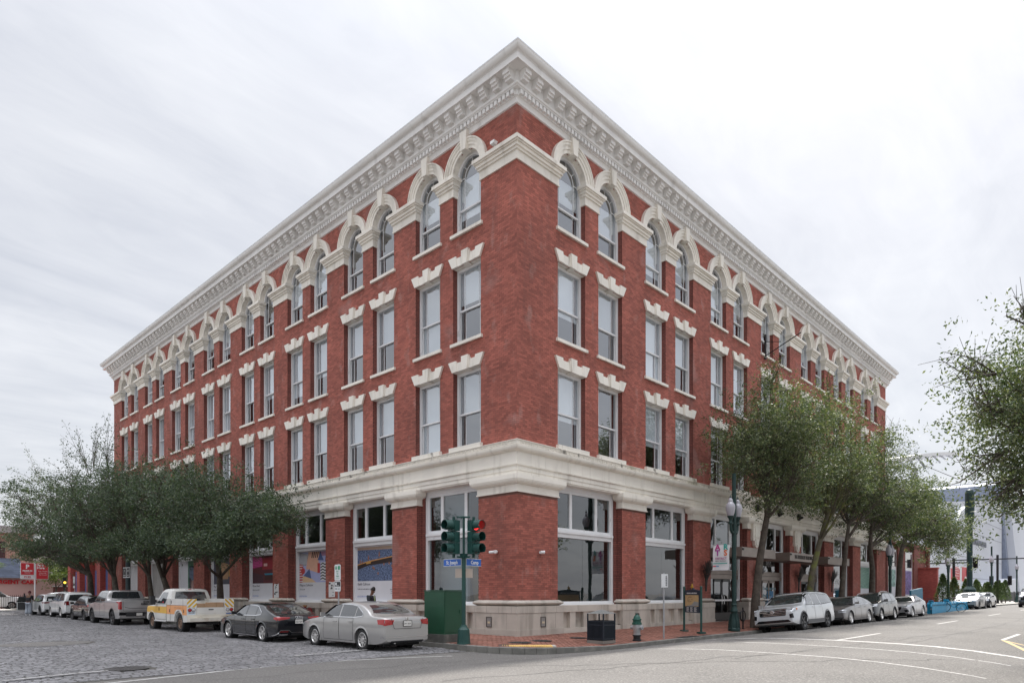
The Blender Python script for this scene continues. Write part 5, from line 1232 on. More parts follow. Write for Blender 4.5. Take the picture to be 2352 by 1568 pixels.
def art_lake(lay):
    lay([(0, 0), (1, 0), (1, 1), (0, 1)], water(), 1); lay([(0, .93), (1, .90), (1, 1), (0, 1)], pm('sky', (.45, .33, .26)), 2)
    lay([(0, .50), (.32, .60), (1, .70), (1, .54), (.30, .46), (0, .34)], pm('pier_side', (.035, .022, .02)), 3); lay([(0, .50), (.32, .60), (1, .72), (1, .69), (.32, .565), (0, .475)], pm('pier_top', (.55, .27, .09)), 4); lay([(.24, .50), (.36, .52), (.36, .60), (.24, .58)], pm('pier_block', (.50, .27, .08)), 5)
    sk = pm('figure', (.30, .13, .07))
    for x, z, h in ((.08, .53, .10), (.13, .53, .07), (.30, .62, .15), (.58, .70, .16)):
        lay([(x-.012, z), (x+.012, z), (x+.016, z+h*.55), (x+.008, z+h*.78), (x-.008, z+h*.78), (x-.016, z+h*.55)], sk, 6); lay(disc(x, z+h*.88, .011, 10, 1.5), sk, 6)
    for x, z in ((.42, .40), (.45, .36), (.70, .48), (.83, .50), (.90, .42), (.55, .22)): lay(disc(x, z, .018, 10, 2.2), sk, 6)
def art_shapes(lay):
    lay([(0, 0), (1, 0), (1, 1), (0, 1)], pm('lilac', (.40, .43, .68)), 1); lay([(.22, .45), (.62, .30), (.66, 1), (.30, 1)], pm('peach', (.72, .42, .30)), 2); lay([(.0, .0), (.55, .0), (.30, .22), (0, .2)], pm('sand', (.70, .50, .30)), 2)
    gr = pm('grey', (.30, .31, .36)); wh = pm('white', (.70, .70, .72)); rd = pm('red', (.50, .05, .05)); bl = pm('blue', (.08, .12, .28)); bk = pm('black', (.02, .02, .025))
    lay([(0, .62), (.22, .55), (.30, .9), (.05, 1), (0, 1)], gr, 3)
    for i in range(6): lay([(.01+.04*i, .60), (.025+.04*i, .60), (.07+.04*i, .96), (.055+.04*i, .96)], wh, 4)
    lay([(0, 0), (.10, 0), (.13, .6), (0, .66)], rd, 3)
    for i in range(7): lay([(.0, .03+.085*i), (.115, .03+.085*i), (.115, .06+.085*i), (0, .06+.085*i)], wh, 4)
    lay(disc(.12, .38, .07, 16, 1.5), rd, 5); lay([(.14, .22), (.40, .12), (.34, .45)], bl, 5); lay([(.60, .72), (.70, .98), (.80, .70)], bl, 5); lay([(.60, .30), (.68, .30), (.68, .62), (.60, .62)], rd, 5)
    lay([(.70, .05), (.92, .05), (.92, .64), (.70, .64)], wh, 6)
    for i in range(6):
        z = .07+.095*i; lay([(.70, z), (.77, z+.045), (.84, z), (.92, z+.045), (.92, z+.085), (.84, z+.04), (.77, z+.085), (.70, z+.04)], bk, 7)
    lay(disc(.98, .48, .06, 16, 1.9), bl, 5); lay(disc(.98, .48, .035, 16, 1.9), rd, 6)
    for i in range(5): lay([(.40+.06*i, .80), (.43+.06*i, .80), (.46+.06*i, 1), (.43+.06*i, 1)], bk, 4)
    for i in range(4): lay([(.70, .86+.035*i), (1, .86+.035*i), (1, .878+.035*i), (.70, .878+.035*i)], rd, 4)
    for i in range(5): lay([(.84+.03*i, .66), (.852+.03*i, .66), (.872+.03*i, .84), (.86+.03*i, .84)], bk, 4)
def art_room(lay):
    lay([(0, 0), (1, 0), (1, 1), (0, 1)], pm('maroon', (.10, .015, .02)), 1); lay([(.0, .55), (.40, .62), (.40, .95), (0, 1)], pm('magenta', (.40, .03, .16)), 2)
    for i in range(6): lay([(.0, .60+.06*i), (.40, .64+.05*i), (.40, .66+.05*i), (0, .625+.06*i)], pm('pink', (.60, .10, .30)), 3)
    lay([(.40, .5), (1, .5), (1, .95), (.40, .92)], pm('crimson', (.28, .02, .03)), 2); lay([(.52, .30), (1, .30), (1, .36), (.48, .36)], pm('table_top', (.02, .20, .30)), 4); lay([(.50, .12), (1, .12), (1, .30), (.50, .30)], pm('table_side', (.05, .012, .01)), 4)
    lay([(.46, .62), (.60, .62), (.60, .72), (.46, .72)], pm('lamp', (.65, .42, .40)), 4); lay([(0, .0), (.45, 0), (.45, .3), (0, .42)], pm('floor', (.06, .02, .03)), 3)
def art_street(lay):
    lay([(0, 0), (1, 0), (1, 1), (0, 1)], pm('dusk', (.06, .065, .09)), 1); lay([(.3, .2), (.7, .2), (.7, .8), (.3, .9)], pm('tan', (.38, .22, .12)), 2); lay([(.72, .3), (1, .3), (1, .8), (.72, .75)], pm('ochre', (.50, .30, .05)), 2); lay(disc(.86, .85, .08, 12), pm('scarlet', (.5, .03, .04)), 3)
poster(FJ, 1, 'Keith Calhoun', 'Coolin out on the lakefront, 2024', art_lake, '#CACEXPO2024'); poster(FJ, 2, 'Milagros Collective', 'Owl City, 2024', art_shapes, '#CACEXPO2024')
poster(FJ, 3, 'Macon Reed', 'Eulogy for the bar, 2023', art_room, '#CACEXPO2024'); poster(FJ, 4, 'Meg Turner', 'Untitled, 2023', art_street, '#CACEXPO2024')
def bays_far():
    o, i = SHOP['J', 5]; g = mat('green_door', (.02, .12, .07), .4, var=.06)
    m = MB(); m.box(-i, -.25, .43, .47, 1.29, 3.74); m.box(.95, i, .43, .47, 1.29, 3.74); m.build('side_panel', M_POST, o); m = MB(); m.box(-.25, .95, .43, .50, .3, 3.74); d = m.build('door', g, o); m = MB(); m.box(0, .7, .42, .43, 1.6, 3.4); m.build('door_glass', M_CGL, d)
    for k, c in ((6, (.42, .41, .40)), (7, (.66, .66, .68))):
        o, i = SHOP['J', k]; mt = mat('door_paint_%d' % k, c, .5, var=.05)
        for j in range(4):
            x0, x1 = -i+2*i*j/4+.015, -i+2*i*(j+1)/4-.015; m = MB(); m.box(x0, x1, .42, .47, 1.29, 3.74); d = m.build('shutter_leaf', mt, o)
            for z0, z1 in ((1.45, 2.25), (2.42, 3.55)): m = MB(); [m.box(x0+.09, x1-.09, .405, .42, z, z+.05) for z in np.arange(z0, z1, .085)]; tag(m.build('louver', mt, d), kind='stuff')
    o, i = SHOP['C', 5]; text('rwolf', .9, M_WHITEP, o, frame((.3, .45, 2.5), (1, 0, 0), (0, 0, 1)), ext=.001)
    o, i = SHOP['C', 6]; m = MB(); m.box(-i, i, .455, .47, 1.29, 3.74); p = m.build('window_poster', M_POST, o); m = MB(); m.quad((-i+.1, .452, 2.0), (i-.1, .452, 2.0), (i-.1, .452, 3.66), (-i+.1, .452, 3.66)); m.build('picture', mat('print_green_pattern', (.16, .30, .24), .5, var=.6, scale=9), p)
    # corner shop on the side street: pale partition and a leaning plank inside
    m = MB(); m.box(1.3, 1.42, 3.9, 5.6, .6, 5.6); m.build('partition', M_POST, BLD); m = MB(); m.hexa([(1.6, 3.3, .6), (1.64, 3.3, .6), (1.64, 3.7, .6), (1.6, 3.7, .6)], [(1.6, 3.9, 3.2), (1.64, 3.9, 3.2), (1.64, 4.3, 3.2), (1.6, 4.3, 3.2)]); m.build('leaning_plank', mat('plywood', (.42, .27, .12), .7), BLD)
bays_far()
M_STEEL = mat('brushed_steel', (.24, .20, .175), .38, .55, var=.12, scale=1.5); M_BRONZE = mat('dark_bronze', (.035, .03, .028), .45, .7, var=.2, scale=8); M_SLOT = mat('slotted_steel', (.20, .17, .15), .4, .7, var=.1)
def entrances():
    for k in (2, 3, 4):
        o, i = SHOP['C', k]; a, b = FC.open[k]
        m = MB(); m.box(-i, i, .42, .52, 2.62, 2.86); m.box(-i+.05, i-.05, .40, .50, 2.36, 2.60); m.build('door_header', M_STEEL, o)
        m = MB(); m.quad((-i, .46, 2.86), (i, .46, 2.86), (i, .46, 3.74), (-i, .46, 3.74)); m.build('pane', M_SHOP, o)
        for sg in (-1, 1):
            x0, x1 = (sg*.02, sg*.92); m = MB()
            for q in ((x0, x0+sg*.06, .18, 2.34), (x1-sg*.06, x1, .18, 2.34), (x0, x1, .18, .34), (x0, x1, 2.22, 2.34)): m.box(q[0], q[1], .43, .49, q[2], q[3])
            d = m.build('entrance_door', M_STEEL if k == 3 else mat('door_frame_dark', (.05, .055, .055), .4, .5), o); m = MB(); m.quad((x0, .46, .34), (x1, .46, .34), (x1, .46, 2.22), (x0, .46, 2.22)); m.build('pane', M_SHOP, d); m = MB(); m.tube([(x0+sg*.10, .40, 1.0), (x0+sg*.10, .36, 1.05), (x0+sg*.10, .36, 1.45), (x0+sg*.10, .40, 1.5)], .014, 6); m.build('pull_handle', M_CHROME, d)
            m = MB(); m.quad((sg*.98, .46, .18), (sg*i, .46, .18), (sg*i, .46, 2.36), (sg*.98, .46, 2.36)); m.build('side_light', M_SHOP, o)
        m = MB(); m.box(-i-.13, i+.13, -.02, .9, .02, .17); m.build('threshold', M_CONC, o)
        if k == 3:
            for j, s in enumerate(('Contemporary', 'Arts', 'Center')): text(s, .30, mat('vinyl_blue', (.25, .42, .50), .5, var=0), o, frame((-.75, .45, 1.9-.42*j), (1, 0, 0), (0, 0, 1)), align='LEFT', ext=.001)
            m = MB(); m.quad((-.2, .452, .5), (.7, .452, .5), (.7, .452, 1.75), (-.2, .452, 1.75)); m.build('blue_poster', mat('poster_cyan', (.02, .16, .33), .5, var=.05), o)
            for j in range(6): m = MB(); m.box(-i+.02, -i+.75, .448, .452, .7+.3*j, .82+.3*j); m.build('vinyl_stripe', mat('vinyl_pale', (.50, .62, .60), .5, var=0), o)
            text('900', .5, mat('vinyl_grey', (.25, .25, .25), .5, var=0), o, frame((0, .45, 3.3), (1, 0, 0), (0, 0, 1)), ext=.001)
        # flat steel canopy
        m = MB(); m.box(a-.02, b-.25, -1.6, -.0, 3.42, 3.50); cn = m.build('canopy', M_SLOT, BLD)
        m = MB(); m.box(a-.02, b-.25, -1.64, -1.6, 3.40, 3.86); m.box(a-.06, a-.02, -1.64, 0, 3.40, 3.86); m.box(b-.25, b-.21, -1.64, 0, 3.40, 3.86); m.build('fascia', M_STEEL, cn)
        if k == 3: text('THE BESTHOFF BUILDING', .30, M_BRONZE, cn, frame(((a+b)/2-.1, -1.645, 3.63), (1, 0, 0), (0, 0, 1)), ext=.01, sx=.80)
        m = MB(); m.box(a+.0, a+.10, -1.7, -1.6, 3.70, 3.80); m.build('spotlight', M_GLOSSBLK, cn)
    for i in (3, 4):      # shield tablets on two piers
        a, b = FC.piers[i]; c = (a+b)/2; m = MB()
        m.prism([(c-.45, 4.5), (c-.30, 4.5), (c-.22, 4.22), (c, 4.10), (c+.22, 4.22), (c+.30, 4.5), (c+.45, 4.5), (c+.45, 5.45), (c-.45, 5.45)], -.16, -.0); t = m.build('shield_tablet', M_STONE, BLD)
        m = MB(); m.prism([(c-.26, 4.70), (c+.26, 4.70), (c+.26, 5.32), (c-.26, 5.32)], -.20, -.16); m.prism([(c-.22, 4.60), (c-.14, 4.32), (c, 4.22), (c+.14, 4.32), (c+.22, 4.60)], -.20, -.16); m.build('panel', M_STONE, t)
    for s in (19.5, 22.55, 25.6):   # lion masks
        t = thing('lion_mask', 'dark bronze lion mask on the pale frieze, %s' % {19.5: 'nearest the corner of the three', 22.55: 'middle of the three', 25.6: 'farthest of the three'}[s], 'sculpture', (s, -.04, 6.34), 0, 'lion masks on the frieze')
        m = MB(); m.lathe([(.20, 0), (.22, .05), (.19, .12), (.12, .16), (.001, .17)], 12, (0, 0, 0), 'y'); h = m.mesh('mane', M_BRONZE, 40); h.transform(Matrix.Diagonal((1, -1, 1.05, 1))); ob('mane', h, t)
        m = MB(); m.lathe([(.105, 0), (.115, .06), (.08, .14), (.045, .18), (.001, .19)], 10, (0, 0, 0), 'y'); h = m.mesh('muzzle', M_BRONZE, 40); h.transform(Matrix.Translation((0, -.13, -.04)) @ Matrix.Diagonal((1, -1, .9, 1))); ob('muzzle', h, t)
        for sg in (-1, 1): m = MB(); m.lathe([(.05, -.02), (.05, .02), (.03, .03)], 8, (sg*.15, -.10, .14), 'y'); m.build('ear', M_BRONZE, t)
    for i, lab in ((2, 'dark metal palm sheaf sculpture on the pier left of the first entrance canopy'), (3, 'dark metal palm sheaf sculpture on the pier behind the nearest street tree'), (4, 'dark metal palm sheaf sculpture on the pier between the second and third canopies'), (5, 'dark metal palm sheaf sculpture on the pier beyond the third canopy')):
        a, b = FC.piers[i]; c = (a+b)/2+.1; t = thing('palm_sculpture', lab, 'sculpture', (c, -.06, 2.0), 0, 'palm sheaf sculptures on the piers'); r = random.Random(i)
        m = MB()
        for q in range(9): x = (q-4)*.05; m.tube([(x*.3, -.10, -.1), (x*.6, -.12, .3), (x*2.0, -.16-.02*(q % 3), .75)], .018, 5)
        m.tube([(0, -.1, -.3), (.03, -.1, .35)], .045, 6); m.build('stem', M_BRONZE, t)
        for q in range(13):
            ang = radians(-62+q*124/12); L = r.uniform(.52, .78); base = Vector((0, -.14, .55)); d = Vector((sin(ang)*.75, -.25+.1*r.random(), cos(ang))).normalized(); fr = MB()
            for w in range(12):
                u = (w+1)/12; p = base+d*L*u; sd_ = d.cross(Vector((0, -1, 0))).normalized(); ln = .16*sin(pi*min(1, u*.9+.08))
                for s2 in (-1, 1): e = p+sd_*s2*ln+d*.08; fr.add([p, p+d*.045, e], [(0, 1, 2)])
            fr.tube([base, base+d*L], .012, 4); fr.build('frond', M_BRONZE, t)
entrances()
def little():
    for (x, y, rz, lab) in ((-.02, .95, -pi/2, 'white twin camera on the brick corner pier above the traffic signal side'), (1.25, -.02, 0, 'white twin camera on the brick corner pier facing the avenue')):
        t = thing('security_camera', lab, 'camera', (x, y, 3.08), rz, 'white cameras on the corner pier'); mw = mat('camera_white', (.75, .75, .76), .4, var=0)
        m = MB(); m.lathe([(.06, 0), (.06, .05), (.03, .07)], 12, (0, -.07, 0), 'y'); m.build('bracket', mw, t)
        m = MB(); m.tube([(0, -.10, 0), (-.22, -.16, -.015)], .05, 10); m.build('camera_body', mw, t); m = MB(); m.tube([(0, -.10, 0), (.05, -.14, .0)], .06, 10); m.build('junction', mw, t)
    t = thing('floodlight', 'small white floodlight on the ledge over the corner impost', 'light', (-.10, .92, 17.38)); m = MB(); m.tube([(0, 0, 0), (-.05, 0, .14)], .03, 6); m.build('stem', M_WHITEP, t); m = MB(); m.hexa([(-.22, -.08, .10), (-.05, -.08, .10), (-.05, .08, .10), (-.22, .08, .10)], [(-.20, -.1, .22), (0, -.1, .22), (0, .1, .22), (-.20, .1, .22)]); m.build('lamp_head', M_WHITEP, t)
    for y, z, nm in ((17.3, 1.75, 'torn black and white notice taped to the brick pier beside the pink room poster'), (11.9, 1.8, 'torn white notice taped to the brick pier behind the pay to park sign')):
        t = thing('paper_notice', nm, 'notice', (-.012, y, z)); m = MB(); r = random.Random(int(y)); P = [(-.28, -.36), (.26, -.38), (.27, .2), (.22, .36), (-.1, .33), (-.27, .37)]; m.hexa([(-.004, p[0], p[1]) for p in P], [(.002, p[0], p[1]) for p in P]); m.build('sheet', M_WHITEP, t)
        for q in range(10): m = MB(); a, b = r.uniform(-.22, .1), r.uniform(-.3, .25); m.box(-.007, -.004, a, a+r.uniform(.06, .18), b, b+r.uniform(.02, .07)); m.build('print', M_INK, t)
    t = thing('fire_standpipe', 'red double inlet fire standpipe on the limestone base behind the black fastback', 'standpipe', (-.1, 13.7, .55)); rd = mat('standpipe_red', (.22, .02, .02), .45, var=.1)
    m = MB(); m.lathe([(.28, 0), (.28, .03), (.10, .05)], 18, (-.06, 0, .1), 'x'); m.build('flange', rd, t); m = MB(); m.tube([(-.02, 0, .1), (-.34, 0, .12)], .09, 10); m.tube([(-.28, 0, .12), (-.28, 0, .42)], .07, 10); m.build('pipe', rd, t)
    for s in (-1, 1): m = MB(); m.lathe([(.10, 0), (.10, .10), (.05, .12), (.001, .12)], 12, (-.42, s*.14, .2), 'x'); m.build('inlet_cap', rd, t)
    m = MB(); m.lathe([(.11, 0), (.11, .06), (.001, .08)], 12, (-.28, 0, .42), 'z'); m.build('bonnet', mat('brass', (.4, .22, .1), .4, .7), t)
    t = thing('flag_pole', 'bare dark flag pole bracket leaning out between the arched windows', 'flag pole', (20.6, -.04, 15.6)); m = MB(); m.box(-.06, .06, -.08, 0, -.7, .7); m.build('bracket', M_BRONZE, t); m = MB(); m.tube([(0, -.05, -.5), (.1, -2.0, .35)], .028, 6); m.tube([(0, -.05, .3), (.04, -.9, .1)], .02, 5); m.build('pole', M_BRONZE, t)
little()
# ================================================================ neighbours
M_REDP = mat('red_painted_brick', (.40, .085, .07), .7, var=.1, scale=.6, brick=(.22, .08, .008, (.27, .06, .05))); M_PINKP = mat('pink_panel', (.62, .30, .27), .6, var=.06)
def annexes():
    t = thing('red_annex', 'low red painted brick building with tall pilasters beyond the left end of the corner building', 'building', (0, 44.6, 0))
    m = MB(); m.box(.35, 14, 0, 13.0, 0, 6.6); m.build('wall', M_REDP, t)
    for i in range(5): m = MB(); y = .2+i*3.05; m.box(-.05, .35, y, y+.95, 0, 6.6); m.build('pilaster', M_REDP, t)
    m = MB(); m.box(-.15, 14, -.0, 13.2, 6.6, 6.9); m.build('parapet', M_REDP, t)
    for i in range(4): m = MB(); y = 1.45+i*3.05; m.box(.29, .35, y, y+1.5, .6, 3.6); w = m.build('door' if i == 1 else 'window', mat('annex_paint', (.05, .09, .25) if i < 2 else (.12, .04, .04), .5, var=.1), t)
    t = thing('brick_annex', 'single storey brick annex with poster windows beyond the right end of the corner building', 'building', (44.95, 0, 0))
    m = MB(); m.box(0, 15.2, .25, 12, 0, 5.9); m.build('wall', M_JAMB, t)
    for x0, x1 in ((-.0, .5), (3.6, 5.9), (9.0, 11.3), (14.6, 15.2)): m = MB(); m.box(x0, x1, -.05, .25, 0, 5.9); m.build('pilaster', M_JAMB, t)
    m = MB(); m.box(-.02, 15.3, -.12, .3, 5.9, 6.2); m.build('coping', M_JAMB, t)
    for x0, x1, c in ((.5, 3.6, (.25, .40, .36)), (5.9, 9.0, (.20, .16, .34))):
        m = MB(); m.box(x0, x1, .12, .25, .9, 5.4); w = m.build('shop_window', M_FRAME, t); m = MB(); m.box(x0+.2, x1-.2, .105, .12, 3.95, 5.2); m.build('pane', M_CGL, w); m = MB(); m.box(x0+.15, x1-.15, .10, .12, 1.1, 3.75); p = m.build('window_poster', M_POST, w); m = MB(); m.box(x0+.35, x1-.35, .09, .10, 1.5 if c[0] < .22 else 2.2, 3.65); m.build('picture', mat('print_%d' % int(c[0]*100), c, .5, var=.7, scale=6), p)
    m = MB(); m.box(11.4, 14.5, .18, .25, .1, 2.85); m.build('panel_door', M_PINKP, t)
    t = thing('red_wall', 'tall dark red pier wall standing past the brick annex by the shrubs', 'wall', (55.4, -1.2, 0)); m = MB(); m.box(0, .55, -.4, 1.3, .1, 3.9); m.build('shaft', M_REDP, t); m = MB(); m.box(-.06, .61, -.46, 1.3, 3.9, 4.02); m.build('cap', M_REDP, t)
    t = thing('blue_panel', 'teal blue information board leaning at the sidewalk behind the silver coupe', 'sign', (44.6, -2.3, .1)); m = MB(); m.hexa([(-1.9, -.06, 0), (1.9, -.06, 0), (1.9, .06, 0), (-1.9, .06, 0)], [(-1.9, -.06, 1.75), (1.75, -.06, 1.95), (1.75, .06, 1.95), (-1.9, .06, 1.75)]); m.build('board', mat('board_teal', (.01, .17, .28), .45, var=.04), t)
    text('North Shore', .26, M_WHITEP, t, frame((-1.6, -.065, 1.35), (1, 0, 0), (0, 0, 1)), align='LEFT'); text('Parking entrance on Camp Street', .16, M_WHITEP, t, frame((-1.6, -.065, 1.0), (1, 0, 0), (0, 0, 1)), align='LEFT')
annexes()
# ================================================================ street furniture
M_GRN = mat('signal_green', (.009, .055, .047), .45, var=.1, scale=5); M_GRNC = mat('cabinet_green', (.010, .065, .032), .5, var=.1, scale=2); M_DKGRN = mat('lamp_green', (.008, .032, .029), .5, .2, var=.12, scale=5)
M_GALV = mat('galvanised_steel', (.40, .41, .43), .45, .6, var=.12, scale=6); M_SIGNBLUE = mat('street_sign_blue', (.02, .12, .48), .4, var=0); M_SIGNW = mat('sign_white', (.68, .69, .70), .4, var=.04); M_SIGNBK = mat('sign_back', (.50, .42, .36), .5, .2, var=.1)
M_SGREEN = mat('sign_green', (.03, .28, .14), .5, var=0); M_BLACKM = mat('black_metal', (.012, .013, .016), .45, .3, var=.1); M_GLOBE = mat('globe_glass', (.36, .35, .39), .25, var=.03, spec=.6, coat=.3)
def signal():
    x, y = -3.85, -1.5; z = zsf(x, y); t = thing('traffic_signal', 'dark green corner traffic signal with two back to back three lens heads', 'traffic light', (x, y, z))
    m = MB(); m.lathe([(.20, 0), (.19, .06), (.165, .42), (.10, .50), (.075, .56)], 8); m.build('base', M_GRN, t)
    m = MB(); m.tube([(0, 0, .5), (0, 0, 2.62)], .06, 12); m.tube([(0, 0, 2.6), (0, 0, 3.68)], .035, 8); m.build('pole', M_GRN, t)
    m = MB(); m.tube([(-.25, 0, 3.66), (0, .0, 3.68), (0, -.25, 3.66)], .03, 6); m.tube([(-.25, 0, 2.52), (0, .0, 2.5), (0, -.25, 2.52)], .03, 6); m.build('bracket', M_GRN, t)
    for nm, c, rz in (('W', (-.27, .17, 0), -pi/2), ('S', (.17, -.27, 0), 0)):
        m = MB()
        for j in range(3): m.box(-.16, .16, -.06, .13, 2.60+.335*j, 2.60+.325*(j+1))
        m.box(-.03, .03, .0, .06, 2.5, 3.68)
        h = m.build('signal_head', M_GRN, t, (c[0], c[1], .0), rz)
        for j in range(3):
            zc = 2.765+.335*j; m = MB(); n = 16
            for i in range(n):
                a0, a1 = radians(-50)+radians(280)*i/n, radians(-50)+radians(280)*(i+1)/n
                P = lambda a, r, yy: (r*cos(a), yy, zc+r*sin(a))
                m.hexa([P(a0, .140, -.06), P(a1, .140, -.06), P(a1, .150, -.06), P(a0, .150, -.06)], [P(a0, .132, -.33), P(a1, .132, -.33), P(a1, .142, -.33), P(a0, .142, -.33)])
            v = m.build('visor', M_GRN, h); m = MB(); m.lathe([(.135, -.06), (.10, -.085), (.001, -.095)], 16, (0, 0, zc), 'y', False)
            lit = nm == 'S' and j == 2
            m.build('lens', mat('red_light_lit', (.8, .02, .02), .3, var=0, emit=1.2) if lit else mat('lens_dark', (.02, .022, .025), .2, var=0), h)
    m = MB(); m.box(-.075, -.068, .05, .80, 2.28, 2.47); b = m.build('street_plate', M_SIGNBLUE, t); text('St. Joseph', .15, M_WHITEP, b, frame((-.077, .43, 2.37), (0, -1, 0), (0, 0, 1)), sx=.85, bold=.003)
    m = MB(); m.box(-.07, -.078, .04, .81, 2.27, 2.28); m.box(-.07, -.078, .04, .81, 2.47, 2.48); m.build('border', M_WHITEP, b)
    m = MB(); m.box(.05, .62, -.075, -.068, 2.28, 2.47); b = m.build('street_plate', M_SIGNBLUE, t); text('Camp', .15, M_WHITEP, b, frame((.36, -.077, 2.37), (1, 0, 0), (0, 0, 1)), sx=.85, bold=.003)
    m = MB(); m.box(.04, .63, -.07, -.078, 2.27, 2.28); m.box(.04, .63, -.07, -.078, 2.47, 2.48); m.build('border', M_WHITEP, b)
    m = MB(); m.box(.07, .078, .03, .45, 1.93, 2.20); m.build('sign_back', M_SIGNBK, t); m = MB(); m.box(.05, .42, .07, .078, 1.93, 2.20); m.build('sign_back', M_SIGNBK, t)
    m = MB(); m.box(-.08, .08, -.08, .08, 2.5, 2.62); m.build('collar', M_GRN, t)
signal()
def cabinet():
    t = thing('utility_cabinet', 'tall plain dark green utility cabinet on a concrete plinth at the corner', 'cabinet', (-3.98, -.78, zsf(-3.6, -.4)))
    m = MB(); m.box(-.06, .79, -.06, .98, 0, .24); m.build('plinth', mat('plinth_concrete', (.09, .088, .08), .9, var=.3, scale=3, stain=[(3, .55, .7, (.22, .2, .17), .5)]), t)
    m = MB(); m.box(0, .73, 0, .92, .24, 1.53); m.build('housing', M_GRNC, t); m = MB(); m.box(-.015, .745, -.015, .935, 1.535, 1.56); m.build('lid', M_GRNC, t)
    m = MB(); m.box(.03, .70, -.008, 0, .30, 1.48); d = m.build('door', M_GRNC, t); m = MB(); m.box(.6, .64, -.03, -.008, .85, .97); m.build('handle', M_GRNC, d)
cabinet()
def bin_():
    t = thing('litter_bin', 'dark slatted litter bin with a pyramid roof near the hydrant', 'litter bin', (.75, -3.05, zsf(.75, -3.05))); w = .31
    m = MB(); m.box(-w-.02, w+.02, -w-.02, w+.02, 0, .10); m.build('base', mat('bin_concrete', (.20, .18, .16), .9), t)
    m = MB(); m.box(-w+.03, w-.03, -w+.03, w-.03, .10, .70); m.build('liner', mat('bin_liner', (.006, .007, .009), .8), t); mm = mat('bin_navy', (.012, .018, .028), .5, .2)
    m = MB(); m.box(-.011, .011, -.008, .008, .12, .72); sl = m.mesh('slat', mm)
    for i in range(13):
        u = -w+.03+i*(2*w-.06)/12
        for p, r in (((u, -w, 0), 0), ((-w, u, 0), pi/2), ((u, w, 0), 0), ((w, u, 0), pi/2)): ob('slat', sl, t, p, r)
    for sx in (-1, 1):
        for sy in (-1, 1): m = MB(); m.box(sx*w-.018, sx*w+.018, sy*w-.018, sy*w+.018, .1, .96); m.build('post', mm, t)
    for z in (.14, .58, .70): m = MB(); [m.box(*q, z, z+.035) for q in ((-w, w, -w-.01, -w+.01), (-w, w, w-.01, w+.01), (-w-.01, -w+.01, -w, w), (w-.01, w+.01, -w, w))]; m.build('rail', mm, t)
    m = MB(); m.add([(-w-.03, -w-.03, .96), (w+.03, -w-.03, .96), (w+.03, w+.03, .96), (-w-.03, w+.03, .96), (0, 0, 1.09)], [(0, 1, 4), (1, 2, 4), (2, 3, 4), (3, 0, 4), (3, 2, 1, 0)]); m.build('roof', mat('bin_roof', (.16, .165, .16), .6, var=.15), t)
bin_()
def hydrant():
    t = thing('fire_hydrant', 'silver fire hydrant with green bonnet and black foot at the kerb', 'hydrant', (2.45, -3.3, zsf(2.45, -3.3))); sv = mat('hydrant_silver', (.45, .45, .46), .45, .5, var=.15, scale=6); gn = mat('hydrant_green', (.01, .075, .055), .45, var=.08); bk = mat('hydrant_black', (.012, .012, .014), .6)
    m = MB(); m.lathe([(.15, 0), (.15, .05), (.12, .06), (.12, .16), (.15, .17), (.15, .21)], 20); m.build('foot', bk, t, smooth=40)
    m = MB(); m.lathe([(.115, .21), (.115, .36), (.135, .40), (.145, .50), (.14, .56)], 20); m.build('barrel', sv, t, smooth=40)
    m = MB(); m.lathe([(.165, .56), (.165, .61), (.135, .62), (.135, .70), (.155, .71), (.155, .745), (.12, .76), (.10, .84), (.05, .88), (.03, .885), (.03, .93), (.001, .93)], 20); m.build('bonnet', gn, t, smooth=40)
    for d, r in (((1, 0), .085), ((0, -1), .06), ((0, 1), .06)):
        m = MB(); m.tube([(d[0]*.1, d[1]*.1, .46), (d[0]*.19, d[1]*.19, .46)], r, 14); m.tube([(d[0]*.19, d[1]*.19, .46), (d[0]*.22, d[1]*.22, .46)], r*1.25, 14); m.tube([(d[0]*.22, d[1]*.22, .46), (d[0]*.25, d[1]*.25, .46)], r*.35, 6); m.build('outlet', sv, t, smooth=40)
    for i in range(8): a = i*pi/4; m = MB(); m.lathe([(.014, 0), (.014, .02)], 6, (.148*cos(a), .148*sin(a), .61)); m.build('bolt', gn, t)
hydrant()
def post_sign(name, label, x, y, h, plates, rz=0., r=.03, grp=None):
    t = thing(name, label, 'sign', (x, y, zsf(x, y)), rz, grp); m = MB(); m.tube([(0, 0, 0), (0, 0, h)], r, 8); m.build('post', M_GALV, t)
    for (w, z0, z1, mt, items) in plates:   # plate in local x, facing local -y
        m = MB(); c = .035; P = [(-w/2+c, z0), (w/2-c, z0), (w/2, z0+c), (w/2, z1-c), (w/2-c, z1), (-w/2+c, z1), (-w/2, z1-c), (-w/2, z0+c)]; m.prism(P, -.045, -.039); p = m.build('plate', mt, t)
        for it in items:
            if it[0] == 'box': m = MB(); m.box(it[1], it[2], -.048, -.045, it[3], it[4]); m.build('print', it[5], p)
            elif it[0] == 'disc': m = MB(); m.lathe([(it[3], -.045), (it[3], -.049), (.001, -.049)], 18, (it[1], 0, it[2]), 'y'); m.build('print', it[4], p)
            else: text(it[0], it[1], it[4], p, frame((it[2], -.0495, it[3]), (1, 0, 0), (0, 0, 1)), ext=.001, sx=it[5] if len(it) > 5 else 1)
    return t
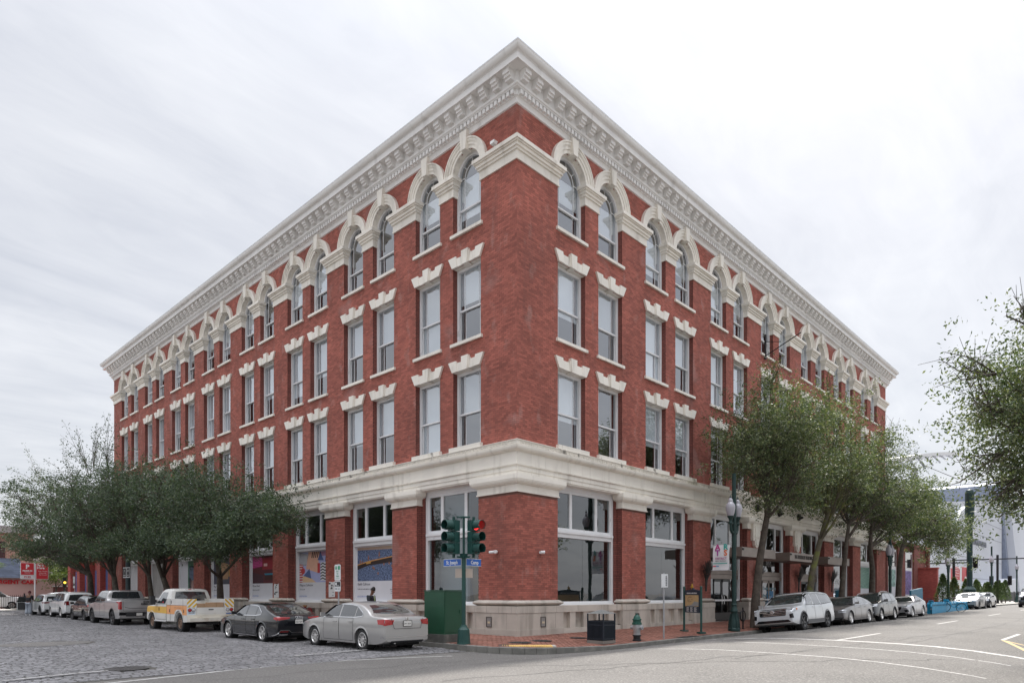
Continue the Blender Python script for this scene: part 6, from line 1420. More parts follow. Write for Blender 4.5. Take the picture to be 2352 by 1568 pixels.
pay = [(.40, 1.92, 2.50, M_SIGNW, [('disc', -.10, 2.38, .065, M_SGREEN), ('P', .10, -.10, 2.38, M_WHITEP), ('box', .02, .16, 2.31, 2.45, M_SGREEN), ('PAY', .085, 0, 2.25, M_SGREEN), ('TO', .085, 0, 2.16, M_SGREEN), ('PARK', .085, 0, 2.07, M_SGREEN), ('box', -.13, .13, 1.985, 1.995, M_SGREEN)]), (.40, 1.52, 1.90, M_SIGNW, [('box', -.18, .18, 1.70, 1.87, M_BLKP), ('disc', -.10, 1.80, .05, M_WHITEP), ('ParkMobile', .05, .0, 1.73, M_WHITEP), ('box', -.15, -.02, 1.60, 1.63, M_BLKP), ('28361', .05, .09, 1.61, M_BLKP)])]
post_sign('parking_sign', 'white and green pay to park sign on a galvanised post behind the silver sedan', -3.6, 5.55, 2.52, pay, -pi/2)
post_sign('parking_sign', 'distant grey pay to park sign near the red annex and white SUVs', -3.6, 40.6, 2.6, [(.5, 2.15, 2.62, M_SIGNW, [('PAY', .1, 0, 2.4, M_SGREEN)]), (.5, 1.78, 2.13, M_SIGNW, [('box', -.22, .22, 1.95, 2.10, M_BLKP)])], -pi/2)
post_sign('no_parking_sign', 'two narrow white parking plates on one thin grey post by the hydrant', 4.1, -3.35, 2.34, [], radians(20), .028)
def twin():
    t = [o for o in bpy.data.objects if o.name.startswith('no_parking_sign')][0]
    for a in (-38, 38): 
        m = MB(); m.box(-.15, .15, -.004, .004, 1.82, 2.30); p = m.build('plate', M_SIGNW, t, (.09 if a > 0 else -.09, -.05, 0), radians(a)); 
        for q in range(6): m = MB(); m.box(.04, .09, -.007, -.004, 1.88+.06*q, 1.92+.06*q); m.build('print', M_INK, p)
twin()
def mapsign():
    a, b = Vector((7.7, -2.15, 0)), Vector((7.05, -3.25, 0)); d = (b-a).normalized(); c = (a+b)/2; rz = atan2(d.y, d.x); L = (b-a).length
    t = thing('map_sign', 'navy city map board between two green posts with a gold fleur de lis', 'sign', (c.x, c.y, zsf(c.x, c.y)), rz); nv = mat('map_navy', (.012, .028, .05), .45, var=.05); gd = mat('gold_paint', (.45, .26, .03), .4, .4, var=0)
    for s in (-1, 1): m = MB(); m.tube([(s*L/2, 0, 0), (s*L/2, 0, 1.78)], .045, 10); m.lathe([(.05, 1.78), (.055, 1.82), (.001, 1.86)], 10, (s*L/2, 0, 0)); p = m.build('post', M_GRN, t); m = MB(); m.box(s*L/2-.14, s*L/2+.14, -.12, .12, 0, .07); m.build('foot', M_GRN, p)
    w = L/2-.09; m = MB(); m.prism([(-w, .80), (w, .80), (w, 1.68), (.15, 1.72), (0, 1.80), (-.15, 1.72), (-w, 1.68)], -.03, .03); bd = m.build('board', nv, t)
    m = MB(); m.box(-w+.05, w-.05, -.033, -.03, 1.05, 1.50); mp = m.build('map', mat('map_tan', (.50, .36, .18), .6, var=.1, scale=9), t)
    m = MB(); poly(m, [(-w+.1, 1.05), (0, 1.12), (.18, 1.25), (w-.05, 1.22), (w-.05, 1.08), (.1, 1.05)], -.0345); m.build('river', mat('map_grey', (.28, .30, .30), .6, var=0), mp); r = random.Random(3)
    for q in range(14): m = MB(); u, v = r.uniform(-w+.1, 0), r.uniform(1.22, 1.42); m.box(u, u+r.uniform(.04, .1), -.035, -.033, v, v+r.uniform(.02, .05)); m.build('block', mat('map_brown', (.32, .22, .12), .6, var=0), mp)
    text('WELCOME to NEW ORLEANS', .075, M_WHITEP, bd, frame((0, -.034, 1.57), (1, 0, 0), (0, 0, 1)), sx=.75)
    for cx in (-.3, -.02, .27):
        for q in range(7): m = MB(); m.box(cx-.1, cx+.09-.02*(q % 3), -.033, -.03, .84+.027*q, .852+.027*q); m.build('print', M_SIGNW, bd)
    m = MB(); poly(m, [(0, 1.95), (.04, 1.86), (.02, 1.82), (.07, 1.86), (.09, 1.80), (.03, 1.78), (.0, 1.72), (-.03, 1.78), (-.09, 1.80), (-.07, 1.86), (-.02, 1.82), (-.04, 1.86)], -.035); f = m.mesh('fleur_de_lis', gd); f.transform(Matrix.Translation((0, 0, 0))); bmx = bmesh.new(); bmx.from_mesh(f); g = bmesh.ops.extrude_face_region(bmx, geom=bmx.faces[:]); bmesh.ops.translate(bmx, verts=[v for v in g['geom'] if isinstance(v, bmesh.types.BMVert)], vec=(0, .03, 0)); bmx.to_mesh(f); bmx.free(); ob('fleur_de_lis', f, t)
mapsign()
def lamp(x, y, top, label, banner=None, zg=None, gz=None):
    z = zsf(x, y) if zg is None else zg; t = thing('street_lamp', label, 'street lamp', (x, y, z), 0, 'twin globe street lamps'); h = top-z; gz = gz or h-1.5
    m = MB(); m.lathe([(.25, 0), (.25, .10), (.20, .14), (.19, .42), (.15, .52), (.13, .78), (.16, .84), (.13, .92), (.10, 1.05), (.125, 1.10), (.10, 1.16)], 12); bs = m.build('base', M_DKGRN, t, smooth=35)
    for i in range(6): a = i*pi/3; m = MB(); m.tube([(.20*cos(a), .20*sin(a), .10), (.19*cos(a), .19*sin(a), .40), (.14*cos(a), .14*sin(a), .72)], [.045, .035, .02], 6); m.build('leaf_ornament', M_DKGRN, bs)
    m = MB(); m.tube([(0, 0, 1.1), (0, 0, h)], [.095, .085], 12); m.build('pole', M_DKGRN, t, smooth=40)
    for s in (-1, 1):
        m = MB(); m.tube([(s*.06, 0, gz-.95), (s*.20, 0, gz-.98), (s*.30, 0, gz-.85), (s*.33, 0, gz-.62)], [.05, .065, .06, .05], 8); m.tube([(s*.06, 0, gz-.55), (s*.2, 0, gz-.62), (s*.3, 0, gz-.7)], .03, 6); m.lathe([(.06, gz-.66), (.09, gz-.6), (.06, gz-.52), (.08, gz-.42), (.135, gz-.34), (.14, gz-.30)], 12, (s*.33, 0, 0)); ar = m.build('arm', M_DKGRN, t, smooth=40)
        m = MB(); m.lathe([(.12, gz-.30), (.165, gz-.16), (.195, gz+.02), (.185, gz+.15), (.13, gz+.24), (.095, gz+.27), (.10, gz+.32), (.08, gz+.40), (.03, gz+.45)], 18, (s*.33, 0, 0)); m.build('globe', M_GLOBE, t, smooth=50)
        m = MB(); m.lathe([(.035, gz+.45), (.045, gz+.48), (.012, gz+.54), (.001, gz+.62)], 8, (s*.33, 0, 0)); m.build('finial', M_DKGRN, t)
    if banner:
        z1, z0 = banner; n = 8; m = MB(); V = []
        for i in range(n+1): u = i/n; yb = .03*sin(u*5)+.09*u*u; zz = z1-z+(z0-z1)*u; V.append(((-.03-yb*1.2, .14+yb, zz), (-.03-.5*yb, .90+yb*.8, zz-.0)))
        for i in range(n): m.quad(V[i][0], V[i][1], V[i+1][1], V[i+1][0])
        bn = m.build('banner', mat('banner_white', (.70, .70, .72), .7, var=.03), t, smooth=60); zz = lambda u: z1-z+(z0-z1)*u
        for s, u, yy, c in (('A', .10, .70, (.45, .02, .22)), ('R', .10, .34, (.02, .35, .30)), ('T', .33, .70, (.35, .04, .30)), ('S', .33, .34, (.72, .14, .03))): text(s, .34, mat('banner_ink_'+s, c, .6, var=0), bn, frame((-.075-.05*u, yy, zz(u)), (0, -1, 0), (0, 0, 1)), bold=.008)
        text('DISTRICT', .12, mat('banner_ink_D', (.35, .05, .2), .6, var=0), bn, frame((-.10, .54, zz(.54)), (0, -1, 0), (0, 0, 1)), bold=.002); text('NEW ORLEANS', .07, M_INK, bn, frame((-.115, .55, zz(.64)), (0, -1, 0), (0, 0, 1)))
        m = MB(); m.box(-.135, -.130, .24, .88, zz(.745), zz(.715)); m.build('band', mat('banner_teal', (.02, .35, .30), .6, var=0), bn); 
        for yy, c in ((.72, (.7, .05, .1)), (.60, (.1, .3, .5))): m = MB(); m.box(-.17, -.165, yy, yy+.14, zz(.86), zz(.82)); m.build('print', mat('banner_p%d' % int(yy*100), c, .6, var=0), bn)
        m = MB(); [m.tube([(0, .05, q-z), (-.03 if q == z1 else -.15, .95, q-z)], .012, 5) for q in (z1, z0)]; m.build('banner_arm', M_GALV, t)
lamp(9.8, -3.3, 6.62, 'near green twin globe street lamp carrying the white arts banner', (3.66, 2.58), gz=5.1)
lamp(33.9, -3.1, 5.97, 'green twin globe street lamp among the trees before the silver coupe')
lamp(52.6, -3.0, 5.9, 'green twin globe street lamp standing behind the blue bicycle dock'); lamp(75, -3.0, 6.9, 'distant green twin globe street lamp right of the tall dark pole', zg=.35); lamp(94.7, -3.0, 6.6, 'farthest green twin globe street lamp by the museum fence', zg=.4)
def big_pole():
    t = thing('tall_pole', 'tall thick dark utility pole rising in front of the pale museum', 'pole', (62.3, -3.0, .3)); m = MB(); m.lathe([(.62, 0), (.62, .2), (.55, .3), (.55, 1.7), (.38, 1.9), (.30, 2.0)], 16); m.build('base', M_DKGRN, t); m = MB(); m.tube([(0, 0, 1.9), (0, 0, 8.4)], .25, 14); m.lathe([(.29, 8.3), (.40, 8.7), (.40, 11.2), (.3, 11.5), (.001, 11.6)], 14); m.build('pole', M_DKGRN, t); m = MB(); m.box(-.12, .12, -.32, -.29, 7.0, 7.4); m.build('label', M_SIGNW, t)
    t = thing('dark_pole', 'plain dark lamp pole with two black parking plates among the left trees', 'pole', (-3.5, 29.2, .2)); m = MB(); m.tube([(0, 0, 0), (0, 0, 5.4)], .14, 12); m.build('pole', mat('pole_dark', (.03, .05, .055), .5), t)
    for s in (0, 1):
        m = MB(); m.box(-.18, -.16, -.62+.66*s-.3, -.02+.66*s-.3+.0, 2.35, 2.98); p = m.build('plate', M_SIGNW, t); m = MB(); m.box(-.187, -.18, -.58+.66*s-.3, -.06+.66*s-.3, 2.40, 2.93); q = m.build('print', M_BLKP, p)
        text('P' if s else 'PAY', .2, M_WHITEP, q, frame((-.19, -.32+.66*s-.3, 2.75), (0, -1, 0), (0, 0, 1))); text('28371' if not s else 'pay by app', .09, M_WHITEP, q, frame((-.19, -.32+.66*s-.3, 2.5), (0, -1, 0), (0, 0, 1)))
    t = thing('bike_rack', 'black ring bike rack post beside the first avenue tree', 'bike rack', (11.3, -3.0, zsf(11.3, -3.0))); m = MB(); m.tube([(0, 0, 0), (0, 0, .95)], .035, 8); m.lathe([(.08, 0), (.08, .02)], 10); m.build('post', M_BLACKM, t); m = MB(); m.tube([(.24*cos(a), 0, .58+.24*sin(a)) for a in np.linspace(0, 2*pi, 21)], .022, 6, False); m.build('ring', M_BLACKM, t)
    x, y = 6.0, -3.62; t = thing('storm_drain', 'dark iron storm drain grating at the kerb in front of the map board', 'drain', (x, y-.0, zsf(x, y)+.006)); m = MB(); m.box(-1.1, 1.1, -.05, .42, -.05, -.005); m.build('pit', M_UNDER, t)
    for i in range(22): m = MB(); m.box(-1.08+.1*i, -1.04+.1*i, -.03, .40, -.01, .006); m.build('bar', MATS['cast_iron'], t)
big_pole()
M_BLUE = mat('bike_blue', (.005, .26, .46), .4, var=.04); M_BIKEW = mat('bike_white', (.6, .6, .6), .4, var=0)
def bicycle(x, y, rz, label, lean=0.):
    t = thing('bicycle', label, 'bicycle', (x, y, zrf(x, y)), rz, 'blue share bicycles at the dock'); t.rotation_euler = (lean, 0, rz)
    for s in (-.54, .54):
        m = MB(); m.tube([(s+.33*cos(a), 0, .33+.33*sin(a)) for a in np.linspace(0, 2*pi, 25)], .022, 6, False); w = m.build('wheel', M_TYRE, t); m = MB(); [m.tube([(s, 0, .33), (s+.31*cos(a), 0, .33+.31*sin(a))], .004, 3) for a in np.linspace(0, 2*pi, 13)[:-1]]; m.tube([(s, -.05, .33), (s, .05, .33)], .03, 8); m.build('spokes', M_GALV, w)
        m = MB(); P = [(s+.37*cos(a), .33+.37*sin(a)) for a in np.linspace(.15 if s < 0 else .5, pi-.5 if s < 0 else pi-.1, 12)]
        for a, b in zip(P[:-1], P[1:]): m.quad((a[0], -.035, a[1]), (b[0], -.035, b[1]), (b[0], .035, b[1]), (a[0], .035, a[1]))
        m.build('mudguard', M_BLUE, t)
    m = MB(); m.tube([(.40, 0, .85), (.1, 0, .42), (-.12, 0, .36), (-.54, 0, .33)], .04, 8); m.tube([(-.12, 0, .36), (-.26, 0, .82)], .03, 6); m.tube([(-.26, 0, .70), (-.54, 0, .33)], .02, 6); m.tube([(.38, 0, .95), (.44, 0, .72), (.54, 0, .33)], .03, 6); m.build('frame', M_BLUE, t)
    m = MB(); m.hexa([(-.42, -.09, .86), (-.12, -.025, .86), (-.12, .025, .86), (-.42, .09, .86)], [(-.42, -.09, .92), (-.12, -.02, .91), (-.12, .02, .91), (-.42, .09, .92)]); m.build('saddle', M_BLACKM, t); m = MB(); m.tube([(.30, -.30, 1.06), (.38, -.2, 1.08), (.38, 0, 1.02), (.38, .2, 1.08), (.30, .30, 1.06)], .016, 6); m.tube([(.38, 0, .92), (.38, 0, 1.03)], .02, 6); m.build('handlebar', M_BLACKM, t); m = MB(); m.box(.45, .68, -.15, .15, .78, .95); m.build('basket', M_BLUE, t)
def dock():
    t = thing('bicycle_dock', 'long bright blue bicycle sharing dock in the parking lane past the silver coupe', 'bicycle dock', (37.2, -4.75, .06))
    for i in range(13):
        x = i*1.0; m = MB(); P = [(x, .08), (x+.99, .08), (x+.99, .78), (x+.86, .92), (x+.68, .80), (x+.5, .92), (x+.32, .80), (x+.14, .92), (x, .78)]; m.prism(P, -.16, .16); p = m.build('dock_panel', M_BLUE, t)
        for u in (.2, .5, .8): m = MB(); m.lathe([(.06, -.165), (.06, -.172), (.001, -.172)], 10, (x+u, 0, .70), 'y'); m.build('socket', M_BLACKM, p)
    m = MB(); m.box(-.1, 13.1, -.35, .35, 0, .08); m.build('base', M_SIGNW, t)
    bicycle(36.9, -4.9, radians(12), 'blue share bicycle at the near end of the dock half behind the coupe'); bicycle(41.5, -5.35, radians(75), 'blue share bicycle leaning out from the middle of the dock', .25); bicycle(51.2, -5.1, radians(-8), 'blue share bicycle parked at the far end of the dock'); bicycle(38.6, -3.8, radians(60), 'blue share bicycle standing behind the near half of the dock')
dock()
# ================================================================ trees
def leafmat(name, c1, c2, c3, rough=.55):
    m = bpy.data.materials.new(name); m.use_nodes = True; nt = m.node_tree; N = nt.nodes; L = nt.links; P = N['Principled BSDF']; P.inputs['Roughness'].default_value = rough; P.inputs['Specular IOR Level'].default_value = .55
    g = N.new('ShaderNodeNewGeometry'); r = N.new('ShaderNodeValToRGB'); L.new(g.outputs['Random Per Island'], r.inputs[0]); e = r.color_ramp.elements; e[0].color = (*c1, 1); e[1].color = (*c3, 1); k = e.new(.55); k.color = (*c2, 1)
    nz = N.new('ShaderNodeTexNoise'); nz.inputs['Scale'].default_value = .8; L.new(g.outputs['Position'], nz.inputs['Vector']); mr = N.new('ShaderNodeMapRange'); mr.inputs[1].default_value = .3; mr.inputs[2].default_value = .7; mr.inputs[3].default_value = .7; mr.inputs[4].default_value = 1.3; L.new(nz.outputs[0], mr.inputs[0])
    v = N.new('ShaderNodeVectorMath'); v.operation = 'SCALE'; L.new(r.outputs[0], v.inputs[0]); L.new(mr.outputs[0], v.inputs['Scale']); L.new(v.outputs[0], P.inputs['Base Color'])
    t = N.new('ShaderNodeBsdfTranslucent'); sc = N.new('ShaderNodeVectorMath'); sc.operation = 'MULTIPLY'; L.new(v.outputs[0], sc.inputs[0]); sc.inputs[1].default_value = (1.5, 1.7, .7); L.new(sc.outputs[0], t.inputs[0])
    mx = N.new('ShaderNodeMixShader'); mx.inputs[0].default_value = .22; L.new(P.outputs[0], mx.inputs[1]); L.new(t.outputs[0], mx.inputs[2]); L.new(mx.outputs[0], N['Material Output'].inputs[0]); return m
LEAF_D = leafmat('oak_leaf_dark', (.030, .052, .030), (.056, .088, .048), (.12, .15, .085)); LEAF_O = leafmat('oak_leaf_olive', (.040, .064, .028), (.088, .118, .050), (.22, .23, .12)); LEAF_Y = leafmat('leaf_yellow_green', (.05, .08, .015), (.09, .13, .03), (.16, .18, .05), .5); LEAF_C = leafmat('cone_leaf', (.03, .06, .015), (.05, .085, .02), (.09, .12, .035), .5); LEAF_P = leafmat('palm_leaf', (.04, .07, .02), (.08, .12, .03), (.14, .17, .05), .4)
M_BARK = mat('oak_bark', (.075, .06, .048), .95, var=.3, scale=5, bump=.8, bscale=22, stain=[(3, .56, .68, (.16, .15, .12), .5)]); M_BARKM = mat('mossy_bark', (.08, .068, .045), .95, var=.3, scale=5, bump=.8, bscale=22, stain=[(2.2, .48, .62, (.12, .13, .03), .8)])
def leaves(P, size, mt, parent, rng, name='crown', asp=.42, droop=.3):
    """leaf-sized blades at the points P"""
    n = len(P); d = rng.normal(size=(n, 3)); d[:, 2] -= droop; d /= np.linalg.norm(d, axis=1)[:, None]; u = rng.normal(size=(n, 3)); w = np.cross(d, u); w /= np.linalg.norm(w, axis=1)[:, None]; nn = np.cross(w, d)
    s = size*rng.uniform(.65, 1.3, n)[:, None]; a = P; b = P+d*s*.5+w*s*asp*.5+nn*s*.06; c = P+d*s; e = P+d*s*.5-w*s*asp*.5+nn*s*.06
    V = np.stack((a, b, c, e), 1).reshape(-1, 3); F = np.arange(4*n).reshape(-1, 4)
    o = ob(name, npmesh(name, V, F, mt), parent); return o
def tree(name, label, base, trunk, crowns, mt, seed, bark=M_BARK, size=.11, dens=1., r0=.16, twigs=1., grp='oak street trees', ntips=30, bare=(), cs=1.0):
    """trunk: polyline offsets from base; crowns: (cx,cy,cz,rx,ry,rz,leaves) lobes in the world"""
    rng = np.random.default_rng(seed); t = thing(name, label, 'tree', base, 0, grp); B = Vector(base)
    m = MB(); T = [Vector(p) for p in trunk]; n = len(T); m.tube([(0, 0, -.1)]+T, [r0*1.35]+[r0*(1-.45*i/(n-1)) for i in range(n)], 10); top = T[-1]
    tr = m.build('trunk', bark, t, smooth=50); lm = MB(); tw = MB(); pts = []; skel = [(top, r0*.5)]
    for (cx, cy, cz, rx, ry, rz_, nl) in crowns:
        c = Vector((cx, cy, cz))-B
        src = T[-1] if rng.random() < .7 else T[-2]
        mid = src.lerp(c, .5)+Vector(rng.normal(size=3))*.25+Vector((0, 0, .15)); limb = [src, src.lerp(mid, .5)+Vector(rng.normal(size=3))*.08, mid, c]; lm.tube(limb, [r0*.42, r0*.33, r0*.22, r0*.10], 7)
        tips = []
        for k in range(int(ntips*twigs)):
            v = rng.normal(size=3); v /= np.linalg.norm(v); rad = rng.uniform(.45, 1.0)**.6; p = c+Vector((v[0]*rx*rad, v[1]*ry*rad, v[2]*rz_*rad)); s = limb[1+int(rng.integers(0, 3))].lerp(c, rng.uniform(0, .8)); q = s.lerp(p, .5)+Vector(rng.normal(size=3))*.15+Vector((0, 0, .1))
            tw.tube([s, q, p], [r0*.10, r0*.06, .006], 4, False); tips.append((q, p))
        per = max(1, int(nl*dens*1.75/len(tips))); 
        for q, p in tips:
            cl = min(rx, ry, rz_)*rng.uniform(.30, .55); k = int(per*rng.uniform(.55, 1.45)); u = rng.uniform(.25, 1.12, k)**.8
            ns = max(1, k//20); u = u[:ns]; base_p = np.array(q)[None]+(np.array(p)-np.array(q))[None]*u[:, None]+rng.normal(size=(ns, 3))*cl*np.array([1, 1, .7]); pts.append((base_p[:, None]+rng.normal(size=(ns, 20, 3))*np.array([.17, .17, .11])*cs*rng.uniform(.6, 1.25, (ns, 1, 1))).reshape(-1, 3))
    for (p0, p1, nl) in bare:     # thin shoots with few leaves that stand out of the crown
        a, b = Vector(p0)-B, Vector(p1)-B
        for j in range(7):
            e = b+Vector(rng.normal(size=3))*(b-a).length*.16; s = a.lerp(b, rng.uniform(0, .35)); q = s.lerp(e, .55)+Vector(rng.normal(size=3))*.15; tw.tube([s, q, e], [.02, .012, .005], 4, False); u = rng.uniform(.2, 1, nl//7); pts.append(np.array(s)[None]*(1-u[:, None])+np.array(e)[None]*u[:, None]+rng.normal(size=(len(u), 3))*.14)
            for g in range(4): w = s.lerp(e, .3+.17*g); f = w+Vector(rng.normal(size=3))*.3+(b-a)*.08; tw.tube([w, f], [.007, .004], 3, False)
    lm.build('limb', bark, tr, smooth=50); tw.build('twigs', bark, tr)
    leaves(np.concatenate(pts), size, mt, t, rng); return t
def lobes(c, R, n, nl, seed, flat=.75):
    r = random.Random(seed); out = []
    for i in range(n):
        a = 2*pi*i/n+r.uniform(-.4, .4); k = r.uniform(.45, .72); out.append((c[0]+R[0]*k*cos(a), c[1]+R[1]*k*sin(a), c[2]+R[2]*r.uniform(-.5, .55), R[0]*.5, R[1]*.5, R[2]*.5*flat, nl/n))
    out.append((c[0], c[1], c[2]+R[2]*.35, R[0]*.6, R[1]*.6, R[2]*.5, nl/n)); return out
GZ = lambda x, y: zsf(x, y)
# left row along the cobbled street
def left_row():  # trunk and crown positions worked out from image pixels, here and in right_row
    b = (-3.3, 16.4, GZ(-3.3, 16.4)); tree('oak_tree', 'dark round oak behind the black fastback, rightmost of the left row', b, [(-.05, -.1, 1.0), (.0, .1, 2.2), (-.1, .25, 3.2)], lobes((-3.8, 15.0, 5.2), (2.4, 5.2, 2.4), 10, 17000, 1)+lobes((-3.5, 11.4, 4.5), (1.5, 2.6, 1.4), 5, 4600, 21)+lobes((-4.6, 14.5, 3.9), (1.6, 3.6, .9), 5, 5600, 22), LEAF_D, 1, dens=1., r0=.17)
    b = (-3.4, 22.4, GZ(-3.4, 22.4)); tree('oak_tree', 'dark oak with a leaning broken trunk between the utility truck and the pale shutters', b, [(.05, .3, 1.1), (-.05, 1.1, 2.3), (-.1, 1.8, 3.1)], lobes((-3.8, 20.2, 6.2), (2.4, 5.6, 3.0), 10, 16000, 2)+lobes((-4.6, 20.0, 4.0), (1.5, 4.0, 1.0), 5, 5200, 23), LEAF_D, 2, dens=1., r0=.18)
    b = (-3.4, 25.4, GZ(-3.4, 25.4)); tree('oak_tree', 'dark oak with upright trunk beside the plain dark lamp pole', b, [(.0, .1, 1.2), (.05, .6, 2.4), (-.1, 1.2, 3.3)], lobes((-3.9, 26.0, 6.7), (2.4, 5.2, 3.1), 10, 14000, 3)+lobes((-4.6, 26, 4.2), (1.5, 4.0, 1.0), 5, 4600, 24), LEAF_D, 3, dens=1., r0=.15)
    b = (-3.4, 32.0, GZ(-3.4, 32.0)); tree('oak_tree', 'oak with tall wispy top shoots in front of the red annex', b, [(.0, -.2, 1.2), (.0, .2, 2.4), (-.1, .9, 3.4)], lobes((-4.0, 33.8, 7.0), (2.6, 5.8, 3.4), 10, 12500, 4)+lobes((-4.7, 33.0, 4.3), (1.6, 4.6, 1.1), 5, 3200, 25), LEAF_O if False else LEAF_D, 4, dens=.95, r0=.2, size=.13, bare=[((-3.9, 34.5, 9), (-3.9, 36.0, 13.2), 420), ((-3.9, 32, 9), (-4.2, 30.5, 11.4), 320), ((-4.2, 37, 8.6), (-4.4, 41.5, 11.2), 360), ((-3.9, 35.5, 9), (-3.7, 38.5, 12.4), 340)])
    b = (-3.4, 37.2, GZ(-3.4, 37.2)); tree('oak_tree', 'oak farthest left, spreading over the parked white cars', b, [(.05, .3, 1.2), (-.1, .0, 2.6), (-.3, .4, 3.6)], lobes((-4.5, 43.0, 7.2), (3.0, 10.0, 3.9), 11, 16500, 5)+lobes((-5.0, 43.0, 4.4), (1.8, 8.0, 1.2), 6, 4200, 26), LEAF_D, 5, dens=.95, r0=.21, size=.14, bare=[((-4.3, 45, 9.5), (-4.6, 52, 12.2), 420), ((-4.3, 50, 8.8), (-4.8, 58, 10.6), 380)])
left_row()
def right_row():
    b = (12.7, -2.95, GZ(12.7, -2.95)); tree('oak_tree', 'first avenue oak with a pale leaning trunk beside the light grey SUV', b, [(.0, .0, 1.2), (.55, .02, 3.2), (1.25, .02, 5.0), (1.6, 0, 5.9)], lobes((14.3, -3.1, 8.5), (3.6, 2.5, 3.1), 10, 18000, 6)+[(14.2, -3.2, 11.0, 1.3, 1.2, 1.1, 1500), (11.4, -3.3, 7.6, 1.4, 1.2, 1.2, 1700), (13.4, -3.3, 6.2, 1.5, 1.2, .9, 1600), (16.6, -3.3, 6.4, 1.6, 1.2, 1.0, 1800)], LEAF_O, 6, r0=.19, size=.115, bare=[((14.0, -3.1, 11), (14.3, -3.2, 12.6), 160)])
    b = (19.2, -2.9, GZ(19.2, -2.9)); tree('oak_tree', 'second avenue oak with a mossy forked trunk behind the light grey SUV', b, [(.2, 0, 1.2), (.8, 0, 2.8), (1.9, 0, 4.4), (3.0, 0, 5.9)], lobes((22.8, -3.1, 8.9), (4.9, 2.6, 3.6), 10, 17000, 7), LEAF_O, 7, dens=.82, bark=M_BARKM, r0=.19, size=.125, bare=[((22, -3.1, 11.5), (21.5, -3.2, 13.4), 160), ((25, -3.1, 11), (26, -3.2, 13.2), 150)])
    b = (24.5, -2.9, GZ(24.5, -2.9)); tree('oak_tree', 'slender multi stemmed avenue oak above the warm grey sedan', b, [(.1, 0, 1.4), (.5, 0, 3.0), (1.0, 0, 4.6), (1.4, 0, 5.6)], lobes((29.0, -3.2, 8.4), (5.0, 2.6, 3.8), 9, 14000, 8), LEAF_O, 8, dens=.82, r0=.16, size=.14)
    b = (30.5, -2.9, GZ(30.5, -2.9)); tree('oak_tree', 'avenue oak with a side limb bending right above the charcoal SUV', b, [(.0, 0, 1.4), (.1, 0, 3.0), (-.4, 0, 4.4), (-.2, 0, 5.4)], lobes((34.8, -3.3, 7.5), (4.8, 2.6, 3.2), 9, 13500, 9), LEAF_O, 9, dens=.82, r0=.19, size=.15, bare=[((33, -3.2, 11), (33, -3.2, 13.6), 140)])
    b = (36.7, -2.9, GZ(36.7, -2.9)); tree('oak_tree', 'farthest avenue oak with a forked trunk above the silver coupe', b, [(.1, 0, 1.4), (.4, 0, 3.2), (1.0, 0, 4.6), (1.8, 0, 5.4)], lobes((42.4, -3.4, 6.3), (6.0, 2.8, 2.7), 10, 12000, 10)+[(49.0, -3.4, 5.2, 2.4, 2, 1.5, 1400)], LEAF_O, 10, dens=.82, r0=.2, size=.17, bare=[((46, -3.3, 7.5), (48, -3.4, 9.4), 110)])
right_row()
def across():
    b = (1.80, -15.91, 0.0); tree('oak_tree', 'near leafy oak reaching in from the right edge of the photo', b, [(0, 0, 1.6), (.0, .1, 3.0), (-.1, .2, 4.0)], [(0.38, -14.68, 5.30, 1.5, 1.3, 1.4, 6000), (-0.67, -14.03, 5.60, .95, .8, .8, 2300), (-0.87, -13.98, 4.80, .85, .7, .75, 2100), (-0.22, -14.28, 4.10, .95, .8, .7, 2300), (1.58, -15.28, 5.70, 1.9, 1.6, 1.6, 4600), (0.33, -14.58, 6.60, .8, .7, .6, 1200), (-.45, -14.1, 3.5, .8, .7, .6, 1300)], LEAF_O, 12, size=.082, r0=.13, ntips=34, bare=[((-1.02, -13.88, 5.80), (-2.02, -13.23, 6.00), 240), ((-1.02, -13.88, 5.10), (-1.77, -13.38, 5.20), 220), ((-0.22, -14.28, 6.80), (-0.42, -14.08, 7.40), 120), ((-0.92, -13.98, 4.40), (-1.57, -13.48, 4.00), 200), ((-0.62, -14.08, 3.90), (-1.02, -13.78, 3.50), 160)])
    for i, (x, y, lab) in enumerate(((9.5, -15.6, 'oak across the avenue shading the yellow painted bay'), (17.5, -15.8, 'second oak across the avenue beyond the yellow painted bay'))):
        tree('oak_tree', lab, (x, y, .0), [(0, 0, 1.4), (.1, .1, 2.8), (.2, .3, 3.8)], lobes((x+.3, y+.6, 6.2), (3.4, 3.0, 2.0), 7, 4500, 30+i), LEAF_O, 30+i, size=.16, r0=.2, ntips=14)
across()
